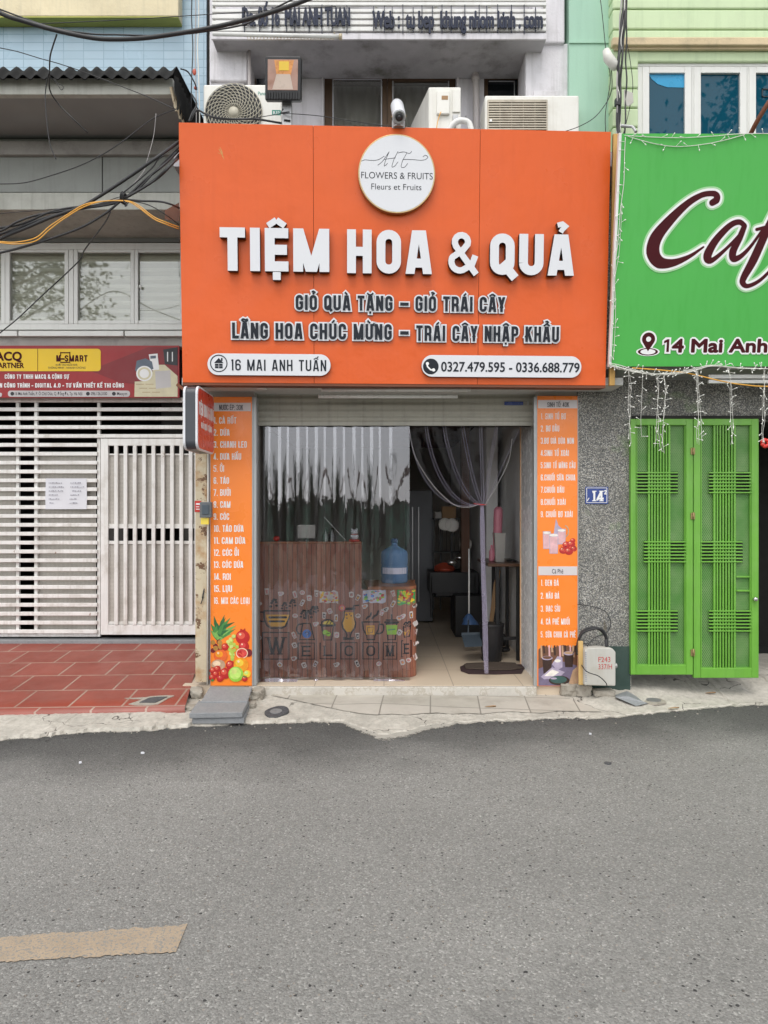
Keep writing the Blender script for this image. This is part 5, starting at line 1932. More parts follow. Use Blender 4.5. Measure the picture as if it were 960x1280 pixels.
for pts, wd in strokes:
    pp_ = smooth_path([Vector((*GS.ab(*Q(*p)), 0)) for p in pts], 6)
    n = len(pp_)
    ww = []
    for i in range(n):
        f = i / 6
        k = min(int(f), len(wd) - 2)
        ww.append(lerp(wd[k], wd[k + 1], f - k) * sc_)
    q2 = [(p.x, p.y) for p in pp_]
    polys += brush(q2, ww)
    halo += brush(q2, [w + 17 * sc_ for w in ww])
    halo2 += brush(q2, [w + 30 * sc_ for w in ww])
M['halo_green'] = mat('pale_green_print', (.34, .62, .32), .45, var=.02)
mb = MB(); mb.tri2d(GS, union(halo2), .0026, .0026, 1); mb.tri2d(GS, union(halo), .0034, .0034, 0); sl = mb.build('script_halo', [M['print_white'], M['halo_green']], gs)
mb = MB(); mb.tri2d(GS, union(polys), .0042, .0046, 0); mb.build('script_lettering', M['maroon'], sl)
def one_shape(e, c):
    (xa, ya), (xb, yb_) = GS.ab(832.6, 440), GS.ab(836.6, 424)
    mb.sheet(GS, [(xa - e, ya - e), (xb + e, ya - e), (xb + e, yb_ + e), (xa + .004 - e, yb_ + e), (xa - .022 - e, yb_ - .014 + e * .3), (xa - .022 - e, yb_ - .034 - e), (xa - e, yb_ - .024 - e)], c)
mb = MB()
font_text(mb, GS, '4 Mai Anh Tuấn', (840, 1028, 424, 440), .0034, .0034, bold=.020)
one_shape(.014, .0034)
ad = mb.build('address_halo', M['print_white'], gs)
mb = MB()
font_text(mb, GS, '4 Mai Anh Tuấn', (840, 1028, 424, 440), .0042, .0042, bold=.0065)
one_shape(0, .0042)
mb.build('address_lettering', M['maroon'], ad)
mb = MB()
ca, cb = GS.ab(810.5, 424)
r0 = .058
def pin(r0, dz, mm, tail):
    pts = circle(ca, cb, r0, n=28, a0=-R(28), a1=R(208)) + [(ca, cb - tail)]
    mb.sheet(GS, pts, dz, mm)
pin(.066, .0034, 1, .115); pin(.052, .0040, 0, .096)
mb.sheet(GS, circle(ca, cb, .020, n=20), .0045, 1)
for rr, dz, mm in ((.094, .0030, 1), (.080, .0036, 0), (.060, .0038, 1)):
    mb.sheet(GS, circle(ca, cb - .098, rr, rr * .36, 30), dz, mm)
mb.build('map_pin', [M['maroon'], M['print_white']], gs)
# white striped valance seen under the coffee sign
mb = MB()
for (t_, bo) in ((468, 473), (474.5, 479)): mb.pbox(886, 1290, t_, bo, -.30, .02)
tag(mb.build('tube_lamp', M['tube_white'], bevel=.004), 'twin white lamp tubes fixed under the green coffee sign', 'lamp')

# ------------------------------------------------------------------ fairy lights on the coffee sign
def bulbs(mb, pts, every, size, frv, spread=1.0):
    L = 0
    nxt = every * .5
    for a, b in zip(pts[:-1], pts[1:]):
        d = (b - a).length
        while L + d >= nxt:
            t = (nxt - L) / d
            p = a.lerp(b, t)
            an = rng.uniform(0, 2 * PI)
            q = p + (Vector((math.cos(an), 0, math.sin(an))) * .035 + frv * rng.uniform(.0, .012)) * spread * rng.uniform(.6, 1.2)
            mb.tube([p, q], .0016, 4, m=1)
            mb.tube([q, q + (q - p).normalized() * size], [.0046, .003], 5, m=1)
            nxt += every * rng.uniform(.7, 1.3)
        L += d
mats_l = [M['cable_white'], M['bulb']]
def string(name, label, pts, every=.075, r=.003, parent=None, size=.014, group=None):
    pts = smooth_path(pts, 5)
    mb = MB(); mb.tube(pts, r, 5); bulbs(mb, pts, every, size, Vector((0, -1, 0)))
    return mb.build(name, mats_l, parent, label, 'fairy lights' if not parent else None, group)
g = lambda px, py, c=.012: GS.pt(*GS.ab(px, py), c)
string('fairy_lights', 'thicker strand of fairy lights running down the whole left edge of the green sign', [g(781, 172), g(780, 195), g(779, 230), g(775, 262), g(772, 300), g(769, 325), g(767, 360), g(765, 395), g(764, 430), g(763, 452)], .07)
string('fairy_lights', 'thinner second strand of fairy lights on the left edge of the green sign', [g(777, 255), g(775, 290), g(773, 318), g(768, 350), g(769, 380), g(768, 415), g(766, 450)], .10, .002)
string('fairy_lights', 'white fairy lights pulled straight along the top edge of the green coffee sign', [g(780, 170), g(810, 172), g(850, 173), g(890, 171), g(930, 168), g(1000, 168), g(1100, 168)], .11)
string('fairy_lights', 'white fairy lights sagging in a swag below the top edge of the green coffee sign', [g(784, 171), g(800, 176), g(825, 182), g(850, 184), g(880, 181), g(905, 176), g(930, 169)], .085)
ic = thing('icicle_lights', g(840, 462, .03), 'tangled white icicle fairy lights hanging below the green coffee sign', 'fairy lights')
s2 = lambda px, py, c=.03: P(px, py, -.46 + rng.uniform(-.015, .015))
for k in range(5):
    oy = rng.uniform(-2, 2.5)
    string('garland', None, [s2(761, 455 + oy), s2(775, 459 + oy * 2), s2(795, 464 + oy), s2(820, 468 + oy * .5), s2(850, 466 + oy), s2(872, 461 + oy), s2(890, 457 + oy * .5), s2(920, 460 + oy * .4), s2(960, 461), s2(1020, 463), s2(1100, 460)], .09, .003, ic)
for (x, top, bot, n_) in ((788, 464, 555, 2), (803, 466, 548, 1), (822, 468, 563, 2), (831, 468, 567, 2), (872, 463, 560, 3), (912, 460, 559, 2), (955, 461, 560, 2), (1003, 462, 556, 2), (1050, 462, 560, 2)):
    for k in range(n_):
        pts = [s2(x + rng.uniform(-2.5, 2.5), top)]
        yy = top
        xx = x + rng.uniform(-1.5, 1.5)
        while yy < bot - 10:
            yy += rng.uniform(14, 24); xx += rng.uniform(-2.2, 2.2) + (x - xx) * .25
            pts.append(s2(xx, min(yy, bot + rng.uniform(-6, 4))))
        string('strand', None, pts, .07, .0015, ic, .012)
mb = MB(); mb.tube(smooth_path([P(790, 460, -.43), P(830, 463, -.45), P(862, 467, -.45), P(900, 476, -.44), P(930, 481, -.43), P(970, 483, -.42), P(1100, 480, -.4)], 6), .005, 6)
tag(mb.build('orange_wire', M['cable_orange']), 'thin orange wire sagging under the green coffee sign among the icicle lights', 'cable')
mb = MB()
for k in range(7):
    an = k * 2 * PI / 7
    mb.ball(P(957 + 4 * math.cos(an), 554 + 4 * math.sin(an), -.40), .020, 8, 6, sc=(1, .6, .8))
tag(mb.build('red_bow', M['red']), 'small red artificial flower hanging from an icicle light strand by the dark doorway', 'ornament')

# ------------------------------------------------------------------ little projecting light box
xl0, xl1 = X(229.5, -.65), X(246.5, -.65)
z0, z1 = Z(561, -.65), Z(482, -.65)
SF = Plane((0, 0, 0), (0, 1, 0), (0, 0, 1))      # looking along +X at the side
lb = thing('light_box_sign', ((xl0 + xl1) / 2, -.4, z0), 'small projecting red light box sign with dark rounded edge left of the menu board', 'sign')
pr = rrect(-.65, -.14, z0, z1, .06, 8)
mb = MB(); mb.prism(SF, pr, xl0 + .014, xl1 - .014, 0); mb.build('case', M['lightbox_side'], lb, bevel=.004)
mb = MB(); mb.prism(SF, rrect(-.655, -.135, z0 - .005, z1 + .005, .065, 8), xl1 - .0138, xl1 + .004, 0); mb.prism(SF, rrect(-.655, -.135, z0 - .005, z1 + .005, .065, 8), xl0 - .004, xl0 + .0138, 0); mb.build('white_rim', M['white_letter'], lb, bevel=.003)
mb = MB(); mb.prism(SF, rrect(-.64, -.15, z0 + .01, z1 - .01, .055, 8), xl1 + .0042, xl1 + .0062, 0); mb.prism(SF, rrect(-.64, -.15, z0 + .01, z1 - .01, .055, 8), xl0 - .0062, xl0 - .0042, 0); fc = mb.build('red_face', M['lightbox_red'], lb)
mb = MB()
TF = Plane((xl1 + .0062, 0, 0), (0, 1, 0), (0, 0, 1))
gl_, w_ = stroke_text('TIỆM HOA & QUẢ', .05, .10, .022, .012, .03)
for v_, f_ in gl_: mb.tri2d(TF, ([(-.625 + p[0] * .46 / w_, z0 + .27 + p[1]) for p in v_], f_), .0004, .0008)
gl_, w_ = stroke_text('GIỎ QUÀ TẶNG', .03, .05, .012, .008, .02)
for v_, f_ in gl_: mb.tri2d(TF, ([(-.56 + p[0] * .34 / w_, z0 + .17 + p[1]) for p in v_], f_), .0004, .0008)
mb.build('face_lettering', M['print_white'], fc)
mb = MB(); mb.tube([P(222, 481, -.25), P(241, 495, -.35)], .014, 10); mb.tube([Vector((xl0 + .05, -.14, z0 + .35)), Vector((xl0 + .05, .02, z0 + .35))], .014, 10)
mb.build('bracket', M['panel_side'], lb)

# lamp fitting below the orange sign
lf = MB()
lf.box(X(397, -.2), X(578, -.2), -.24, -.16, Z(486, -.2) - .0, Z(483.5, -.2) + .05)
lamp = lf.build('tube_lamp', M['ac_white'], label='long white twin tube lamp fixed under the orange shop sign', cat='lamp', bevel=.006)
for (a, b, yy, Y) in ((402, 588, 487.0, -.27), (398, 572, 495.5, -.12)):
    mb = MB(); mb.tube([P(a, yy, Y), P(b, yy, Y)], .017, 10); mb.build('tube', M['tube_white'], lamp)

# ------------------------------------------------------------------ menu boards
BP = front(-.012)
def board(x0, x1, y0, y1, label):
    b = thing('menu_board', P((x0 + x1) / 2, y1, 0), label, 'menu board')
    mb = MB(); mb.pbox(x0, x1, y0, y1, -.010, .022); mb.build('board_face', M['board_orange'], b)
    mb = MB(); mb.pbox(x0 - 1.0, x0 - .05, y0 - .3, y1 + .3, -.014, .03); mb.pbox(x1 + .05, x1 + 1.0, y0 - .3, y1 + .3, -.014, .03); mb.build('edge_frame', M['steel_grey'], b)
    return b
def header(b, x0, x1, yt, yb, txt, tx0, tx1, tt, tb):
    mb = MB(); mb.pbox(x0, x1, yt, yb, -.0125, .002); hh = mb.build('header_strip', M['board_grey'], b)
    mb = MB()
    if txt == 'Cà Phê': font_text(mb, front(-.0126), txt, (tx0, tx1, tt, tb), .0004, .0008, offset=.03)
    else: sign_text(mb, front(-.0126), txt, (tx0, tx1, tt, tb), .27, .06, .22, .0004, .0008)
    mb.build('header_lettering', M['print_black'], hh)
def items(b, rows, pitch=None):
    for txt, x0, x1, yt, yb in rows:
        mb = MB(); sign_text(mb, front(-.0103), txt, (x0, x1, yt, yb), .21, .085, .28, .0004, .0008)
        mb.build('item_lettering', M['print_white'], b)

b1 = board(263, 315, 496, 857, 'tall orange juice menu board with a fruit picture, left of the shop opening')
header(b1, 263.2, 313.5, 503.5, 514, 'NƯỚC ÉP: 30K', 274, 304, 506, 512.5)
L1 = [('1. CÀ RỐT', 295.5), ('2. DỨA', 287), ('3. CHANH LEO', 308.5), ('4. DƯA HẤU', 301.5), ('5. ỔI', 280), ('6. TÁO', 286.3), ('7. BƯỞI', 288.3), ('8. CAM', 288), ('9. CÓC', 286.5), ('10. TÁO DỨA', 304.5), ('11. CAM DỨA', 306.7),
      ('12. CÓC ỔI', 298.5), ('13. CÓC DỨA', 304), ('14. ROI', 288.5), ('15. LỰU', 290), ('16. MIX CÁC LOẠI', 311.8)]
items(b1, [(t, 267, x1, 521.4 + 15.02 * k, 529.6 + 15.02 * k) for k, (t, x1) in enumerate(L1)])
b2 = board(671.5, 722, 495, 857.5, 'tall orange smoothie and coffee menu board right of the shop opening')
header(b2, 672.5, 721.5, 500, 510.3, 'SINH TỐ: 40K', 684, 711.5, 502.8, 508.8)
L2 = [('1. SINH TỐ BƠ', 707), ('2. BƠ DẦU', 699), ('3.BƠ GIÀ DỪA NON', 717.3), ('4.SINH TỐ XOÀI', 711), ('5.SINH TỐ MÃNG CẦU', 719.2), ('6.CHUỐI SỮA CHUA', 719), ('7.CHUỐI DÂU', 705.2), ('8.CHUỐI XOÀI', 707), ('9. CHUỐI BƠ XOÀI', 715.6)]
items(b2, [(t, 676, x1, 516.6 + 15.3 * k, 524.1 + 15.3 * k) for k, (t, x1) in enumerate(L2)])
header(b2, 673, 721.6, 708, 719, 'Cà Phê', 690, 704, 711.2, 716.8)
L3 = [('1. ĐEN ĐÁ', 698.3), ('2. NÂU ĐÁ', 699), ('3. BẠC SỈU', 700), ('4. CÀ PHÊ MUỐI', 712), ('5. SỮA CHUA CÀ PHÊ', 719.5)]
items(b2, [(t, 676, x1, 724.7 + 16.15 * k, 732.2 + 16.15 * k) for k, (t, x1) in enumerate(L3)])

# printed fruit on the juice board
FC = {'leafd': (.03, .13, .045), 'leaf': (.07, .24, .06), 'leafl': (.20, .42, .10), 'grape': (.42, .52, .08), 'grapel': (.58, .66, .20), 'red': (.46, .02, .02), 'redl': (.68, .10, .06), 'ored': (.70, .13, .03), 'orange': (.80, .30, .02), 'yel': (.80, .55, .05),
      'lime': (.28, .55, .06), 'limel': (.48, .70, .16), 'plum': (.16, .015, .02), 'cream': (.80, .60, .42), 'pine': (.42, .22, .05), 'seed': (.62, .06, .06), 'white': (.80, .76, .70), 'dark': (.045, .025, .02), 'brown': (.16, .075, .045), 'lav': (.42, .36, .48), 'lavd': (.17, .14, .22), 'tan': (.50, .32, .20), 'pinkm': (.70, .42, .44), 'teal': (.05, .11, .10), 'mauve': (.52, .40, .48)}
fm_, fk = [], {}
for k_, c_ in FC.items():
    fk[k_] = len(fm_); fm_.append(mat('print_' + k_, c_, .35, var=.14, vs=28))
class Pic:
    def __init__(s): s.mb = MB(); s.c = .0006; s.fr = front(-.0103)
    def poly(s, k, pts): s.c += .00004; s.mb.sheet(s.fr, [s.fr.ab(*p) for p in pts], s.c, fk[k])
    def disc(s, k, x, y, r, ry=None, n=22):
        s.poly(k, [(x + r * math.cos(-2 * PI * i / n), y + (ry or r) * math.sin(-2 * PI * i / n)) for i in range(n)])
    def fruit(s, k, kl, x, y, r, ry=None):
        s.disc(k, x, y, r, ry); s.disc(kl, x - r * .22, y - (ry or r) * .25, r * .55, (ry or r) * .5); s.disc('cream', x - r * .35, y - (ry or r) * .42, r * .16)
pc = Pic()
r2 = random.Random(3)
for k in range(26):                                  # pineapple crown
    an = R(lerp(-165, -10, r2.random())); ln = r2.uniform(10, 24)
    bx0, by0 = 272 + r2.uniform(-4, 6), 800 - r2.uniform(0, 12)
    tx, ty = bx0 + ln * math.cos(an), by0 + ln * math.sin(an) * .95
    tx = max(263.6, min(tx, 296)); px_, py2 = -math.sin(an) * 2.6, math.cos(an) * 2.6
    pc.poly(('leafd', 'leaf', 'leafl', 'leaf')[k % 4], [(max(263.5, bx0 - px_), by0 - py2), (max(263.5, (bx0 + tx) / 2 - px_), (by0 + ty) / 2 - py2), (tx, ty), ((bx0 + tx) / 2 + px_ * .6, (by0 + ty) / 2 + py2 * .6), (bx0 + px_, by0 + py2)])
for k in range(14): pc.disc('pine' if k % 2 else 'plum', 266 + r2.uniform(0, 14), 806 + r2.uniform(-4, 14), 3.0)
for k in range(40):
    t = r2.random(); w = 8 * math.sin(PI * min(1, t * 1.1 + .12)); pc.disc('grape' if k % 3 else 'grapel', 290.5 + r2.uniform(-w, w) * .85, 795 + t * 31, 2.3)
pc.fruit('red', 'redl', 303.5, 796.5, 8.8); pc.poly('red', [(300, 789), (301, 785.5), (304, 787.5), (306.5, 785), (307, 789)])
pc.fruit('red', 'seed', 305, 808, 6.5); pc.disc('plum', 310.5, 816, 5)
pc.disc('cream', 302.5, 816.5, 7.5, 6.6); pc.disc('seed', 302.5, 816.5, 6.4, 5.5)
for k in range(22): pc.disc('redl' if k % 2 else 'red', 302.5 + r2.uniform(-4.6, 4.6), 816.5 + r2.uniform(-3.8, 3.8), 1.0, n=8)
pc.fruit('red', 'redl', 281.5, 808.5, 4.5); pc.fruit('ored', 'orange', 276, 819.5, 8.6, 7.8)
pc.fruit('tan', 'cream', 273, 831, 8.8, 6.8); pc.fruit('red', 'redl', 288, 831, 5.6); pc.fruit('orange', 'yel', 301.5, 830.5, 9.4, 8.8)
for (x, y) in ((266.5, 838), (270, 842.5), (265.5, 846.5), (272, 836), (275, 848)): pc.fruit('red', 'redl', x, y, 4.2)
pc.fruit('red', 'redl', 281.5, 841.5, 6.4, 6.8); pc.fruit('red', 'seed', 276, 847.5, 4)
pc.disc('lime', 295, 842.5, 9.4, 9.6); pc.disc('limel', 294.2, 841.5, 7.2, 7.4); pc.disc('grapel', 293, 839, 3.4)
pc.fruit('yel', 'limel', 309, 842, 4.6); pc.fruit('red', 'redl', 306, 848, 3.6); pc.poly('leaf', [(303.5, 846), (305.5, 844), (306.5, 846), (308.6, 844.4), (308, 847)])
pc.poly('leaf', [(263.6, 850), (266, 848), (268, 850.5), (265.5, 852)])
pc.mb.build('fruit_print', fm_, b1)
pc = Pic()
def glass(x, y0, y1, w, k='pinkm'):
    pc.poly('mauve', [(x - w, y1), (x - w * 1.15, y0), (x + w * 1.15, y0), (x + w, y1)][::-1]); pc.poly(k, [(x - w * .8, y1 - 1), (x - w * .95, y0 + 4), (x + w * .95, y0 + 4), (x + w * .8, y1 - 1)][::-1]); pc.disc('white', x, y0 + 2, w * 1.05, 1.6)
pc.poly('lav', [(692, 668), (695, 648), (698, 657), (704, 662), (706, 680), (693, 681)][::-1])
for i in range(16):
    a0_, a1_ = -PI / 2 + PI * i / 16, -PI / 2 + PI * (i + 1) / 16
    pc.poly('tan', [(706 + 4 * math.cos(a0_), 664 + 6 * math.sin(a0_)), (706 + 4 * math.cos(a1_), 664 + 6 * math.sin(a1_)), (706 + 5.4 * math.cos(a1_), 664 + 7.6 * math.sin(a1_)), (706 + 5.4 * math.cos(a0_), 664 + 7.6 * math.sin(a0_))][::-1])
glass(702, 661, 680, 4.6); glass(683.5, 664, 686, 4.4); glass(692, 667, 692, 5.2)
for (x, y, r_) in ((708, 681, 5), (714, 680, 5), (704, 688, 5), (711, 689, 5.4), (717, 686, 4), (716, 675.5, 3.2)):
    pc.fruit('red', 'redl', x, y, r_, r_ * .85)
for k in range(10): pc.poly('dark' if k % 2 else 'redl', [(700 + k * 1.9, 684 + (k % 3) * 3), (702 + k * 1.9, 682 + (k % 3) * 3), (702.6 + k * 1.9, 683 + (k % 3) * 3)][::-1])
pc.mb.build('smoothie_print', fm_, b2)
pc = Pic()
pc.poly('brown', [(673, 857), (673, 812), (678, 807), (690, 810), (704, 806), (714, 809), (721.5, 806), (721.5, 857)][::-1])
for k in range(14):
    x = 676 + k * 3.3; h2 = r2.uniform(8, 22); pc.poly(('tan', 'dark', 'brown', 'pinkm')[k % 4], [(x, 806 + h2), (x - .5, 807), (x + r2.uniform(.6, 2.4), 806.5), (x + 2.4, 806 + h2)][::-1])
pc.poly('lavd', [(673, 857), (673, 836), (700, 826), (721.5, 832), (721.5, 857)][::-1])
pc.poly('tan', [(710, 857), (716, 838), (721.5, 833), (721.5, 857)][::-1])
for (x, y0, y1, w) in ((684, 822, 842, 6.2), (711, 816, 834, 6.2)):
    pc.poly('dark', [(x - w * .75, y1), (x - w, y0), (x + w, y0), (x + w * .75, y1)][::-1]); pc.disc('lav', x, y0 + .5, w * 1.08, 2.6); pc.disc('brown' if x < 700 else 'tan', x, y0, w * .9, 1.8)
pc.poly('dark', [(715.5, 818), (719, 808), (720, 808.4), (716.5, 818)][::-1])
pc.poly('lav', [(690, 830), (697, 820), (703, 822), (703, 834), (696, 838)][::-1]); pc.disc('white', 697, 826, 4, 2)
pc.poly('lav', [(676, 846), (690, 834), (706, 840), (698, 848), (680, 849)][::-1]); pc.poly('white', [(680, 845), (690, 836.5), (699, 840), (692, 845)][::-1])
pc.disc('dark', 699, 850.5, 13, 6); pc.disc('teal', 698, 849.5, 10.5, 4.6); pc.disc('lav', 692, 848, 4, 1.2)
pc.mb.build('coffee_print', fm_, b2)
# ------------------------------------------------------------------ counter with its stickers
CY = .30
cx0, cx1 = X(320, CY), X(521, CY)
zt1, zt2 = Z(733, CY), Z(677, CY)
xm = X(452, CY)
ct = thing('shop_counter', ((cx0 + cx1) / 2, CY + .25, .123), 'brown wood panelled shop counter with welcome drawings and drink stickers behind the clear strip curtain', 'counter')
cr = .11
def front_path(x):
    """plan of the counter face: flat, rounding away at the right end"""
    return CY if x < cx1 - cr else CY + cr - math.sqrt(max(0, cr * cr - (x - cx1 + cr) ** 2))
xs = [lerp(cx0, cx1 - cr, k / 20) for k in range(21)] + [cx1 - cr + cr * math.sin(PI / 2 * k / 10) for k in range(1, 11)]
prof = [(x, front_path(x)) for x in xs] + [(cx1, CY + .62)]
mb = MB()
mb.grid([[(x, y, .20) for x, y in prof], [(x, y, zt1 - .03) for x, y in prof]], smooth=False)
k2 = [p for p in prof if p[0] <= xm]
mb.box(cx0, xm, CY + .0005, CY + .05, zt1 - .0299, zt2 - .02)
mb.build('wood_panel', M['woodpanel'], ct)
mb = MB()
mb.grid([[(x, y - .006, .125) for x, y in prof], [(x, y - .006, .205) for x, y in prof]], smooth=False)
mb.build('plinth', M['woodpanel'], ct)
mb = MB()
tp = [(x, y - .012) for x, y in prof if x >= xm - .0] + [(cx1 + .012, CY + .62), (xm, CY + .62)]
TPl = Plane((0, 0, 0), (1, 0, 0), (0, 1, 0))
mb.prism(TPl, tp, zt1 - .03, zt1, 0)
mb.box(cx0, xm, CY - .008, CY + .06, zt2 - .0199, zt2)
mb.build('counter_edge', M['counter_top'], ct, bevel=.004)
mb = MB(); mb.box(cx0, xm - .002, CY + .06, CY + .6, zt1 - .03, zt1); mb.box(cx0, cx0 + .02, CY + .06, CY + .6, .125, zt1 - .031); mb.build('worktop', M['table_wood'], ct)

class CounterFace:
    """drawing surface that follows the counter face, from zoomed photo coordinates"""
    def ab(s, px, py):
        p = P(px, py, CY); return (p.x, p.z)
    def pt(s, a, b, c=0):
        y = front_path(a); return Vector((a + (c if a > cx1 - .03 else 0), y - c - .0008, b))
CF = CounterFace()
q = lambda x, y: (310 + x / 4.174, 660 + y / 4.174)
u_ = X(311, CY) - X(310, CY)
M['ink_navy'] = mat('navy_black_sticker', (.008, .008, .014), .8, spec=.1)
M['st_white'] = mat('white_sticker_outline', (.66, .60, .58), .5)
M['st_orange'] = mat('orange_sticker', (.85, .42, .02), .45)
M['st_blue'] = mat('blue_sticker', (.02, .17, .60), .45)
M['st_green'] = mat('green_sticker', (.36, .70, .04), .45)
M['st_pink'] = mat('pink_sticker', (.58, .22, .22), .5)
M['st_brown'] = mat('brown_sticker', (.20, .09, .06), .5)
M['st_lav'] = mat('lavender_sticker', (.60, .60, .72), .5)
M['st_yellow'] = mat('yellow_sticker', (.82, .62, .04), .5)
M['st_teal'] = mat('leaf_sticker', (.06, .36, .10), .5)
SM = [M['ink_navy'], M['st_orange'], M['st_blue'], M['st_green'], M['st_white'], M['st_pink'], M['st_brown'], M['st_yellow'], M['st_teal'], M['st_lav'], M['red']]
INK, ORA, BLU, GRN, WHT, PNK, BRN, YEL, TEA, LAV, RED = range(11)

class Draw:
    def __init__(s): s.mb = MB(); s.c = .0006
    def up(s): s.c += .00005
    def line(s, pts, w, m=INK, closed=False, curve=False):
        s.up()
        pts = [Vector((*CF.ab(*q(*p)), 0)) for p in pts]
        if curve: pts = smooth_path(pts, 5)
        ww = w * 1.3 * u_ / 4.174
        pp_ = [(p.x, p.y) for p in pts]
        if closed: pp_ = pp_ + [pp_[0]]
        s.mb.tri2d(CF, union(brush(pp_, [ww] * len(pp_))), s.c, s.c, m)
    def fill(s, pts, m):
        s.up(); s.mb.sheet(CF, [CF.ab(*q(*p)) for p in pts], s.c, m)
    def disc(s, x, y, r, m, ry=None):
        s.fill([(x + r * math.cos(2 * PI * k / 20), y + (ry or r) * math.sin(2 * PI * k / 20)) for k in range(20)], m)
    def done(s, name): return s.mb.build(name, SM, ct)
def leafsprig(d, x, y, s):
    d.line([(x, y + 26 * s), (x, y)], 3)
    for k, (dx, dy) in enumerate(((-12, -4), (12, -8), (-16, 14), (15, 10), (0, -22), (-6, -14), (9, -20))):
        d.disc(x + dx * s, y + dy * s, 8 * s, INK, 6 * s)
# letters in squares
boxes = (('W', 76, 545, 214, 684), ('E', 262, 600, 346, 684), ('L', 376, 600, 459, 682), ('C', 485, 598, 569, 683), ('O', 599, 598, 682, 683), ('M', 706, 598, 776, 684), ('E', 802, 588, 852, 672))
d = Draw()
for ch, x0, y0, x1, y1 in boxes:
    if ch == 'L': d.line([(x0, y0), (x0, y1), (x1, y1), (x1, y0)], 5)
    else: d.line([(x0, y0), (x1, y0), (x1, y1), (x0, y1)], 5.5 if ch == 'W' else 4.5, closed=True)
d.done('letter_squares')
mb = MB()
for ch, x0, y0, x1, y1 in boxes:
    w = x1 - x0
    a, b = q(x0 + w * .22, 0)[0], q(x1 - w * .22, 0)[0]
    t0, t1 = q(0, lerp(y0, y1, .17))[1], q(0, lerp(y0, y1, .83))[1]
    if ch == 'W': a, b = q(x0 + w * .16, 0)[0], q(x1 - w * .14, 0)[0]
    class Shift:
        ab = staticmethod(CF.ab)
        pt = staticmethod(lambda a_, b_, c_=0: CF.pt(a_, b_, c_))
    sign_text(mb, Shift, ch, (a, b, t0, t1), .15, .1, .3, .0006, .0006, serif=True)
mb.build('welcome_lettering', M['ink_navy'], ct)
# line drawings
d = Draw()          # wide cup
d.line([(85, 432), (218, 432), (213, 470), (196, 512), (176, 522), (118, 522), (98, 508), (84, 470)], 7, closed=True)
d.line([(84, 440), (62, 440), (52, 462), (62, 484), (82, 488)], 6, curve=True)
d.fill([(93, 452), (216, 452), (206, 480), (190, 510), (172, 514), (122, 514), (106, 500)], ORA)
d.line([(112, 466), (198, 466)], 9); d.line([(112, 487), (188, 487)], 8)
leafsprig(d, 135, 395, 1.0); leafsprig(d, 190, 408, .8); leafsprig(d, 232, 395, .9)
d.done('cup_drawing')
d = Draw()          # jug
d.line([(286, 498), (324, 498), (346, 582), (270, 582)], 6, closed=True)
d.line([(286, 500), (262, 505), (254, 530), (264, 550), (278, 552)], 6, curve=True)
d.disc(307, 552, 23, BLU); d.line([(298, 548), (306, 542), (316, 548), (308, 560)], 3, INK, curve=True)
for (x, y, s) in ((290, 450, .9), (315, 455, 1.0), (340, 430, .9), (355, 425, .7)): leafsprig(d, x, y, s)
d.done('jug_drawing')
d = Draw()          # domed cup
d.line([(386, 512), (446, 512), (436, 584), (396, 584)], 6, closed=True)
d.line([(378, 506), (454, 506)], 8)
d.line([(384, 502), (390, 486), (416, 478), (442, 486), (450, 502)], 5, curve=True)
d.fill([(390, 502), (398, 488), (424, 482), (444, 494), (446, 503)], YEL); d.line([(410, 500), (420, 484)], 3); d.line([(428, 500), (436, 488)], 3)
d.disc(404, 545, 14, GRN); d.disc(420, 553, 12, GRN); d.line([(398, 556), (428, 548)], 2)
d.done('ice_cup_drawing')
d = Draw()          # tall glass with straw
d.line([(503, 425), (552, 425), (550, 462), (562, 495), (558, 522), (540, 545), (534, 560), (534, 570), (548, 580), (500, 580), (514, 570), (516, 560), (512, 545), (494, 522), (490, 495), (504, 462)], 6, closed=True)
d.line([(500, 420), (556, 420)], 8); d.line([(548, 420), (552, 406), (578, 403)], 6)
d.line([(500, 572), (524, 576), (550, 572)], 6)
d.fill([(506, 440), (550, 440), (550, 465), (558, 497), (552, 520), (536, 542), (516, 542), (500, 520), (495, 497), (505, 465)], ORA)
for (x, y, r_) in ((514, 452, 6), (530, 448, 4), (538, 458, 4), (516, 470, 4)): d.disc(x, y, r_, BRN)
d.disc(490, 417, 18, RED); d.disc(490, 417, 13, PNK); d.disc(490, 417, 5, ORA)
d.done('juice_glass_drawing')
d = Draw()          # coffee cup with steam
d.line([(596, 490), (686, 490), (680, 530), (662, 562), (660, 582), (622, 582), (620, 562), (602, 530)], 6, closed=True)
d.line([(686, 502), (706, 506), (706, 535), (690, 550), (672, 550)], 6, curve=True)
d.line([(618, 474), (626, 464), (636, 460), (642, 444)], 7, curve=True); d.line([(650, 472), (658, 460), (672, 452), (680, 434)], 8, curve=True)
d.fill([(616, 508), (660, 508), (660, 556), (616, 556)], ORA); d.line([(622, 520), (654, 516), (650, 545), (626, 548)], 3, BRN, closed=True)
d.done('coffee_cup_drawing')
d = Draw()          # take-away cup
d.line([(716, 492), (782, 492)], 9); d.line([(722, 480), (776, 480)], 6); d.line([(750, 478), (750, 452)], 6)
d.line([(722, 498), (730, 582), (768, 582), (776, 498)], 6, closed=True)
d.fill([(720, 506), (780, 506), (774, 556), (726, 556)], GRN); d.line([(732, 532), (766, 528)], 5, TEA)
d.done('beer_cup_drawing')
d = Draw()
d.line([(810, 520), (848, 515), (842, 566), (816, 570)], 5, closed=True)
d.fill([(812, 538), (824, 545), (832, 536), (846, 530), (842, 556), (816, 560)], ORA); leafsprig(d, 822, 505, .6); leafsprig(d, 840, 502, .6)
d.done('pot_drawing')
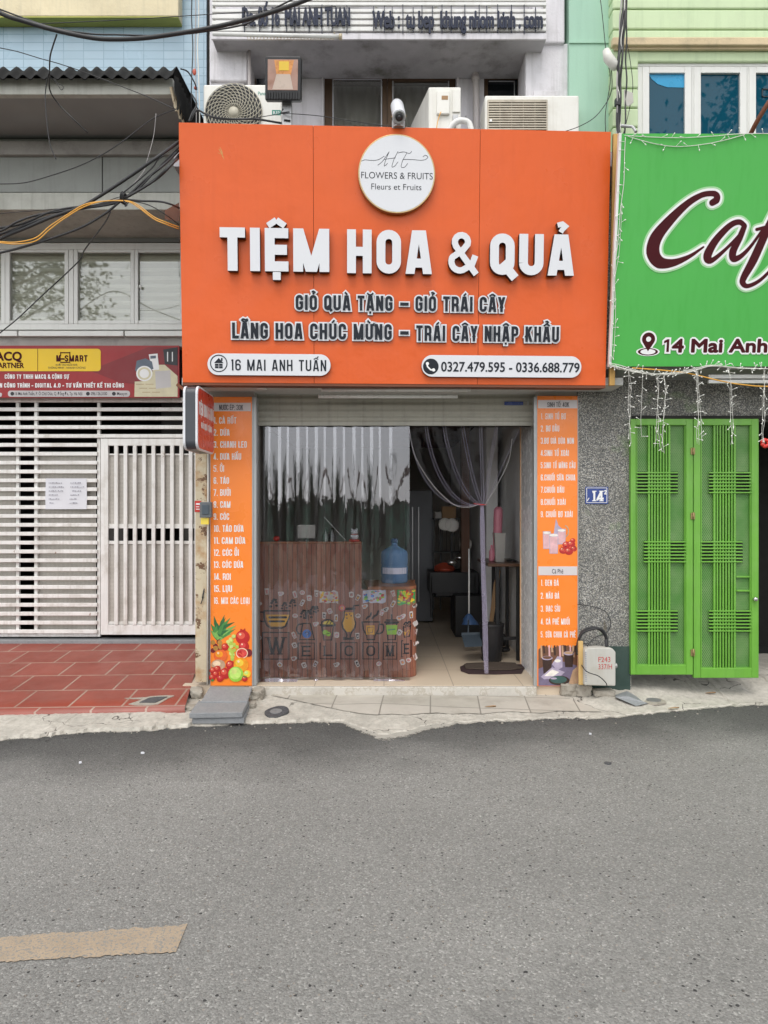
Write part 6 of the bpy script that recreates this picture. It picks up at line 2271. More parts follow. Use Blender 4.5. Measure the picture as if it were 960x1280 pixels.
# white outlined drink stickers
spots = [(98, 330), (172, 342), (245, 347), (283, 337), (320, 366), (357, 340), (57, 395), (283, 390), (246, 458), (427, 434), (397, 455), (354, 500), (460, 470), (574, 458), (540, 348), (574, 362), (610, 408), (240, 560), (57, 573), (243, 612), (54, 634), (240, 680), (57, 715),
         (166, 713), (293, 716), (352, 708), (462, 712), (570, 708), (683, 708), (463, 558), (571, 562), (720, 424), (756, 396), (788, 470), (790, 545), (757, 340), (808, 460), (852, 455), (872, 410), (876, 505), (876, 550), (878, 610), (875, 680), (838, 690), (806, 700), (700, 440), (30, 545), (28, 380)]
r3 = random.Random(11)
for i, (x, y) in enumerate(spots):
    d = Draw()
    kd = i % 5
    an = r3.uniform(-.5, .5)
    rot = lambda px, py: (x + px * math.cos(an) - py * math.sin(an), y + px * math.sin(an) + py * math.cos(an))
    col = (BRN, PNK, BRN, INK, PNK, BRN)[r3.randrange(6)]
    if kd == 0: o, n_ = [(-11, -15), (11, -15), (8, 17), (-8, 17)], [(-7, -8), (7, -8), (5, 13), (-5, 13)]
    elif kd == 1: o, n_ = [(-16, -9), (10, -10), (17, -4), (15, 4), (8, 8), (2, 13), (-11, 12)], [(-11, -5), (6, -5), (4, 6), (-8, 7)]
    elif kd == 2: o, n_ = [(-8, -18), (8, -19), (10, -8), (8, 17), (-8, 17), (-10, -4)], [(-5, -10), (5, -11), (5, 12), (-5, 12)]
    elif kd == 3: o, n_ = [(14 * math.cos(k), 12 * math.sin(k)) for k in [2 * PI * j / 14 for j in range(14)]], [(9 * math.cos(k), 7 * math.sin(k)) for k in [2 * PI * j / 10 for j in range(10)]]
    else: o, n_ = [(-13, -13), (0, -17), (13, -12), (12, 10), (4, 16), (-12, 12)], [(-8, -7), (7, -7), (6, 7), (-6, 8)]
    d.fill([rot(a, b) for a, b in o], WHT); d.fill([rot(a, b) for a, b in n_], col)
    d.fill([rot(a * .55 + 1, b * .45 + 2) for a, b in n_], (WHT, LAV, ORA, PNK)[r3.randrange(4)] if col != INK else WHT)
    d.done('drink_sticker')
# colourful paper posters
def poster(x0, y0, x1, y1, cols, n_, seed):
    d = Draw(); rr = random.Random(seed)
    edge = [(lerp(x0, x1, k / 8), y0 + rr.uniform(-4, 8)) for k in range(9)] + [(x1 + rr.uniform(-6, 6), lerp(y0, y1, .5))] + [(lerp(x1, x0, k / 8), y1 + rr.uniform(-8, 4)) for k in range(9)] + [(x0 + rr.uniform(-5, 5), lerp(y0, y1, .5))]
    d.fill(edge, cols[0])
    for k in range(n_):
        d.disc(rr.uniform(x0 + 7, x1 - 7), rr.uniform(y0 + 9, y1 - 10), rr.uniform(4, 10), cols[1 + k % (len(cols) - 1)], rr.uniform(3, 8))
    return d
poster(372, 326, 470, 394, (WHT, ORA, YEL, WHT, PNK, RED), 36, 5).done('colour_sticker')
poster(600, 320, 718, 392, (LAV, RED, BLU, WHT, GRN, PNK, TEA), 40, 6).done('colour_sticker')
poster(780, 318, 874, 402, (TEA, YEL, GRN, PNK, YEL, RED, ORA), 38, 7).done('colour_sticker')

# things standing on the counter
def jug(cx, y, z, s=1.0):
    mb = MB()
    prof = [(.02, 0), (.128, .0), (.136, .02), (.132, .07), (.137, .085), (.137, .16), (.131, .175), (.137, .19), (.137, .285), (.128, .315), (.085, .345), (.04, .365), (.032, .375), (.032, .40)]
    mb.lathe((cx, y, z), (0, 0, 1), [(r_ * s, h * s) for r_, h in prof], 32)
    return mb
jx, jy = X(493, .66), .66
jg = jug(jx, jy, zt1, .95).build('water_jug', M['water_blue'], label='large blue water jug standing on the low right end of the counter', cat='water jug')
mb = MB(); mb.lathe((jx, jy, zt1 + .38), (0, 0, 1), [(.034, 0), (.036, .01), (.034, .035), (.02, .04)], 20); mb.build('cap', M['broom_blue'], jg)
mb = MB(); mb.grid([[Vector((jx + .1305 * math.cos(a), jy + .1305 * math.sin(a), zt1 + h)) for a in [R(-150 + 120 * k / 12) for k in range(13)]] for h in (.09, .148)]); mb.build('jug_label', M['st_lav'], jg)
# lucky cat style white figurine on a red base
fx, fy, fz_ = X(443, CY + .04), CY + .03, zt2
fg = thing('white_figurine', (fx, fy, fz_), 'small white figurine with rounded ears on a red base on the counter top', 'figurine')
mb = MB(); mb.lathe((fx, fy, fz_), (0, 0, 1), [(.05, 0), (.052, .012), (.044, .02)], 20); mb.build('base', M['red'], fg)
mb = MB(); mb.ball((fx, fy, fz_ + .045), .036, sc=(1, .9, .95)); mb.ball((fx, fy - .004, fz_ + .085), .030, sc=(1.1, .9, .9))
for s_ in (-1, 1):
    mb.lathe((fx + s_ * .02, fy, fz_ + .103), (s_ * .35, 0, 1), [(.011, 0), (.008, .01), (.001, .018)], 8); mb.ball((fx + s_ * .028, fy - .016, fz_ + .05), .011)
mb.build('figure', M['white_letter'], fg)
mb = MB(); mb.tube([(fx + .03 * math.cos(a), fy - .004 + .028 * math.sin(a), fz_ + .066) for a in [2 * PI * k / 16 for k in range(16)]], .004, 6, closed=True); mb.build('collar', M['red'], fg)
mb = MB(); mb.ball((fx - .011, fy - .030, fz_ + .089), .0035, 6, 4); mb.ball((fx + .011, fy - .030, fz_ + .089), .0035, 6, 4); mb.build('eyes', M['print_black'], fg)
mb = MB(); mb.tube([P(432, 675.5, CY + .02), P(405, 646, CY + .06)], .0028, 6); 
mb.build('white_stick', M['tube_white'], label='thin white stick leaning up from beside the figurine on the counter', cat='stick')
mb = MB(); c = P(345.5, 676.5, CY + .03); mb.ball(c + Vector((0, 0, .022)), .028, sc=(1.1, .8, .85)); mb.ball(c + Vector((.014, -.006, .03)), .016)
mb.build('red_ornament', M['red'], label='small red ornament at the left end of the counter top', cat='ornament')
mt = thing('monitor', P(382, 676, CY + .16), 'flat till screen seen from behind on the counter through the curtain', 'screen')
mb = MB(); a, b = P(372, 675.5, CY + .16), P(394, 656, CY + .16); mb.box(a.x, b.x, CY + .15, CY + .172, a.z + .02, b.z); mb.build('screen_back', M['grey_box'], mt, bevel=.004)
mb = MB(); mb.box((a.x + b.x) / 2 - .015, (a.x + b.x) / 2 + .015, CY + .172, CY + .19, zt2 - .3, b.z - .04); mb.box((a.x + b.x) / 2 - .07, (a.x + b.x) / 2 + .07, CY + .15, CY + .25, zt1, zt1 + .015); mb.box((a.x + b.x) / 2 - .012, (a.x + b.x) / 2 + .012, CY + .19, CY + .205, zt1 + .01, zt2 - .2); mb.build('stand', M['black_plastic'], mt)
mb = MB()
for k in range(2):
    a, b = P(404 + k * 8, 676, CY + .35), P(411 + k * 8, 660, CY + .35)
    mb.lathe(((a.x + b.x) / 2, CY + .32, zt1), (0, 0, 1), [(.03, 0), (.034, .1), (.034, .45), (.016, .49), (.016, .52)], 14)
mb.build('clear_bottles', M['pane_clear'], label='pair of tall clear bottles behind the counter panel beside the figurine', cat='bottles')

# ------------------------------------------------------------------ clear strip curtain in front of the counter
cu = thing('strip_curtain', (X(416, .2), .2, .13), 'clear plastic strip curtain hanging in front of the wooden counter', 'curtain')
sx0, sx1 = 322, 512
edges = [322, 336, 348, 359, 371, 383, 394, 405, 417, 429, 441, 452, 463, 474, 487, 500, 512]
r4 = random.Random(21)
for i in range(0, 15, 1):
    a = edges[i] - .5; b = edges[i + 1] + (3.4 if i % 2 else 2.2)
    if i == 14: b = 512
    Yc = .205 + (.010 if i % 2 else -.006)
    tilt = r4.uniform(-.05, .05)
    ph = i * .42 + r4.uniform(-.25, .25)
    zt_, zb_ = Z(527.5, .205), .128
    rows = []
    ww = X(b, Yc) - X(a, Yc)
    for j in range(64):
        v = j / 63
        z = lerp(zb_, zt_, v)
        row = []
        for k in range(9):
            u = k / 8
            x = X(a, Yc) + ww * u + .006 * math.sin(v * 5 + ph) * (1 - v)
            y = Yc + (u - .5) * ww * tilt + .003 * math.sin(u * PI) * (1 if i % 2 else -1) + (.0016 * math.sin(v * 7 + ph * 1.7) + .0011 * math.sin(v * 19 + ph)) * (1 - v) * (.3 + u)
            cz = max(0, min(1, (.72 - v) / .25))
            y += cz * (.0036 * mnoise.noise((x * 26, z * 5.5, i * 3.1)) + .0018 * mnoise.noise((x * 60, z * 13, i * 1.7)))
            if v < .05: y -= (.05 - v) * .12 * (i % 3)
            row.append((x, y, z))
        rows.append(row)
    mb = MB(); mb.grid(rows); mb.build('strip', M['pvc'], cu, recalc=False)
mb = MB(); mb.box(X(316, .2), X(660, .2), .188, .222, Z(527, .2), Z(522, .2)); mb.build('hanging_rail', M['black_steel'], cu)
# milky lower hem folded on the floor
mb = MB()
for (p0, p1, hh_, dd) in ((321, 372, .035, .08), (392, 398, .02, .03), (467, 506, .022, .05)):
    rows = [[(X(lerp(p0, p1, k / 12), .18), .20 - dd * j / 4, .126 + hh_ * (1 - (j / 4)) * math.sin(PI * (k + .5) / 13) * .4) for k in range(13)] for j in range(5)]
    mb.grid(rows)
mb.build('folded_hem', M['pvc'], cu, recalc=False)

# gathered curtain tied in the doorway
tc = thing('tied_curtain', P(603, 850, .3), 'clear plastic door curtain gathered and tied with a red band in the doorway', 'curtain')
knot = P(602.5, 631, .27)
tops = [(511, 555), (533, 552), (555, 562), (577, 580), (597, 604), (616, 612), (636, 640)]
tx = [511, 530, 531, 552, 553, 575, 576, 598, 599, 620, 621, 652]
r5 = random.Random(5)
M['edge_film'] = mat('pale_curtain_edge', (.30, .27, .36), .4)
for i in range(0, len(tx), 2):
    a, b = tx[i], tx[i + 1] + 4
    sag = 14 * max(0, (602 - (a + b) / 2) / 90)
    rows = []
    for j in range(26):
        v = j / 25
        row = []
        for k in range(9):
            u = k / 8
            xt = lerp(a, b, u)
            dd = max(0, 602 - xt) / 90
            e = v ** (.9 + 1.0 * dd)
            kx = 602.5 + (u - .5) * 4 + (i - 5) * .6
            px = lerp(xt, kx, e)
            py = lerp(526, 631, lerp(v, math.sin(v * PI / 2), min(1, dd * 1.2))) + 5 * dd * math.sin(PI * v ** 2)
            y = .25 + .016 * math.sin(u * 5 + i) * (1 - v * .7) + (.02 * r5.uniform(-.2, .2)) * (1 - v)
            row.append(P(px, py, y))
        rows.append(row)
    mb = MB(); mb.grid(rows)
    fo = mb.build('curtain_fold', M['pvc_clear'], tc, recalc=False)
    for kk in (0, 8):
        mb = MB(); mb.tube([r_[kk] for r_ in rows], .0015, 5); mb.build('fold_edge', M['edge_film'], fo)
mb = MB()
for k in range(5):
    pts = [P(602.5 + (k - 2) * .8, 631, .27 + .006 * (k % 2)), P(603 + (k - 2) * 1.2, 660, .27), P(604 + (k - 2) * 1.1, 710, .27 + .004 * k), P(606 + (k - 2) * 1.3, 770, .26), P(607 + (k - 2) * 1.3, 815, .25), P(608 + (k - 2) * .9, 842, .235)]
    mb.tube(smooth_path(pts, 6), [.0042 + .002 * ((k * 7) % 3) / 2] * 31, 7)
M['pvc_bundle'] = mat('gathered_clear_plastic', (.42, .38, .50), .3, var=.2, vs=8)
_m = NT('gathered_film'); _m.b.inputs['Base Color'].default_value = (.42, .38, .50, 1); _m.b.inputs['Roughness'].default_value = .25; _m.b.inputs['Alpha'].default_value = .33
mb.build('gathered_tail', _m.mat, tc)
mb = MB()
mb.tube([Vector((knot.x + .022 * math.cos(t), .27 + .022 * math.sin(t), knot.z + .003 * math.sin(3 * t))) for t in [2 * PI * k / 20 for k in range(20)]], .0045, 6, closed=True)
mb.tube([P(592, 629.5, .25), P(600, 630.5, .248), P(608, 631, .25)], .004, 6)
mb.build('red_tie', M['red'], tc)
mb = MB(); mb.tube(smooth_path([P(640, 548, .24), P(636, 575, .235), P(622, 605, .235), P(606, 632, .245)], 8), .003, 6); mb.tube(smooth_path([P(511, 534, .22), P(519, 570, .2), P(540, 605, .2), P(566, 630, .22), P(585, 634, .24), P(600, 630, .25)], 8), .003, 6)
mb.build('edge_cord', M['cable_grey'], tc)

# ------------------------------------------------------------------ back of the shop
fl = thing('dark_fridge', (X(536, 5.0), 5.2, .123), 'tall dark grey fridge with bright handles at the back of the shop', 'fridge')
yfz = 3.4
mb = MB(); mb.box(X(508, yfz), X(541, yfz), yfz, yfz + .6, .14, Z(613, yfz)); mb.build('body', M['fridge'], fl, bevel=.01)
for px in (515.7, 523.3):
    mb = MB(); mb.pbox(px - .9, px + .9, 634, 752, yfz - .04, .03); mb.build('handle', M['zinc'], fl, bevel=.004)
rk = thing('kitchen_rack', (X(565, 3.4), 3.4, .123), 'black wire kitchen rack with white plates at the back of the shop', 'rack')
yk = 3.2
mb = MB()
for px in (541, 550, 564, 583):
    mb.pbox(px, px + 1.6, 648, 762, yk + (.25 if px in (550,) else 0), .02)
for yy in (648, 690, 716, 745):
    mb.pbox(541, 585, yy, yy + 1.4, yk, .3)
for k in range(8): mb.pbox(543 + 5 * k, 543.5 + 5 * k, 648, 690, yk + .2, .01)
mb.build('frame', M['black_steel'], rk)
for (px, py, r_, lab) in ((556, 655.5, .085, 'white plate leaning at the left of the upper rack shelf'), (565, 656.5, .09, 'white plate leaning at the right of the upper rack shelf'), (582, 680, .085, 'white plate standing on the middle rack shelf')):
    mb = MB(); mb.lathe(P(px, py, yk - .03), (0, -1, .12), [(.001, 0), (r_ * .6, 0), (r_, .012), (r_ * .98, .018), (r_ * .6, .006), (.001, .005)], 28)
    mb.build('plate', M['plate_white'], label=lab, cat='plate')
for (a, b, t_, bo, mm, lab) in ((544, 552, 640, 648, 'grey_box', 'small grey carton on top of the kitchen rack'), (553, 570, 633, 648, 'carton', 'brown cardboard box on top of the kitchen rack')):
    mb = MB(); mb.pbox(a, b, t_, bo, yk + .02, .2); mb.build('storage_box', M[mm], label=lab, cat='box', bevel=.004)
mb = MB()
mb.grid([[P(lerp(543, 567, i / 10), lerp(708, 714, j / 4) - 5 * math.sin(PI * i / 10) * (1 - j / 4), 2.6 + .12 * j / 4) for i in range(11)] for j in range(5)])
mb.ball(P(556, 711, 2.75), .08, sc=(1.7, .8, .5))
mb.build('red_bag', M['red_bag'], label='red and orange plastic bag lying on the dark cart inside the shop', cat='bag')
mb = MB(); mb.ball(P(565, 703, 2.6), .055, sc=(1.2, .8, .7)); mb.ball(P(575, 697, 2.7), .045, sc=(1.3, .8, .6)); mb.build('foil_pack', M['chrome'], label='crumpled silver foil pack beside the red bag inside the shop', cat='pack')
cart = MB()
cart.box(X(536, 2.7), X(596, 2.7), 2.55, 3.1, .62, Z(714.5, 2.65)); 
for px in (538, 592): cart.pbox(px, px + 2.5, 720, 772, 2.55, .03)
cart.pbox(545, 596, 735, 745, 2.56, .4); cart.box(X(566, 2.6), X(604, 2.6), 2.3, 2.9, .13, .62)
cart.build('black_cart', M['black_steel'], label='black work cart standing behind the mop inside the shop', cat='cart', bevel=.006)

# bar table along the right wall
ty0, ty1 = .95, 1.75
bt = thing('bar_table', (1.2, 1.35, .123), 'black legged bar table with dark wood top against the right wall of the shop', 'table')
ztb = Z(704.5, ty0)
mb = MB(); mb.box(X(610, ty0), 1.405, ty0, ty1, ztb - .03, ztb); mb.build('top', M['table_wood'], bt, bevel=.004)
for (px, yy) in ((622, ty0 + .04), (648, ty0 + .04), (617, ty1 - .08), (640, ty1 - .08)):
    mb = MB(); x = min(X(px, yy), 1.36); mb.box(x - .018, x + .018, yy, yy + .036, .124, ztb - .031); mb.build('leg', M['black_steel'], bt, bevel=.003)
mb = MB(); mb.box(X(622, ty0 + .05) + .019, min(X(648, ty0 + .05), 1.36) - .019, ty0 + .045, ty0 + .07, Z(801, ty0), Z(797, ty0)); mb.build('footrest', M['black_steel'], bt)
a, b = P(617.5, 0, 1.2), P(631, 0, 1.2)
mb = MB()
z0_ = ztb + .001; h_ = Z(666, 1.2) - z0_
mb.add([(a.x + .012, 1.16, z0_), (b.x - .012, 1.16, z0_), (b.x - .012, 1.28, z0_), (a.x + .012, 1.28, z0_), (a.x, 1.14, z0_ + h_), (b.x, 1.14, z0_ + h_), (b.x, 1.30, z0_ + h_), (a.x, 1.30, z0_ + h_)], [(0, 3, 2, 1), (4, 5, 6, 7), (0, 1, 5, 4), (1, 2, 6, 5), (2, 3, 7, 6), (3, 0, 4, 7)])
mb.build('grey_bin', M['grey_box'], label='grey tapered paper bin standing on the bar table', cat='bin', bevel=.004)
mb = MB(); mb.lathe((X(621, 1.24), 1.24, z0_ + .02), (.03, 0, 1), [(.03, 0), (.042, .03), (.045, .25), (.048, h_ + .12), (.046, h_ + .22), (.025, h_ + .25)], 16); mb.build('pink_roll', M['pink'], label='rolled pink plastic bundle standing in the grey bin on the bar table', cat='roll')
mb = MB(); mb.lathe((X(614.5, 1.25), 1.25, z0_), (0, 0, 1), [(.025, 0), (.03, .02), (.026, .10), (.012, .14), (.012, .17)], 14); mb.build('pink_bottle', M['pink'], label='small pink bottle standing beside the grey bin on the bar table', cat='bottle')
mb = MB(); mb.tube(smooth_path([(X(634, 1.2), 1.2, ztb + .012), (X(640, 1.1), 1.1, ztb + .02), (X(645, 1.15), 1.15, ztb + .012), (X(640, 1.3), 1.3, ztb + .015)], 6), .01, 6); mb.build('power_cable', M['cable_black'], label='coiled black cable lying on the bar table', cat='cable')

# mop, dustpan, bin, cardboard, doormats
mp = thing('mop', P(586, 790, 1.3), 'mop with pale handle and blue head standing in the shop doorway', 'mop')
mb = MB(); mb.tube([P(586.3, 686, 1.42), P(586.2, 772, 1.32)], .009, 8); mb.build('handle', M['alu_white'], mp)
mb = MB()
rows = []
for j in range(7):
    v = j / 6
    rows.append([P(586 + lerp(1.5, 11, v ** .7) * math.cos(t) + (2 if v > .5 else 0) * v, lerp(767, 781, v), 1.30 + lerp(.01, .09, v) * math.sin(t)) for t in [2 * PI * k / 18 for k in range(19)]])
mb.grid(rows); mb.build('head', M['broom_blue'], mp)
dp = MB()
dp.add([P(577, 794, 1.1), P(601, 793, 1.1), P(603, 808, .85), P(581, 809, .85), P(577, 791, 1.12), P(601, 790, 1.12)], [(0, 1, 2, 3), (0, 4, 5, 1)])
dp.tube([P(585.5, 775, 1.25), P(585.2, 793, 1.12)], .008, 6)
dp.build('dustpan', M['slate_plastic'], label='slate blue dustpan lying on the tiles below the mop', cat='dustpan')
bn = thing('black_bin', P(616, 819, 1.15), 'black ribbed waste bin under the bar table behind the gathered curtain', 'bin')
mb = MB()
prof = []
for k in range(16): prof += [(.095 + .0016 * k, .022 * k), (.101 + .0016 * k, .022 * k + .010)]
xb = X(615, 1.0); mb.lathe((xb, 1.02, .124), (0, 0, 1), [(.001, 0)] + prof + [(.125, .36), (.128, .372)], 28); mb.build('bin_body', M['black_plastic'], bn)
mb = MB(); mb.prism(Plane((0, 1.55, 0), (1, 0, 0), (0, -.12, 1)), [(X(608, 1.5), .14), (X(612, 1.5), .14), (X(624, 1.5), 1.0), (X(622, 1.5), 1.03), (X(616, 1.5), .86)], 0, .012); mb.build('cardboard_sheet', M['carton'], label='tan cardboard sheet leaning on the wall under the bar table', cat='cardboard')
mb = MB(); mb.ball(P(629, 800, 1.35), .05, sc=(.8, 1, 1.4)); mb.ball(P(631, 812, 1.25), .045, sc=(1.3, 1, .6)); mb.build('black_shoe', M['black_plastic'], label='black shoe shaped bundle on the floor under the bar table', cat='shoes')
def mat_shape(pxs, z, th, name, m_, lab):
    pts = [G(x, y, z) for x, y in pxs]
    mb = MB(); fr = Plane((0, 0, z), (1, 0, 0), (0, 1, 0)); mb.prism(fr, [(p.x, p.y) for p in pts], -th, 0)
    mb.build(name, m_, label=lab, cat='doormat', bevel=.004)
mat_shape([(575, 833), (583, 829.5), (600, 831), (652, 830), (656, 834), (652, 841), (620, 842), (586, 841.5), (576, 838)], .134, .009, 'doormat', M['mat_edge'], 'dark red lower doormat on the tiled doorway floor, under the brown one')
mat_shape([(580, 830), (583, 828.5), (616, 827), (644, 828), (648, 832), (654, 834.5), (640, 836.5), (615, 837), (596, 835.5), (582, 835)], .146, .010, 'doormat', M['mat_fabric'], 'brown upper doormat lying on the dark red one in the doorway')
# ------------------------------------------------------------------ outdoor air conditioner units on the canopy
def ac_fan(px0, px1, pyt, Y, name, label):
    x0, x1, zt_ = X(px0, Y), X(px1, Y), Z(pyt, Y)
    ac = thing(name, ((x0 + x1) / 2, Y + .15, zc), label, 'air conditioner')
    mb = MB(); mb.box(x0, x1, Y, Y + .30, zc + .03, zt_); mb.box(x0 + .08, x0 + .16, Y + .02, Y + .28, zc, zc + .03); mb.box(x1 - .16, x1 - .08, Y + .02, Y + .28, zc, zc + .03)
    mb.build('casing', M['ac_white'], ac, bevel=.014)
    return ac, x0, x1, zt_
Ya = .02
ac, x0, x1, zt_ = ac_fan(254, 352, 105.5, Ya, 'air_conditioner', 'white outdoor air conditioner with round spiral fan guard at the left end of the canopy')
cxa, cza, ra = X(292.5, Ya), Z(141, Ya), .245
mb = MB(); mb.lathe((cxa, Ya - .002, cza), (0, -1, 0), [(ra, -.001), (ra, .001)], 40); mb.lathe((cxa, Ya - .0005, cza), (0, -1, 0), [(ra * .99, .0), (ra * .99, .0015)], 40)
mb.build('fan_opening', M['black_plastic'], ac)
mb = MB()
for k in range(1, 9):
    rr = ra * (.2 + .8 * k / 8)
    mb.tube([(cxa + rr * math.cos(t), Ya - .014, cza + rr * math.sin(t)) for t in [2 * PI * j / 48 for j in range(48)]], .0032, 5, closed=True)
for k in range(28):
    a0_ = 2 * PI * k / 28
    mb.tube([(cxa + r_ * math.cos(a0_ + (r_ / ra) * 1.25), Ya - .018, cza + r_ * math.sin(a0_ + (r_ / ra) * 1.25)) for r_ in [ra * (.18 + .82 * j / 9) for j in range(10)]], .0034, 5)
mb.lathe((cxa, Ya - .004, cza), (0, -1, 0), [(.001, .02), (.042, .02), (.045, .012), (.045, 0)][::-1], 28)
mb.build('fan_guard', M['ac_grille'], ac)
mb = MB(); FA = front(Ya - .0005)
M['logo_green'] = mat('green_print', (.02, .22, .16), .5)
font_text(mb, FA, 'Panasonic', (322.5, 343, 114.5, 119), .0004, .0008, offset=.02)
mb.build('maker_lettering', M['logo_green'], ac)
mb = MB(); mb.pbox(340, 351, 137.5, 144, Ya - .001, .001); sl = mb.build('energy_label', M['logo_green'], ac)
mb = MB(); font_text(mb, front(Ya - .0011), 'R32', (341.5, 349.5, 139, 142.8), .0003, .0006, offset=.03); mb.build('label_lettering', M['print_white'], sl)

Yb = .12
ac, x0, x1, zt_ = ac_fan(606, 724, 119, Yb, 'air_conditioner', 'white outdoor air conditioner with wide slatted grille at the right end of the canopy')
mb = MB(); mb.pbox(610.5, 684, 125, 185, Yb - .002, .001); mb.build('fan_opening', M['black_plastic'], ac)
mb = MB(); mb.lathe((X(650, Yb), Yb - .004, Z(153, Yb)), (0, -1, 0), [(.16, 0), (.16, .001)], 36); mb.build('fan', M['wood_frame'], ac)
mb = MB()
for k in range(20): mb.pbox(610, 684, 126 + k * 3.1, 127.6 + k * 3.1, Yb - .016, .008)
for k in range(6): mb.pbox(610 + k * 14.6, 610.9 + k * 14.6, 125.5, 186, Yb - .010, .006)
for q_ in (609.5, 683.2): mb.pbox(q_, q_ + 1.4, 124.6, 186, Yb - .018, .016)
mb.pbox(610.9, 683.2, 124.4, 126, Yb - .017, .015)
mb.build('slat_guard', M['ac_slat'], ac)
mb = MB(); mb.pbox(612, 615, 149, 152, Yb - .024, .006); mb.build('badge', M['tube_white'], ac)

Yc = .10
am = thing('air_conditioner', P(550, 160, Yc), 'white outdoor air conditioner turned sideways with a pipe cover between window and grille unit', 'air conditioner')
TP2 = front(Yc)
mb = MB()
zz = zc
A = [P(520, 163, Yc), P(535, 108, Yc), P(577, 110, Yc), P(575, 163, Yc)]
bk = Vector((.02, .62, 0))
x_0, x_1 = X(536, Yc), X(576.5, Yc)
ztop = Z(108.5, Yc)
mb.add([(x_0, Yc, zz), (x_1, Yc, zz), (x_1, Yc, ztop), (x_0, Yc, ztop), (x_0 - .14, Yc + .62, zz), (x_1 - .14, Yc + .62, zz), (x_1 - .14, Yc + .62, ztop), (x_0 - .14, Yc + .62, ztop)],
       [(0, 1, 2, 3), (5, 4, 7, 6), (4, 0, 3, 7), (1, 5, 6, 2), (3, 2, 6, 7), (4, 5, 1, 0)])
mb.build('casing', M['ac_white'], am, bevel=.012)
mb = MB(); mb.pbox(546, 562, 113, 142, Yc - .03, .029); cv = mb.build('valve_cover', M['ac_white'], am, bevel=.006)
mb = MB(); mb.pbox(552, 560, 119.5, 124.5, Yc - .032, .003); mb.build('warning_label', M['carton'], cv)
mb = MB(); mb.pbox(565.5, 575.5, 111.5, 140, Yc - .012, .011); mb.build('side_panel', M['ac_white'], am, bevel=.004)
mb = MB(); mb.pbox(566, 573, 143, 150, Yc - .02, .019); mb.pbox(564, 570, 153, 158, Yc - .02, .019); mb.build('valve', M['zinc'], am, bevel=.003)
mb = MB(); mb.tube(smooth_path([P(558, 168, Yc - .06), P(566, 156, Yc - .07), P(575, 151, Yc - .08), P(586, 154, Yc - .08), P(590, 168, Yc - .08)], 6), .026, 12); mb.build('insulated_pipe', M['alu_white'], am)
mb = MB()
for k in range(9): mb.pbox(521.5 + k * .4, 526 + k * .4, 160 - k * 1.6, 160.7 - k * 1.6, Yc + .45, .004)
mb.tube(smooth_path([P(551, 140, Yc - .035), P(547.5, 150, Yc - .04), P(545, 165, Yc - .04)], 5), .004, 6); mb.build('yellow_wire', M['cable_orange'], am)

# ------------------------------------------------------------------ floodlight and camera on the sign's top edge
Yf = -.45
fl_t = thing('floodlight', P(359, 158, Yf), 'dark framed floodlight tilted on a short metal pole above the orange sign', 'floodlight')
mb = MB(); mb.pbox(352.5, 364.5, 118, 165, Yf + .10, .05); mb.build('pole', M['zinc'], fl_t, bevel=.004)
mb = MB(); mb.tube([P(354, 136, Yf + .07), P(351, 141, Yf + .06), P(362, 140, Yf + .06)], .006, 6); mb.tube([P(355, 150, Yf + .095), P(363, 151, Yf + .095)], .007, 6); mb.build('clamp', M['black_plastic'], fl_t)
# housing: a slanted slab facing down and left a little
n_ = Vector((-.10, -1, -.22)).normalized(); u_l = Vector((1, -.06, -.055)); u_l = (u_l - n_ * u_l.dot(n_)).normalized()
FL = Plane(P(353.5, 98, Yf), u_l, n_.cross(u_l))
wv, hv = .145, .158
mb = MB(); mb.prism(FL, rrect(-wv, wv, -hv, hv, .012, 4), -.055, 0); mb.build('housing', M['black_plastic'], fl_t, bevel=.006)
mb = MB(); mb.fbox(FL, -.122, .122, -.085, .135, .0005, .003); gl = mb.build('front_glass', M['lamp_glass'], fl_t)
mb = MB(); mb.fbox(FL, -.03, .05, .055, .12, .0036, .006); mb.build('led_chip', M['led_yellow'], gl)
mb = MB(); mb.sheet(FL, [(-.085, -.08), (.085, -.08), (.06, .03), (-.05, .03)], .0034); mb.build('glow_sheet', mat('warm_glow', (.62, .50, .42), .3, var=.15), gl)  # nested warm sheets paint the lamp's faint glow as colour
mb = MB(); mb.sheet(FL, [(-.05, .02), (.065, .02), (.09, .13), (-.07, .13)], .0032); mb.build('warm_glow', mat('amber_glow', (.72, .30, .08), .3, var=.25, vs=14), gl)  # amber step of the painted glow
mb = MB()
for k in range(12): mb.fbox(FL, -.13 + .022 * k, -.12 + .022 * k, -.15, -.10, .0005, .012)
mb.build('cooling_fins', M['black_plastic'], fl_t)

cc = thing('security_camera', P(498, 160, -.52), 'white bullet security camera on the top edge of the orange sign above the logo', 'camera')
ct0, ct1 = P(496, 131, -.42), P(499, 146, -.66)
mb = MB(); mb.tube([ct0, ct0.lerp(ct1, .12), ct0.lerp(ct1, .9), ct1], [.045, .052, .052, .05], 20); mb.build('housing', M['white_letter'], cc)
d_ = (ct1 - ct0).normalized()
mb = MB(); mb.lathe(ct1 - d_ * .001, d_, [(.046, 0), (.046, .006), (.034, .006), (.034, .002)], 20); mb.build('bezel', M['steel_grey'], cc)
mb = MB(); mb.lathe(ct1, d_, [(.03, 0), (.03, .008), (.018, .012)], 18); mb.ball(ct1 + d_ * .008, .016); mb.build('lens', M['black_plastic'], cc)
mb = MB(); mb.pbox(490, 506, 151, 160, -.56, .05); mb.lathe(P(498, 159.5, -.54), (0, 0, 1), [(.045, -.01), (.05, .0), (.03, .015)], 18); mb.beam(P(498, 160, -.54), P(498, 146, -.5), .03, .02); mb.build('bracket', M['zinc'], cc)
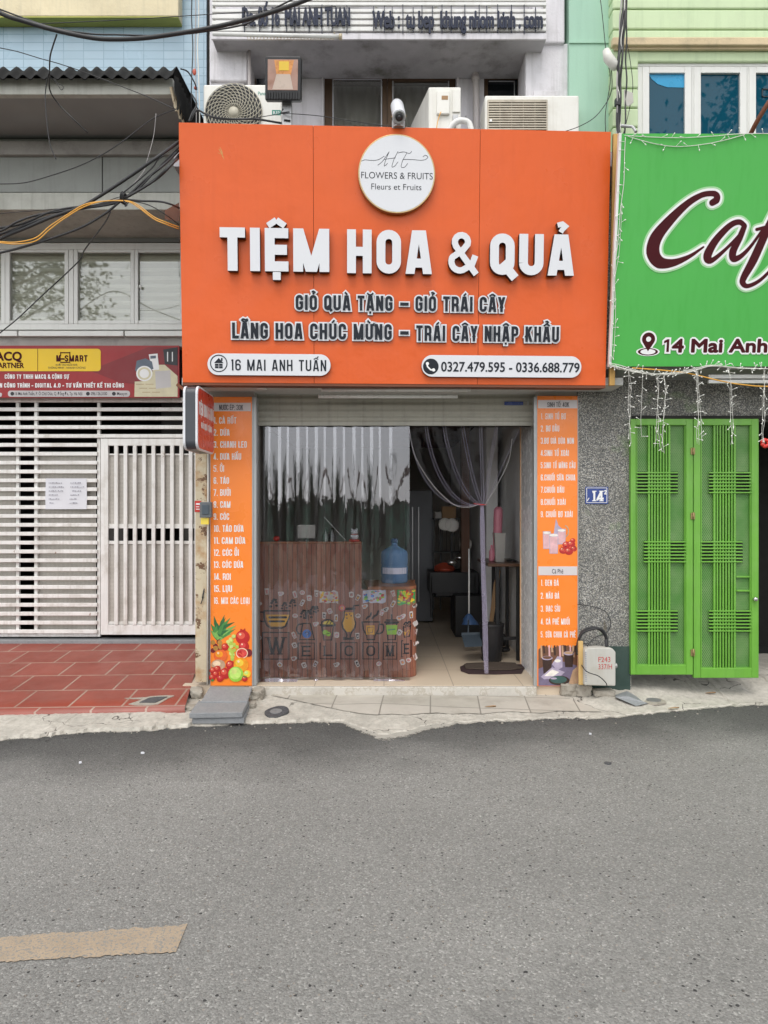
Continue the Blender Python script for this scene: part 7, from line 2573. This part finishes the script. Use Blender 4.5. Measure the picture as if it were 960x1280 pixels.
mb = MB(); mb.tube([P(489, 146, -.5), P(493, 145, -.5)], .006, 6); mb.tube([P(504, 146, -.5), P(508, 145, -.5)], .006, 6); mb.build('aerial', M['brass'], cc)

# ------------------------------------------------------------------ rubble, slabs and the meter box on the pavement
def rock(px, py, w, d, h, seed, label, m_='rubble', name='concrete_lump', z=None, rotz=0):
    rr = random.Random(seed)
    bm = bmesh.new()
    bmesh.ops.create_cube(bm, size=1)
    bmesh.ops.subdivide_edges(bm, edges=bm.edges, cuts=3, use_grid_fill=True)
    for v in bm.verts:
        n_ = v.co.normalized()
        v.co = v.co.lerp(n_ * .62, .28)
        v.co += Vector((rr.uniform(-1, 1), rr.uniform(-1, 1), rr.uniform(-1, 1))) * .055
        v.co.x *= w; v.co.y *= d; v.co.z *= h
        v.co.rotate(Matrix.Rotation(rotz, 3, 'Z'))
    me = bpy.data.meshes.new(name); 
    g_ = ground_pt(px, py, 0) if z is None else G(px, py, z)
    lo = min(v.co.z for v in bm.verts)
    bmesh.ops.translate(bm, verts=bm.verts, vec=(0, 0, -lo))
    bmesh.ops.recalc_face_normals(bm, faces=bm.faces)
    bm.to_mesh(me); bm.free()
    me.materials.append(M[m_])
    o = bpy.data.objects.new(name, me); COL.objects.link(o)
    o.location = g_ + Vector((0, d / 2, -.008))
    b = o.modifiers.new('bevel', 'BEVEL'); b.width = .004
    return tag(o, label, 'rubble')
rock(711.5, 871, .125, .13, .105, 1, 'left half of the broken concrete block below the menu board')
rock(731, 871.5, .125, .12, .10, 2, 'right half of the broken concrete block in front of the white meter box')
rock(757, 866.5, .17, .10, .055, 4, 'flat pale stone chip below the white meter box')
rock(242, 874, .10, .18, .075, 5, 'broken concrete lump at the foot of the rusty post, left of the grey slabs', rotz=.3)
rock(246, 862, .09, .10, .07, 6, 'small concrete lump wedged behind the grey slabs below the menu board')
rock(236, 888, .09, .10, .035, 12, 'thin concrete chip at the left corner of the grey slabs')
rock(320, 876, .10, .17, .085, 7, 'concrete lump at the right of the grey slabs below the step')
rock(313, 886, .07, .09, .05, 8, 'small concrete chip beside the lower grey slab')
mb = MB()
A = ground_pt(772, 867, 0); B2 = ground_pt(806, 880, 0)
mb.add([ground_pt(769, 866, .03), ground_pt(784, 862, .05), ground_pt(810, 879, .02), ground_pt(795, 882, .012), ground_pt(769, 866, .0), ground_pt(784, 862, .0), ground_pt(810, 879, -.004), ground_pt(795, 882, -.01)],
       [(0, 1, 2, 3), (4, 7, 6, 5), (0, 4, 5, 1), (1, 5, 6, 2), (2, 6, 7, 3), (3, 7, 4, 0)])
mb.build('stone_slab', M['stone_slab'], label='thin grey stone slab lying askew before the green door corner', cat='slab', bevel=.003)
# drain ring near the green door
c = ground_pt(816, 875, .004)
mb = MB(); fr = Plane(c, (1, 0, .0), (0, 1, .05))
mb.prism(fr, [(a * (1 + .08 * math.sin(5 * i)), b) for i, (a, b) in enumerate(circle(0, 0, .105, .085, 26))], -.01, .003, 0); mb.prism(fr, circle(.01, .01, .06, .05, 22), -.01, .007, 1)
mb.build('drain_ring', [M['rubble'], M['iron_light']], label='small round grey drain cap in the cracked concrete before the green door', cat='drain cover')
# oval iron cover by the step
c = ground_pt(346, 890.5, .004)
mb = MB(); fr = Plane(c, (1, 0, 0), (0, 1, .06))
mb.prism(fr, [(a + b * .12, b) for a, b in [(p[0] * (1 - .12 * abs(p[1]) / .1), p[1]) for p in circle(0, 0, .095, .125, 30)]], -.012, .012, 0)
mb.prism(fr, [(a - .005, b) for a, b in circle(0, -.01, .048, .055, 24)], .0, .017, 1)
for k in range(18):
    t = 2 * PI * k / 18
    mb.prism(fr, circle(.07 * math.cos(t) , .088 * math.sin(t), .006, n=6), .0, .015, 0)
mb.build('drain_cover', [M['iron'], M['iron_light']], label='oval black iron drain cover in the pavement before the shop step', cat='drain cover', bevel=.002)
# stacked grey slabs below the juice board
def slab(pts, th, lab):
    top = [G(px, py, z) for px, py, z in pts]
    bot = [p - Vector((0, 0, th)) for p in top]
    mb = MB(); mb.add(top + bot, [(0, 1, 2, 3), (7, 6, 5, 4), (0, 4, 5, 1), (1, 5, 6, 2), (2, 6, 7, 3), (3, 7, 4, 0)])
    mb.build('stone_slab', M['stone_slab'], label=lab, cat='slab', bevel=.004)
slab([(240, 898, .062), (305, 897.5, .062), (313, 878, .064), (256, 880, .064)], .042, 'lowest grey granite slab of the stack below the juice menu board')
slab([(236.5, 891.5, .107), (303, 890.5, .107), (311, 875, .108), (248, 876, .108)], .040, 'middle grey granite slab of the stack below the juice menu board')
slab([(251, 877, .118), (309.5, 876, .118), (315.5, 858.5, .150), (262.5, 858, .150)], .022, 'topmost grey granite slab leaning against the foot of the juice menu board')

# white meter box leaning on the pier
mbx = thing('meter_box', ground_pt(751, 858, 0), 'weathered white meter box with red stencilled numbers leaning against the green plinth', 'meter box')
Ym = -.20
def mz(py): return Z(py, Ym)
Mf = Plane((0, Ym, 0), (1, 0, 0), (0, .05, 1))
mb = MB()
a0, a1 = X(731.5, Ym), X(771, Ym)
z_0, z_1 = mz(858), mz(810.5)
mb.prism(Mf, [(a0 - .004, z_0 + .006), (a1 - .006, z_0), (a1, z_1 - .035), (a1 - .03, z_1 - .002), (lerp(a0, a1, .5), z_1 + .004), (a0 + .03, z_1), (a0 + .004, z_1 - .02)], -.12, .0)
mb.build('box_body', M['box_white'], mbx, bevel=.01)
mb = MB()
for k in range(16): mb.fbox(Mf, a0 + .004, a0 + .016, lerp(z_0, z_1, .12 + .05 * k), lerp(z_0, z_1, .12 + .05 * k) + .006, .0005, .002)
mb.build('vent_slots', M['ink'], mbx)
mb = MB(); mb.lathe(Vector((a1 + .004, Ym + .04, lerp(z_0, z_1, .52))), (1, 0, 0), [(.022, -.01), (.022, .006), (.012, .012)], 14); mb.build('hasp', M['zinc'], mbx)
mb = MB()
font_text(mb, Mf, 'F243', (748, 763, 821, 827.5), .0008, .0014, offset=.0)
font_text(mb, Mf, '337/H', (748, 765, 830, 836.5), .0008, .0014, offset=.0)
mb.build('stencil_lettering', M['red_print'], mbx)
mb = MB(); mb.beam(P(726, 856, -.13), P(725.5, 801, -.10), .04, .03, up=(0, 1, 0))
mb.build('bamboo_stick', M['bamboo'], label='split bamboo stick standing between the menu board and the meter box', cat='stick', bevel=.006)
mb = MB()
hose = smooth_path([P(721.5, 818, -.06), P(722.5, 803, -.07), P(728, 790, -.08), P(739, 784.5, -.09), P(750, 787, -.09), P(757, 796, -.09), P(758.5, 812, -.08)], 7)
mb.tube(hose, .012, 8)
mb.tube([p + Vector((.0, -.02, .012 * math.sin(i * .25))) for i, p in enumerate(hose)], .010, 8)
mb.tube([P(757.5, 799, -.12), P(758.5, 818, -.11)], .012, 8)
mb.build('black_hose', M['cable_black'], label='thick black cable looping out of the meter box behind its top', cat='cable')
mb = MB(); mb.tube(smooth_path([P(722, 755.5, -.03), P(735, 757, -.04), P(748, 760, -.04), P(758, 766, -.05), P(763, 776, -.05), P(762, 785, -.06), P(756, 792, -.07), P(742, 798, -.08), P(734, 808, -.1)], 6), .004, 6)
mb.tube(smooth_path([P(723, 825, -.03), P(733, 839, -.24), P(748, 845, -.24), P(757, 853, -.24), P(759, 858, -.22)], 6), .004, 6)
mb.build('thin_black_wire', M['cable_black'], label='thin black wire curling up the pebble dash from the meter box', cat='cable')

# ------------------------------------------------------------------ overhead cables
def cable(pts, r, label, m_='cable_black', name='cable', sub=7, group=None):
    mb = MB(); mb.tube(smooth_path([P(*p) for p in pts], sub), r, 8)
    return mb.build(name, M[m_], label=label, cat='cable', group=group)
yk1 = -1.0
mb = MB()
mb.tube(smooth_path([P(-60, -18, yk1), P(0, 16, yk1), P(30, 26.5, yk1), P(70, 38, yk1), P(110, 46.5, yk1), P(135, 49, yk1), P(175, 48, yk1), P(215, 43, yk1), P(260, 35.5, yk1), P(300, 26.5, yk1), P(340, 15, yk1), P(380, 1, yk1), P(430, -20, yk1)], 7), .0155, 10)
mb.build('thick_cable', M['cable_black'], label='thickest black overhead cable sagging across the top left before the blue tiled wall', cat='cable')
cable([(-10, 8, -.9), (60, 33, -.9), (110, 42, -.9), (150, 43.5, -.9), (215, 44, -.9), (300, 32, -.9), (330, 17, -.9), (380, -8, -.9)], .006, 'slimmer black cable strapped along the thickest overhead cable')
cable([(40, 30, -.5), (130, 26, -.5), (215, 21, -.5), (320, 14, -.3), (420, 8, -.1)], .003, 'thin straight wire crossing just above the sagging overhead cable')
cable([(-10, 58, -.6), (20, 64, -.6), (50, 73, -.55), (75, 80, -.5), (110, 92, -.4), (180, 119, -.4), (218, 136, -.5)], .0035, 'thin wire sloping down across the awning edge from the left')
cable([(71, 43, -1.0), (66, 58, -.9), (62.5, 72, -.7), (62, 92, -.5), (62.5, 113, -.3), (74, 131, -.2), (92, 149, -.2), (110, 166, -.15)], .0055, 'black drop wire hanging from the overhead cable and slanting under the awning')
cable([(61, 90, -.5), (57, 112, -.45), (57, 132, -.45), (60, 165, -.45), (64, 185, -.45), (70, 199, -.45)], .004, 'frayed thin wire dangling below the awning fascia')
cable([(62, 95, -.5), (70, 103, -.48), (79, 108, -.48), (76, 112, -.48), (68, 98, -.48)], .0025, 'tiny loose wire curl hanging at the awning fascia')
yk2 = -.72
for (pts, r, lab) in (
    ([(-40, 323, yk2), (0, 299, yk2), (35, 284, yk2), (62, 272.5, yk2), (95, 261, yk2), (116, 250.5, yk2), (160, 222, yk2), (200, 194, yk2), (224, 177, -.55)], .0125, 'thick straight black cable climbing over the cable bundle to the orange sign'),
    ([(-40, 290, yk2), (0, 285, yk2), (30, 279, yk2), (60, 266, yk2), (90, 259.5, yk2), (130, 256, yk2), (155, 248, yk2), (180, 226, yk2), (205, 206, yk2), (224, 188, -.55)], .0085, 'upper black cable of the tied bundle before the grey wall panel'),
    ([(-40, 300, yk2 - .03), (0, 289, yk2 - .03), (22, 277, yk2 - .03), (50, 268, yk2), (100, 261, yk2), (140, 255, yk2), (158, 246, yk2), (190, 227, yk2), (212, 207, yk2), (224, 193, -.55)], .0085, 'second black cable of the tied bundle, sagging a little lower'),
    ([(-40, 306, yk2 + .03), (0, 293, yk2 + .03), (28, 283, yk2), (60, 271, yk2), (105, 260, yk2), (145, 251, yk2), (165, 243, yk2), (198, 222, yk2), (216, 204, yk2), (224, 197, -.55)], .009, 'third black cable of the tied bundle, bowing lowest near the sign'),
    ([(-40, 318, yk2), (0, 299, yk2), (12, 291, yk2), (45, 276, yk2), (80, 266, yk2), (120, 258, yk2), (150, 250, yk2), (170, 239, yk2), (196, 212, yk2), (224, 184, -.55)], .006, 'slender black cable weaving through the tied bundle'),
    ([(-40, 325, yk2), (0, 316, yk2), (30, 308.5, yk2), (60, 299.5, yk2), (100, 285, yk2), (130, 268, yk2), (150, 252, yk2), (158, 246, yk2)], .009, 'lowest black cable sagging from the bundle knot to the left edge'),
    ([(150, 244, yk2), (170, 228, yk2), (190, 210, yk2), (197, 200, yk2), (205, 194, yk2)], .005, 'short slack black wire above the bundle knot'),
    ([(155, 249, yk2), (175, 251, yk2), (200, 252, yk2), (214, 255.5, yk2), (224, 260, -.55)], .008, 'short black cable running from the bundle knot to the side of the orange sign'),
    ([(160, 250, yk2), (185, 256, yk2), (205, 267, yk2), (224, 281, -.55)], .004, 'thin black wire drooping from the bundle knot to the orange sign'),
    ([(-20, 271, -.5), (0, 267, -.5), (60, 262, -.5), (110, 258, -.6), (150, 246, yk2)], .003, 'faint thin wire running level behind the cable bundle'),
    ([(-20, 231, -.4), (0, 230, -.4), (30, 228.5, -.4), (62, 220, -.4), (100, 207, -.4), (130, 192, -.4), (157, 174, -.4), (190, 149, -.4), (221, 136, -.45)], .004, 'thin black wire curving up across the grey fascia panel'),
    ([(138, 265, -.5), (130, 280, -.3), (106, 312, .4), (97, 328, .9), (50, 372, 1.0), (20, 400, 1.0), (-10, 424, 1.0)], .006, 'black wire slanting down across the white window')):
    cable(pts, r, lab)
for dy, lab in ((0, 'upper orange wire draped along the cable bundle'), (2.5, 'lower orange wire draped along the cable bundle')):
    cable([(-30, 298 + dy, yk2 - .02), (0, 302 + dy * .6, yk2 - .02), (22, 302.5 + dy, yk2 - .02), (45, 297 + dy * 1.6, yk2 - .02), (62, 283 + dy * 1.6, yk2 - .02), (80, 271 + dy, yk2 - .02), (105, 256 + dy, yk2 - .02), (130, 251.5, yk2 - .02), (158, 251 + dy * .3, yk2 - .02), (172, 256 + dy, yk2), (192, 271 + dy, yk2), (208, 278 + dy, yk2), (224, 284 + dy, -.55)], .0042, lab, 'cable_orange')
mb = MB()
for k in range(3):
    cpt = P(153 + k * 1.6, 247 + k, yk2)
    mb.tube([cpt + Vector((.012 * math.cos(t), .03 * math.sin(t), .035 * math.cos(t + .6))) for t in [2 * PI * j / 14 for j in range(14)]], .005, 5, closed=True)
mb.tube(smooth_path([P(154, 250, yk2 - .03), P(159, 256, yk2 - .03), P(156, 258, yk2 - .03), P(161, 253, yk2 - .03)], 4), .004, 5)
mb.build('cable_tie', M['cable_black'], label='black tie wrapped in a knot around the cable bundle before the left house', cat='cable tie')
cable([(195, 142, -.45), (192, 170, -.45), (184, 200, -.5), (179, 215, -.55), (158, 240, yk2)], .0022, 'fine pale wire hanging down to the bundle knot', 'cable_grey')
mb = MB(); mb.add([P(206, 263, -.5), P(224, 253, -.5), P(224, 277, -.5), P(206, 274, -.5), P(210, 263, -.42), P(224, 255, -.42), P(224, 277, -.42), P(210, 274, -.42)], [(0, 3, 2, 1), (4, 5, 6, 7), (0, 1, 5, 4), (2, 3, 7, 6), (0, 4, 7, 3)])
mb.build('rusty_plate', M['panel_side'], label='rust brown bracket plate at the left side of the orange sign by the cables', cat='bracket')
# vertical wires beside the white house
for (x, dx, m_, lab) in ((240.5, -1, 'cable_black', 'black vertical wire on the blue tiled wall beside the white house'), (244.2, .6, 'cable_grey', 'grey vertical wire on the blue tiled wall beside the white house'), (247.5, 1.0, 'cable_white', 'white vertical wire on the blue tiled wall beside the white house')):
    cable([(x, -30, .5), (x + dx, 20, .5), (x - dx * .5, 60, .5), (x + dx, 100, .45), (x + dx * 2, 150, .4), (x, 175, .3)], .0055, lab, m_)
cable([(226, 86, -.2), (235, 90, -.1), (243, 103, .1), (246, 112, .3)], .006, 'short black cable bending round the awning corner')
cable([(238, 150, -.2), (246, 138, -.2), (256, 142, -.2), (270, 147.5, -.22), (290, 149, -.22), (320, 149, -.22), (352, 154, -.22)], .0085, 'black cable curving along the foot of the left air conditioner')
cable([(240, 118, -.1), (246, 130, -.15), (240, 142, -.2), (236, 152, -.25)], .007, 'black cable hanging in the corner between awning and air conditioner')
cable([(252, 144, -.25), (300, 149, -.25), (340, 144, -.25), (356, 142, -.36), (400, 145, -.4), (450, 153, -.45), (490, 158, -.5)], .003, 'thin wire running from the floodlight pole to the security camera')
mb = MB(); mb.ball(P(243, 90, .35), .02, 8, 6, sc=(.9, .6, 1.6)); mb.ball(P(244.5, 110, .3), .016, 8, 6); mb.build('red_wire_cap', M['red_bag'], label='faded red wire caps on the vertical wires by the awning corner', cat='wire cap')
# bundle on the corner of the mint house
rb = random.Random(17)
for k, (x, m_, r, lab) in enumerate(((776, 'cable_black', .013, 'stoutest black cable of the vertical bundle on the mint house corner'), (778.5, 'cable_black', .009, 'black cable at the right side of the vertical bundle on the mint house corner'), (774.5, 'cable_black', .008, 'black cable at the left side of the vertical bundle on the mint house corner'),
                                     (780, 'cable_black', .007, 'loose black cable bowing outward from the vertical bundle on the mint house'), (777, 'cable_white', .006, 'white twisted wire winding around the vertical bundle on the mint house'), (773.5, 'cable_grey', .006, 'grey wire in the vertical bundle on the mint house corner'))):
    pts = [(x + 4.5 + rb.uniform(-1, 1), -40, -.05)]
    for yy in (0, 25, 50, 75, 100, 125, 150, 172):
        off = lerp(4, -3, min(1, yy / 90)) if k != 3 else lerp(4, 1.5, yy / 170)
        amp = 3.0 if 'twisted' in lab else 1.2
        pts.append((x + off + rb.uniform(-amp, amp), yy, -.06 + rb.uniform(-.02, .02)))
    cable(pts, r, lab, m_)
cable([(748, -20, .0), (753, 20, 0), (757, 60, 0), (759, 76, 0), (763, 100, 0), (757, 140, 0), (757, 165, 0)], .0035, 'thin black wire hanging straight down over the mint wall')
cable([(764, 85, 0), (765, 108, 0), (760, 125, 0), (744, 146, 0), (724, 158, .0), (704, 165, .0)], .0035, 'thin black wire swooping from the junction to the right air conditioner')
cable([(783, 50, -.03), (788, 78, -.03), (791, 110, -.03), (786, 140, -.03), (779, 168, -.05)], .003, 'thin wire arcing over the pale green siding beside the bundle')
mb = MB(); mb.tube([P(757.5, 63, -.04), P(760, 72, -.05), P(768, 82, -.05), P(771, 86, -.04)], [.03, .042, .042, .025], 12)
mb.build('junction_box', M['cable_white'], label='white capsule shaped junction box tilted on the cable bundle', cat='junction box')
mb = MB(); mb.add([P(780, 112, -.05), P(791, 116, -.05), P(792, 128, -.05), P(786, 133, -.05), P(780, 131, -.05), P(780, 112, .02), P(791, 116, .02), P(792, 128, .02), P(786, 133, .02), P(780, 131, .02)], [(0, 1, 2, 3, 4), (9, 8, 7, 6, 5), (0, 5, 6, 1), (1, 6, 7, 2), (2, 7, 8, 3), (3, 8, 9, 4), (4, 9, 5, 0)])
mb.build('junction_box', M['box_white'], label='weathered flat white junction box right of the cable bundle', cat='junction box', bevel=.004)
mb = MB(); mb.pbox(769.5, 775.5, 122, 131, -.08, .04); mb.build('cable_clamp', M['black_plastic'], label='black plastic clamp on the vertical cable bundle', cat='clamp', bevel=.006)
mb = MB(); mb.tube(smooth_path([P(776, 157, -.25), P(786, 158, -.26), P(791, 159, -.27), P(795, 165, -.3)], 5), .012, 8); mb.build('hook_bracket', M['steel_grey'], label='grey hooked bracket at the top left corner of the green sign', cat='bracket')
mb = MB(); mb.tube(smooth_path([P(938, 168, -.45), P(944, 156, -.5), P(952, 142, -.55), P(965, 122, -.6), P(985, 96, -.6)], 5), .018, 8); mb.build('lamp_arm', M['panel_side'], label='dark bent lamp arm rising from the green sign in front of the windows', cat='lamp arm')

# ------------------------------------------------------------------ litter on the road
for i, (px, py, r, mm, lab) in enumerate(((100, 954, .010, 'paper', 'tiny white paper scrap on the dark asphalt left of the slabs'), (178, 942, .012, 'paper', 'small white paper scrap on the asphalt near the pavement'), (738, 918, .012, 'paper', 'small white scrap on the asphalt right of the shop'), (760, 955, .02, 'iron', 'small black scrap lying flat on the grey asphalt'))):
    g_ = G(px, py, 0)
    mb = MB(); fr = Plane(g_ + Vector((0, 0, .004)), (1, 0, 0), (0, 1, 0))
    mb.prism(fr, [(r * math.cos(t) * rng.uniform(.6, 1.2), r * math.sin(t) * rng.uniform(.5, 1.0)) for t in [2 * PI * k / 7 for k in range(7)]], -.004, .006)
    mb.build('paper_scrap', M[mm], label=lab, cat='litter')
for i, (px, py, lab) in enumerate(((842, 886, 'brown dry leaf on the concrete before the green doors'), (888, 866, 'small brown dry leaf under the right green door'), (613, 884, 'dry leaf on the pale paving before the shop step'))):
    g_ = ground_pt(px, py, .006)
    mb = MB(); mb.grid([[g_ + Vector((lerp(-.045, .045, u / 4), (v - 1) * .014 * math.sin(PI * (u + .4) / 4.8), .004 + .010 * abs(v - 1) * (u / 4))) for u in range(5)] for v in range(3)])
    mb.build('dry_leaf', M['carton'], label=lab, cat='leaf')

# ------------------------------------------------------------------ across the street (mirrored in the panes and the plastic curtain)
def tree(x, y, h, cr_, seed, label):
    rt = random.Random(seed)
    t = thing('street_tree', (x, y, 0), label, 'tree')
    mb = MB()
    trunk = smooth_path([(x, y, 0), (x + .1, y + .05, h * .3), (x - .08, y, h * .55), (x + .05, y, h * .8)], 6)
    mb.tube(trunk, [lerp(.19, .06, i / (len(trunk) - 1)) for i in range(len(trunk))], 9)
    tips = []
    for k in range(14):
        b0 = trunk[rt.randrange(len(trunk) // 2, len(trunk))]
        an = rt.uniform(0, 2 * PI); l_ = cr_ * rt.uniform(.5, 1.0)
        e = b0 + Vector((math.cos(an) * l_, math.sin(an) * l_, rt.uniform(.1, .9) * l_))
        mb.tube(smooth_path([b0, b0.lerp(e, .5) + Vector((0, 0, .12)), e], 4), [.05, .045, .04, .035, .03, .025, .02, .015, .01], 6); tips.append(e); tips.append(b0.lerp(e, .6))
    mb.build('trunk', M['bark'], t)
    mb = MB()
    for k in range(4200):
        c = tips[rt.randrange(len(tips))] + Vector((rt.gauss(0, .33), rt.gauss(0, .33), rt.gauss(0, .26)))
        d1 = Vector((rt.uniform(-1, 1), rt.uniform(-1, 1), rt.uniform(-1, 1))).normalized(); d2 = d1.orthogonal().normalized()
        s_ = rt.uniform(.05, .10)
        mb.add([c - d1 * s_, c + d2 * s_ * .45, c + d1 * s_, c - d2 * s_ * .45], [(0, 1, 2, 3)])
    mb.build('crown', M['leaf'], t, recalc=False)
tree(6.9, -8.6, 12.6, 2.5, 1, 'leafy street tree mirrored in the dark window of the mint house')
tree(-9.9, -9.2, 9.6, 2.8, 2, 'leafy street tree mirrored in the white blind window')
tree(-3.4, -17, 2.9, 1.2, 3, 'low leafy tree across the street mirrored in the strip curtain')
rh = random.Random(4)
mb = MB()
prof_ = [(-36 + .5 * k, 1.9 + .5 * rh.random() + .35 * math.sin(k * .23)) for k in range(145)]
mb.grid([[(x, -23.5 + .3 * math.sin(x * 3), 0) for x, h in prof_], [(x, -23.4 + .4 * math.sin(x * 2.3), h * .6) for x, h in prof_], [(x, -23.9, h) for x, h in prof_], [(x, -25, h * .8) for x, h in prof_], [(x, -25.2, 0) for x, h in prof_]])
mb.build('added_dark_hedge', M['hedge_dark'], kind='stuff')  # unseen hedge added to close the dark skyline mirrored in the curtain
sh_ = thing('roadside_shed', (.8, -19, 0), 'low shed with rusty sloping roof across the street, mirrored in the strip curtain', 'shed')
mb = MB(); mb.box(-2.6, 1.8, -21, -18, 0, 2.0); mb.build('wall', M['shed_wall'], sh_)
mb = MB(); mb.add([(-2.9, -17.4, 1.95), (2.1, -17.4, 3.1), (2.1, -21.4, 3.5), (-2.9, -21.4, 2.2), (-2.9, -17.4, 1.89), (2.1, -17.4, 3.04), (2.1, -21.4, 3.44), (-2.9, -21.4, 2.14)], [(0, 1, 2, 3), (7, 6, 5, 4), (0, 4, 5, 1), (1, 5, 6, 2), (2, 6, 7, 3), (3, 7, 4, 0)]); mb.build('roof', M['shed_roof'], sh_)
mb = MB()
for x in (-2.2, -.8, .6): mb.box(x, x + .9, -17.996, -17.9, .1, 1.85)
mb.build('shutter_door', M['mint'], sh_)
# ------------------------------------------------------------------ repeats share a group
GROUPS = {'cable': 'black and orange cables strung along the house fronts', 'air conditioner': 'outdoor air conditioners on the canopy', 'fairy lights': 'white fairy lights on the green sign', 'slab': 'loose grey stone slabs on the pavement', 'rubble': 'broken concrete lumps along the house fronts',
          'menu board': 'menu boards beside the shop opening', 'plate': 'white plates on the kitchen rack', 'doormat': 'doormats in the doorway', 'litter': 'scraps lying on the road', 'leaf': 'dry leaves on the pavement', 'tree': 'trees across the street', 'house': 'houses in the row', 'curtain': 'clear plastic curtains in the shop opening', 'drain cover': 'drain covers in the pavement', 'junction box': 'white junction boxes at the cable bundle'}
for o in scene.objects:
    if o.parent is None and o.get('category') in GROUPS and not o.get('group'): o['group'] = GROUPS[o['category']]
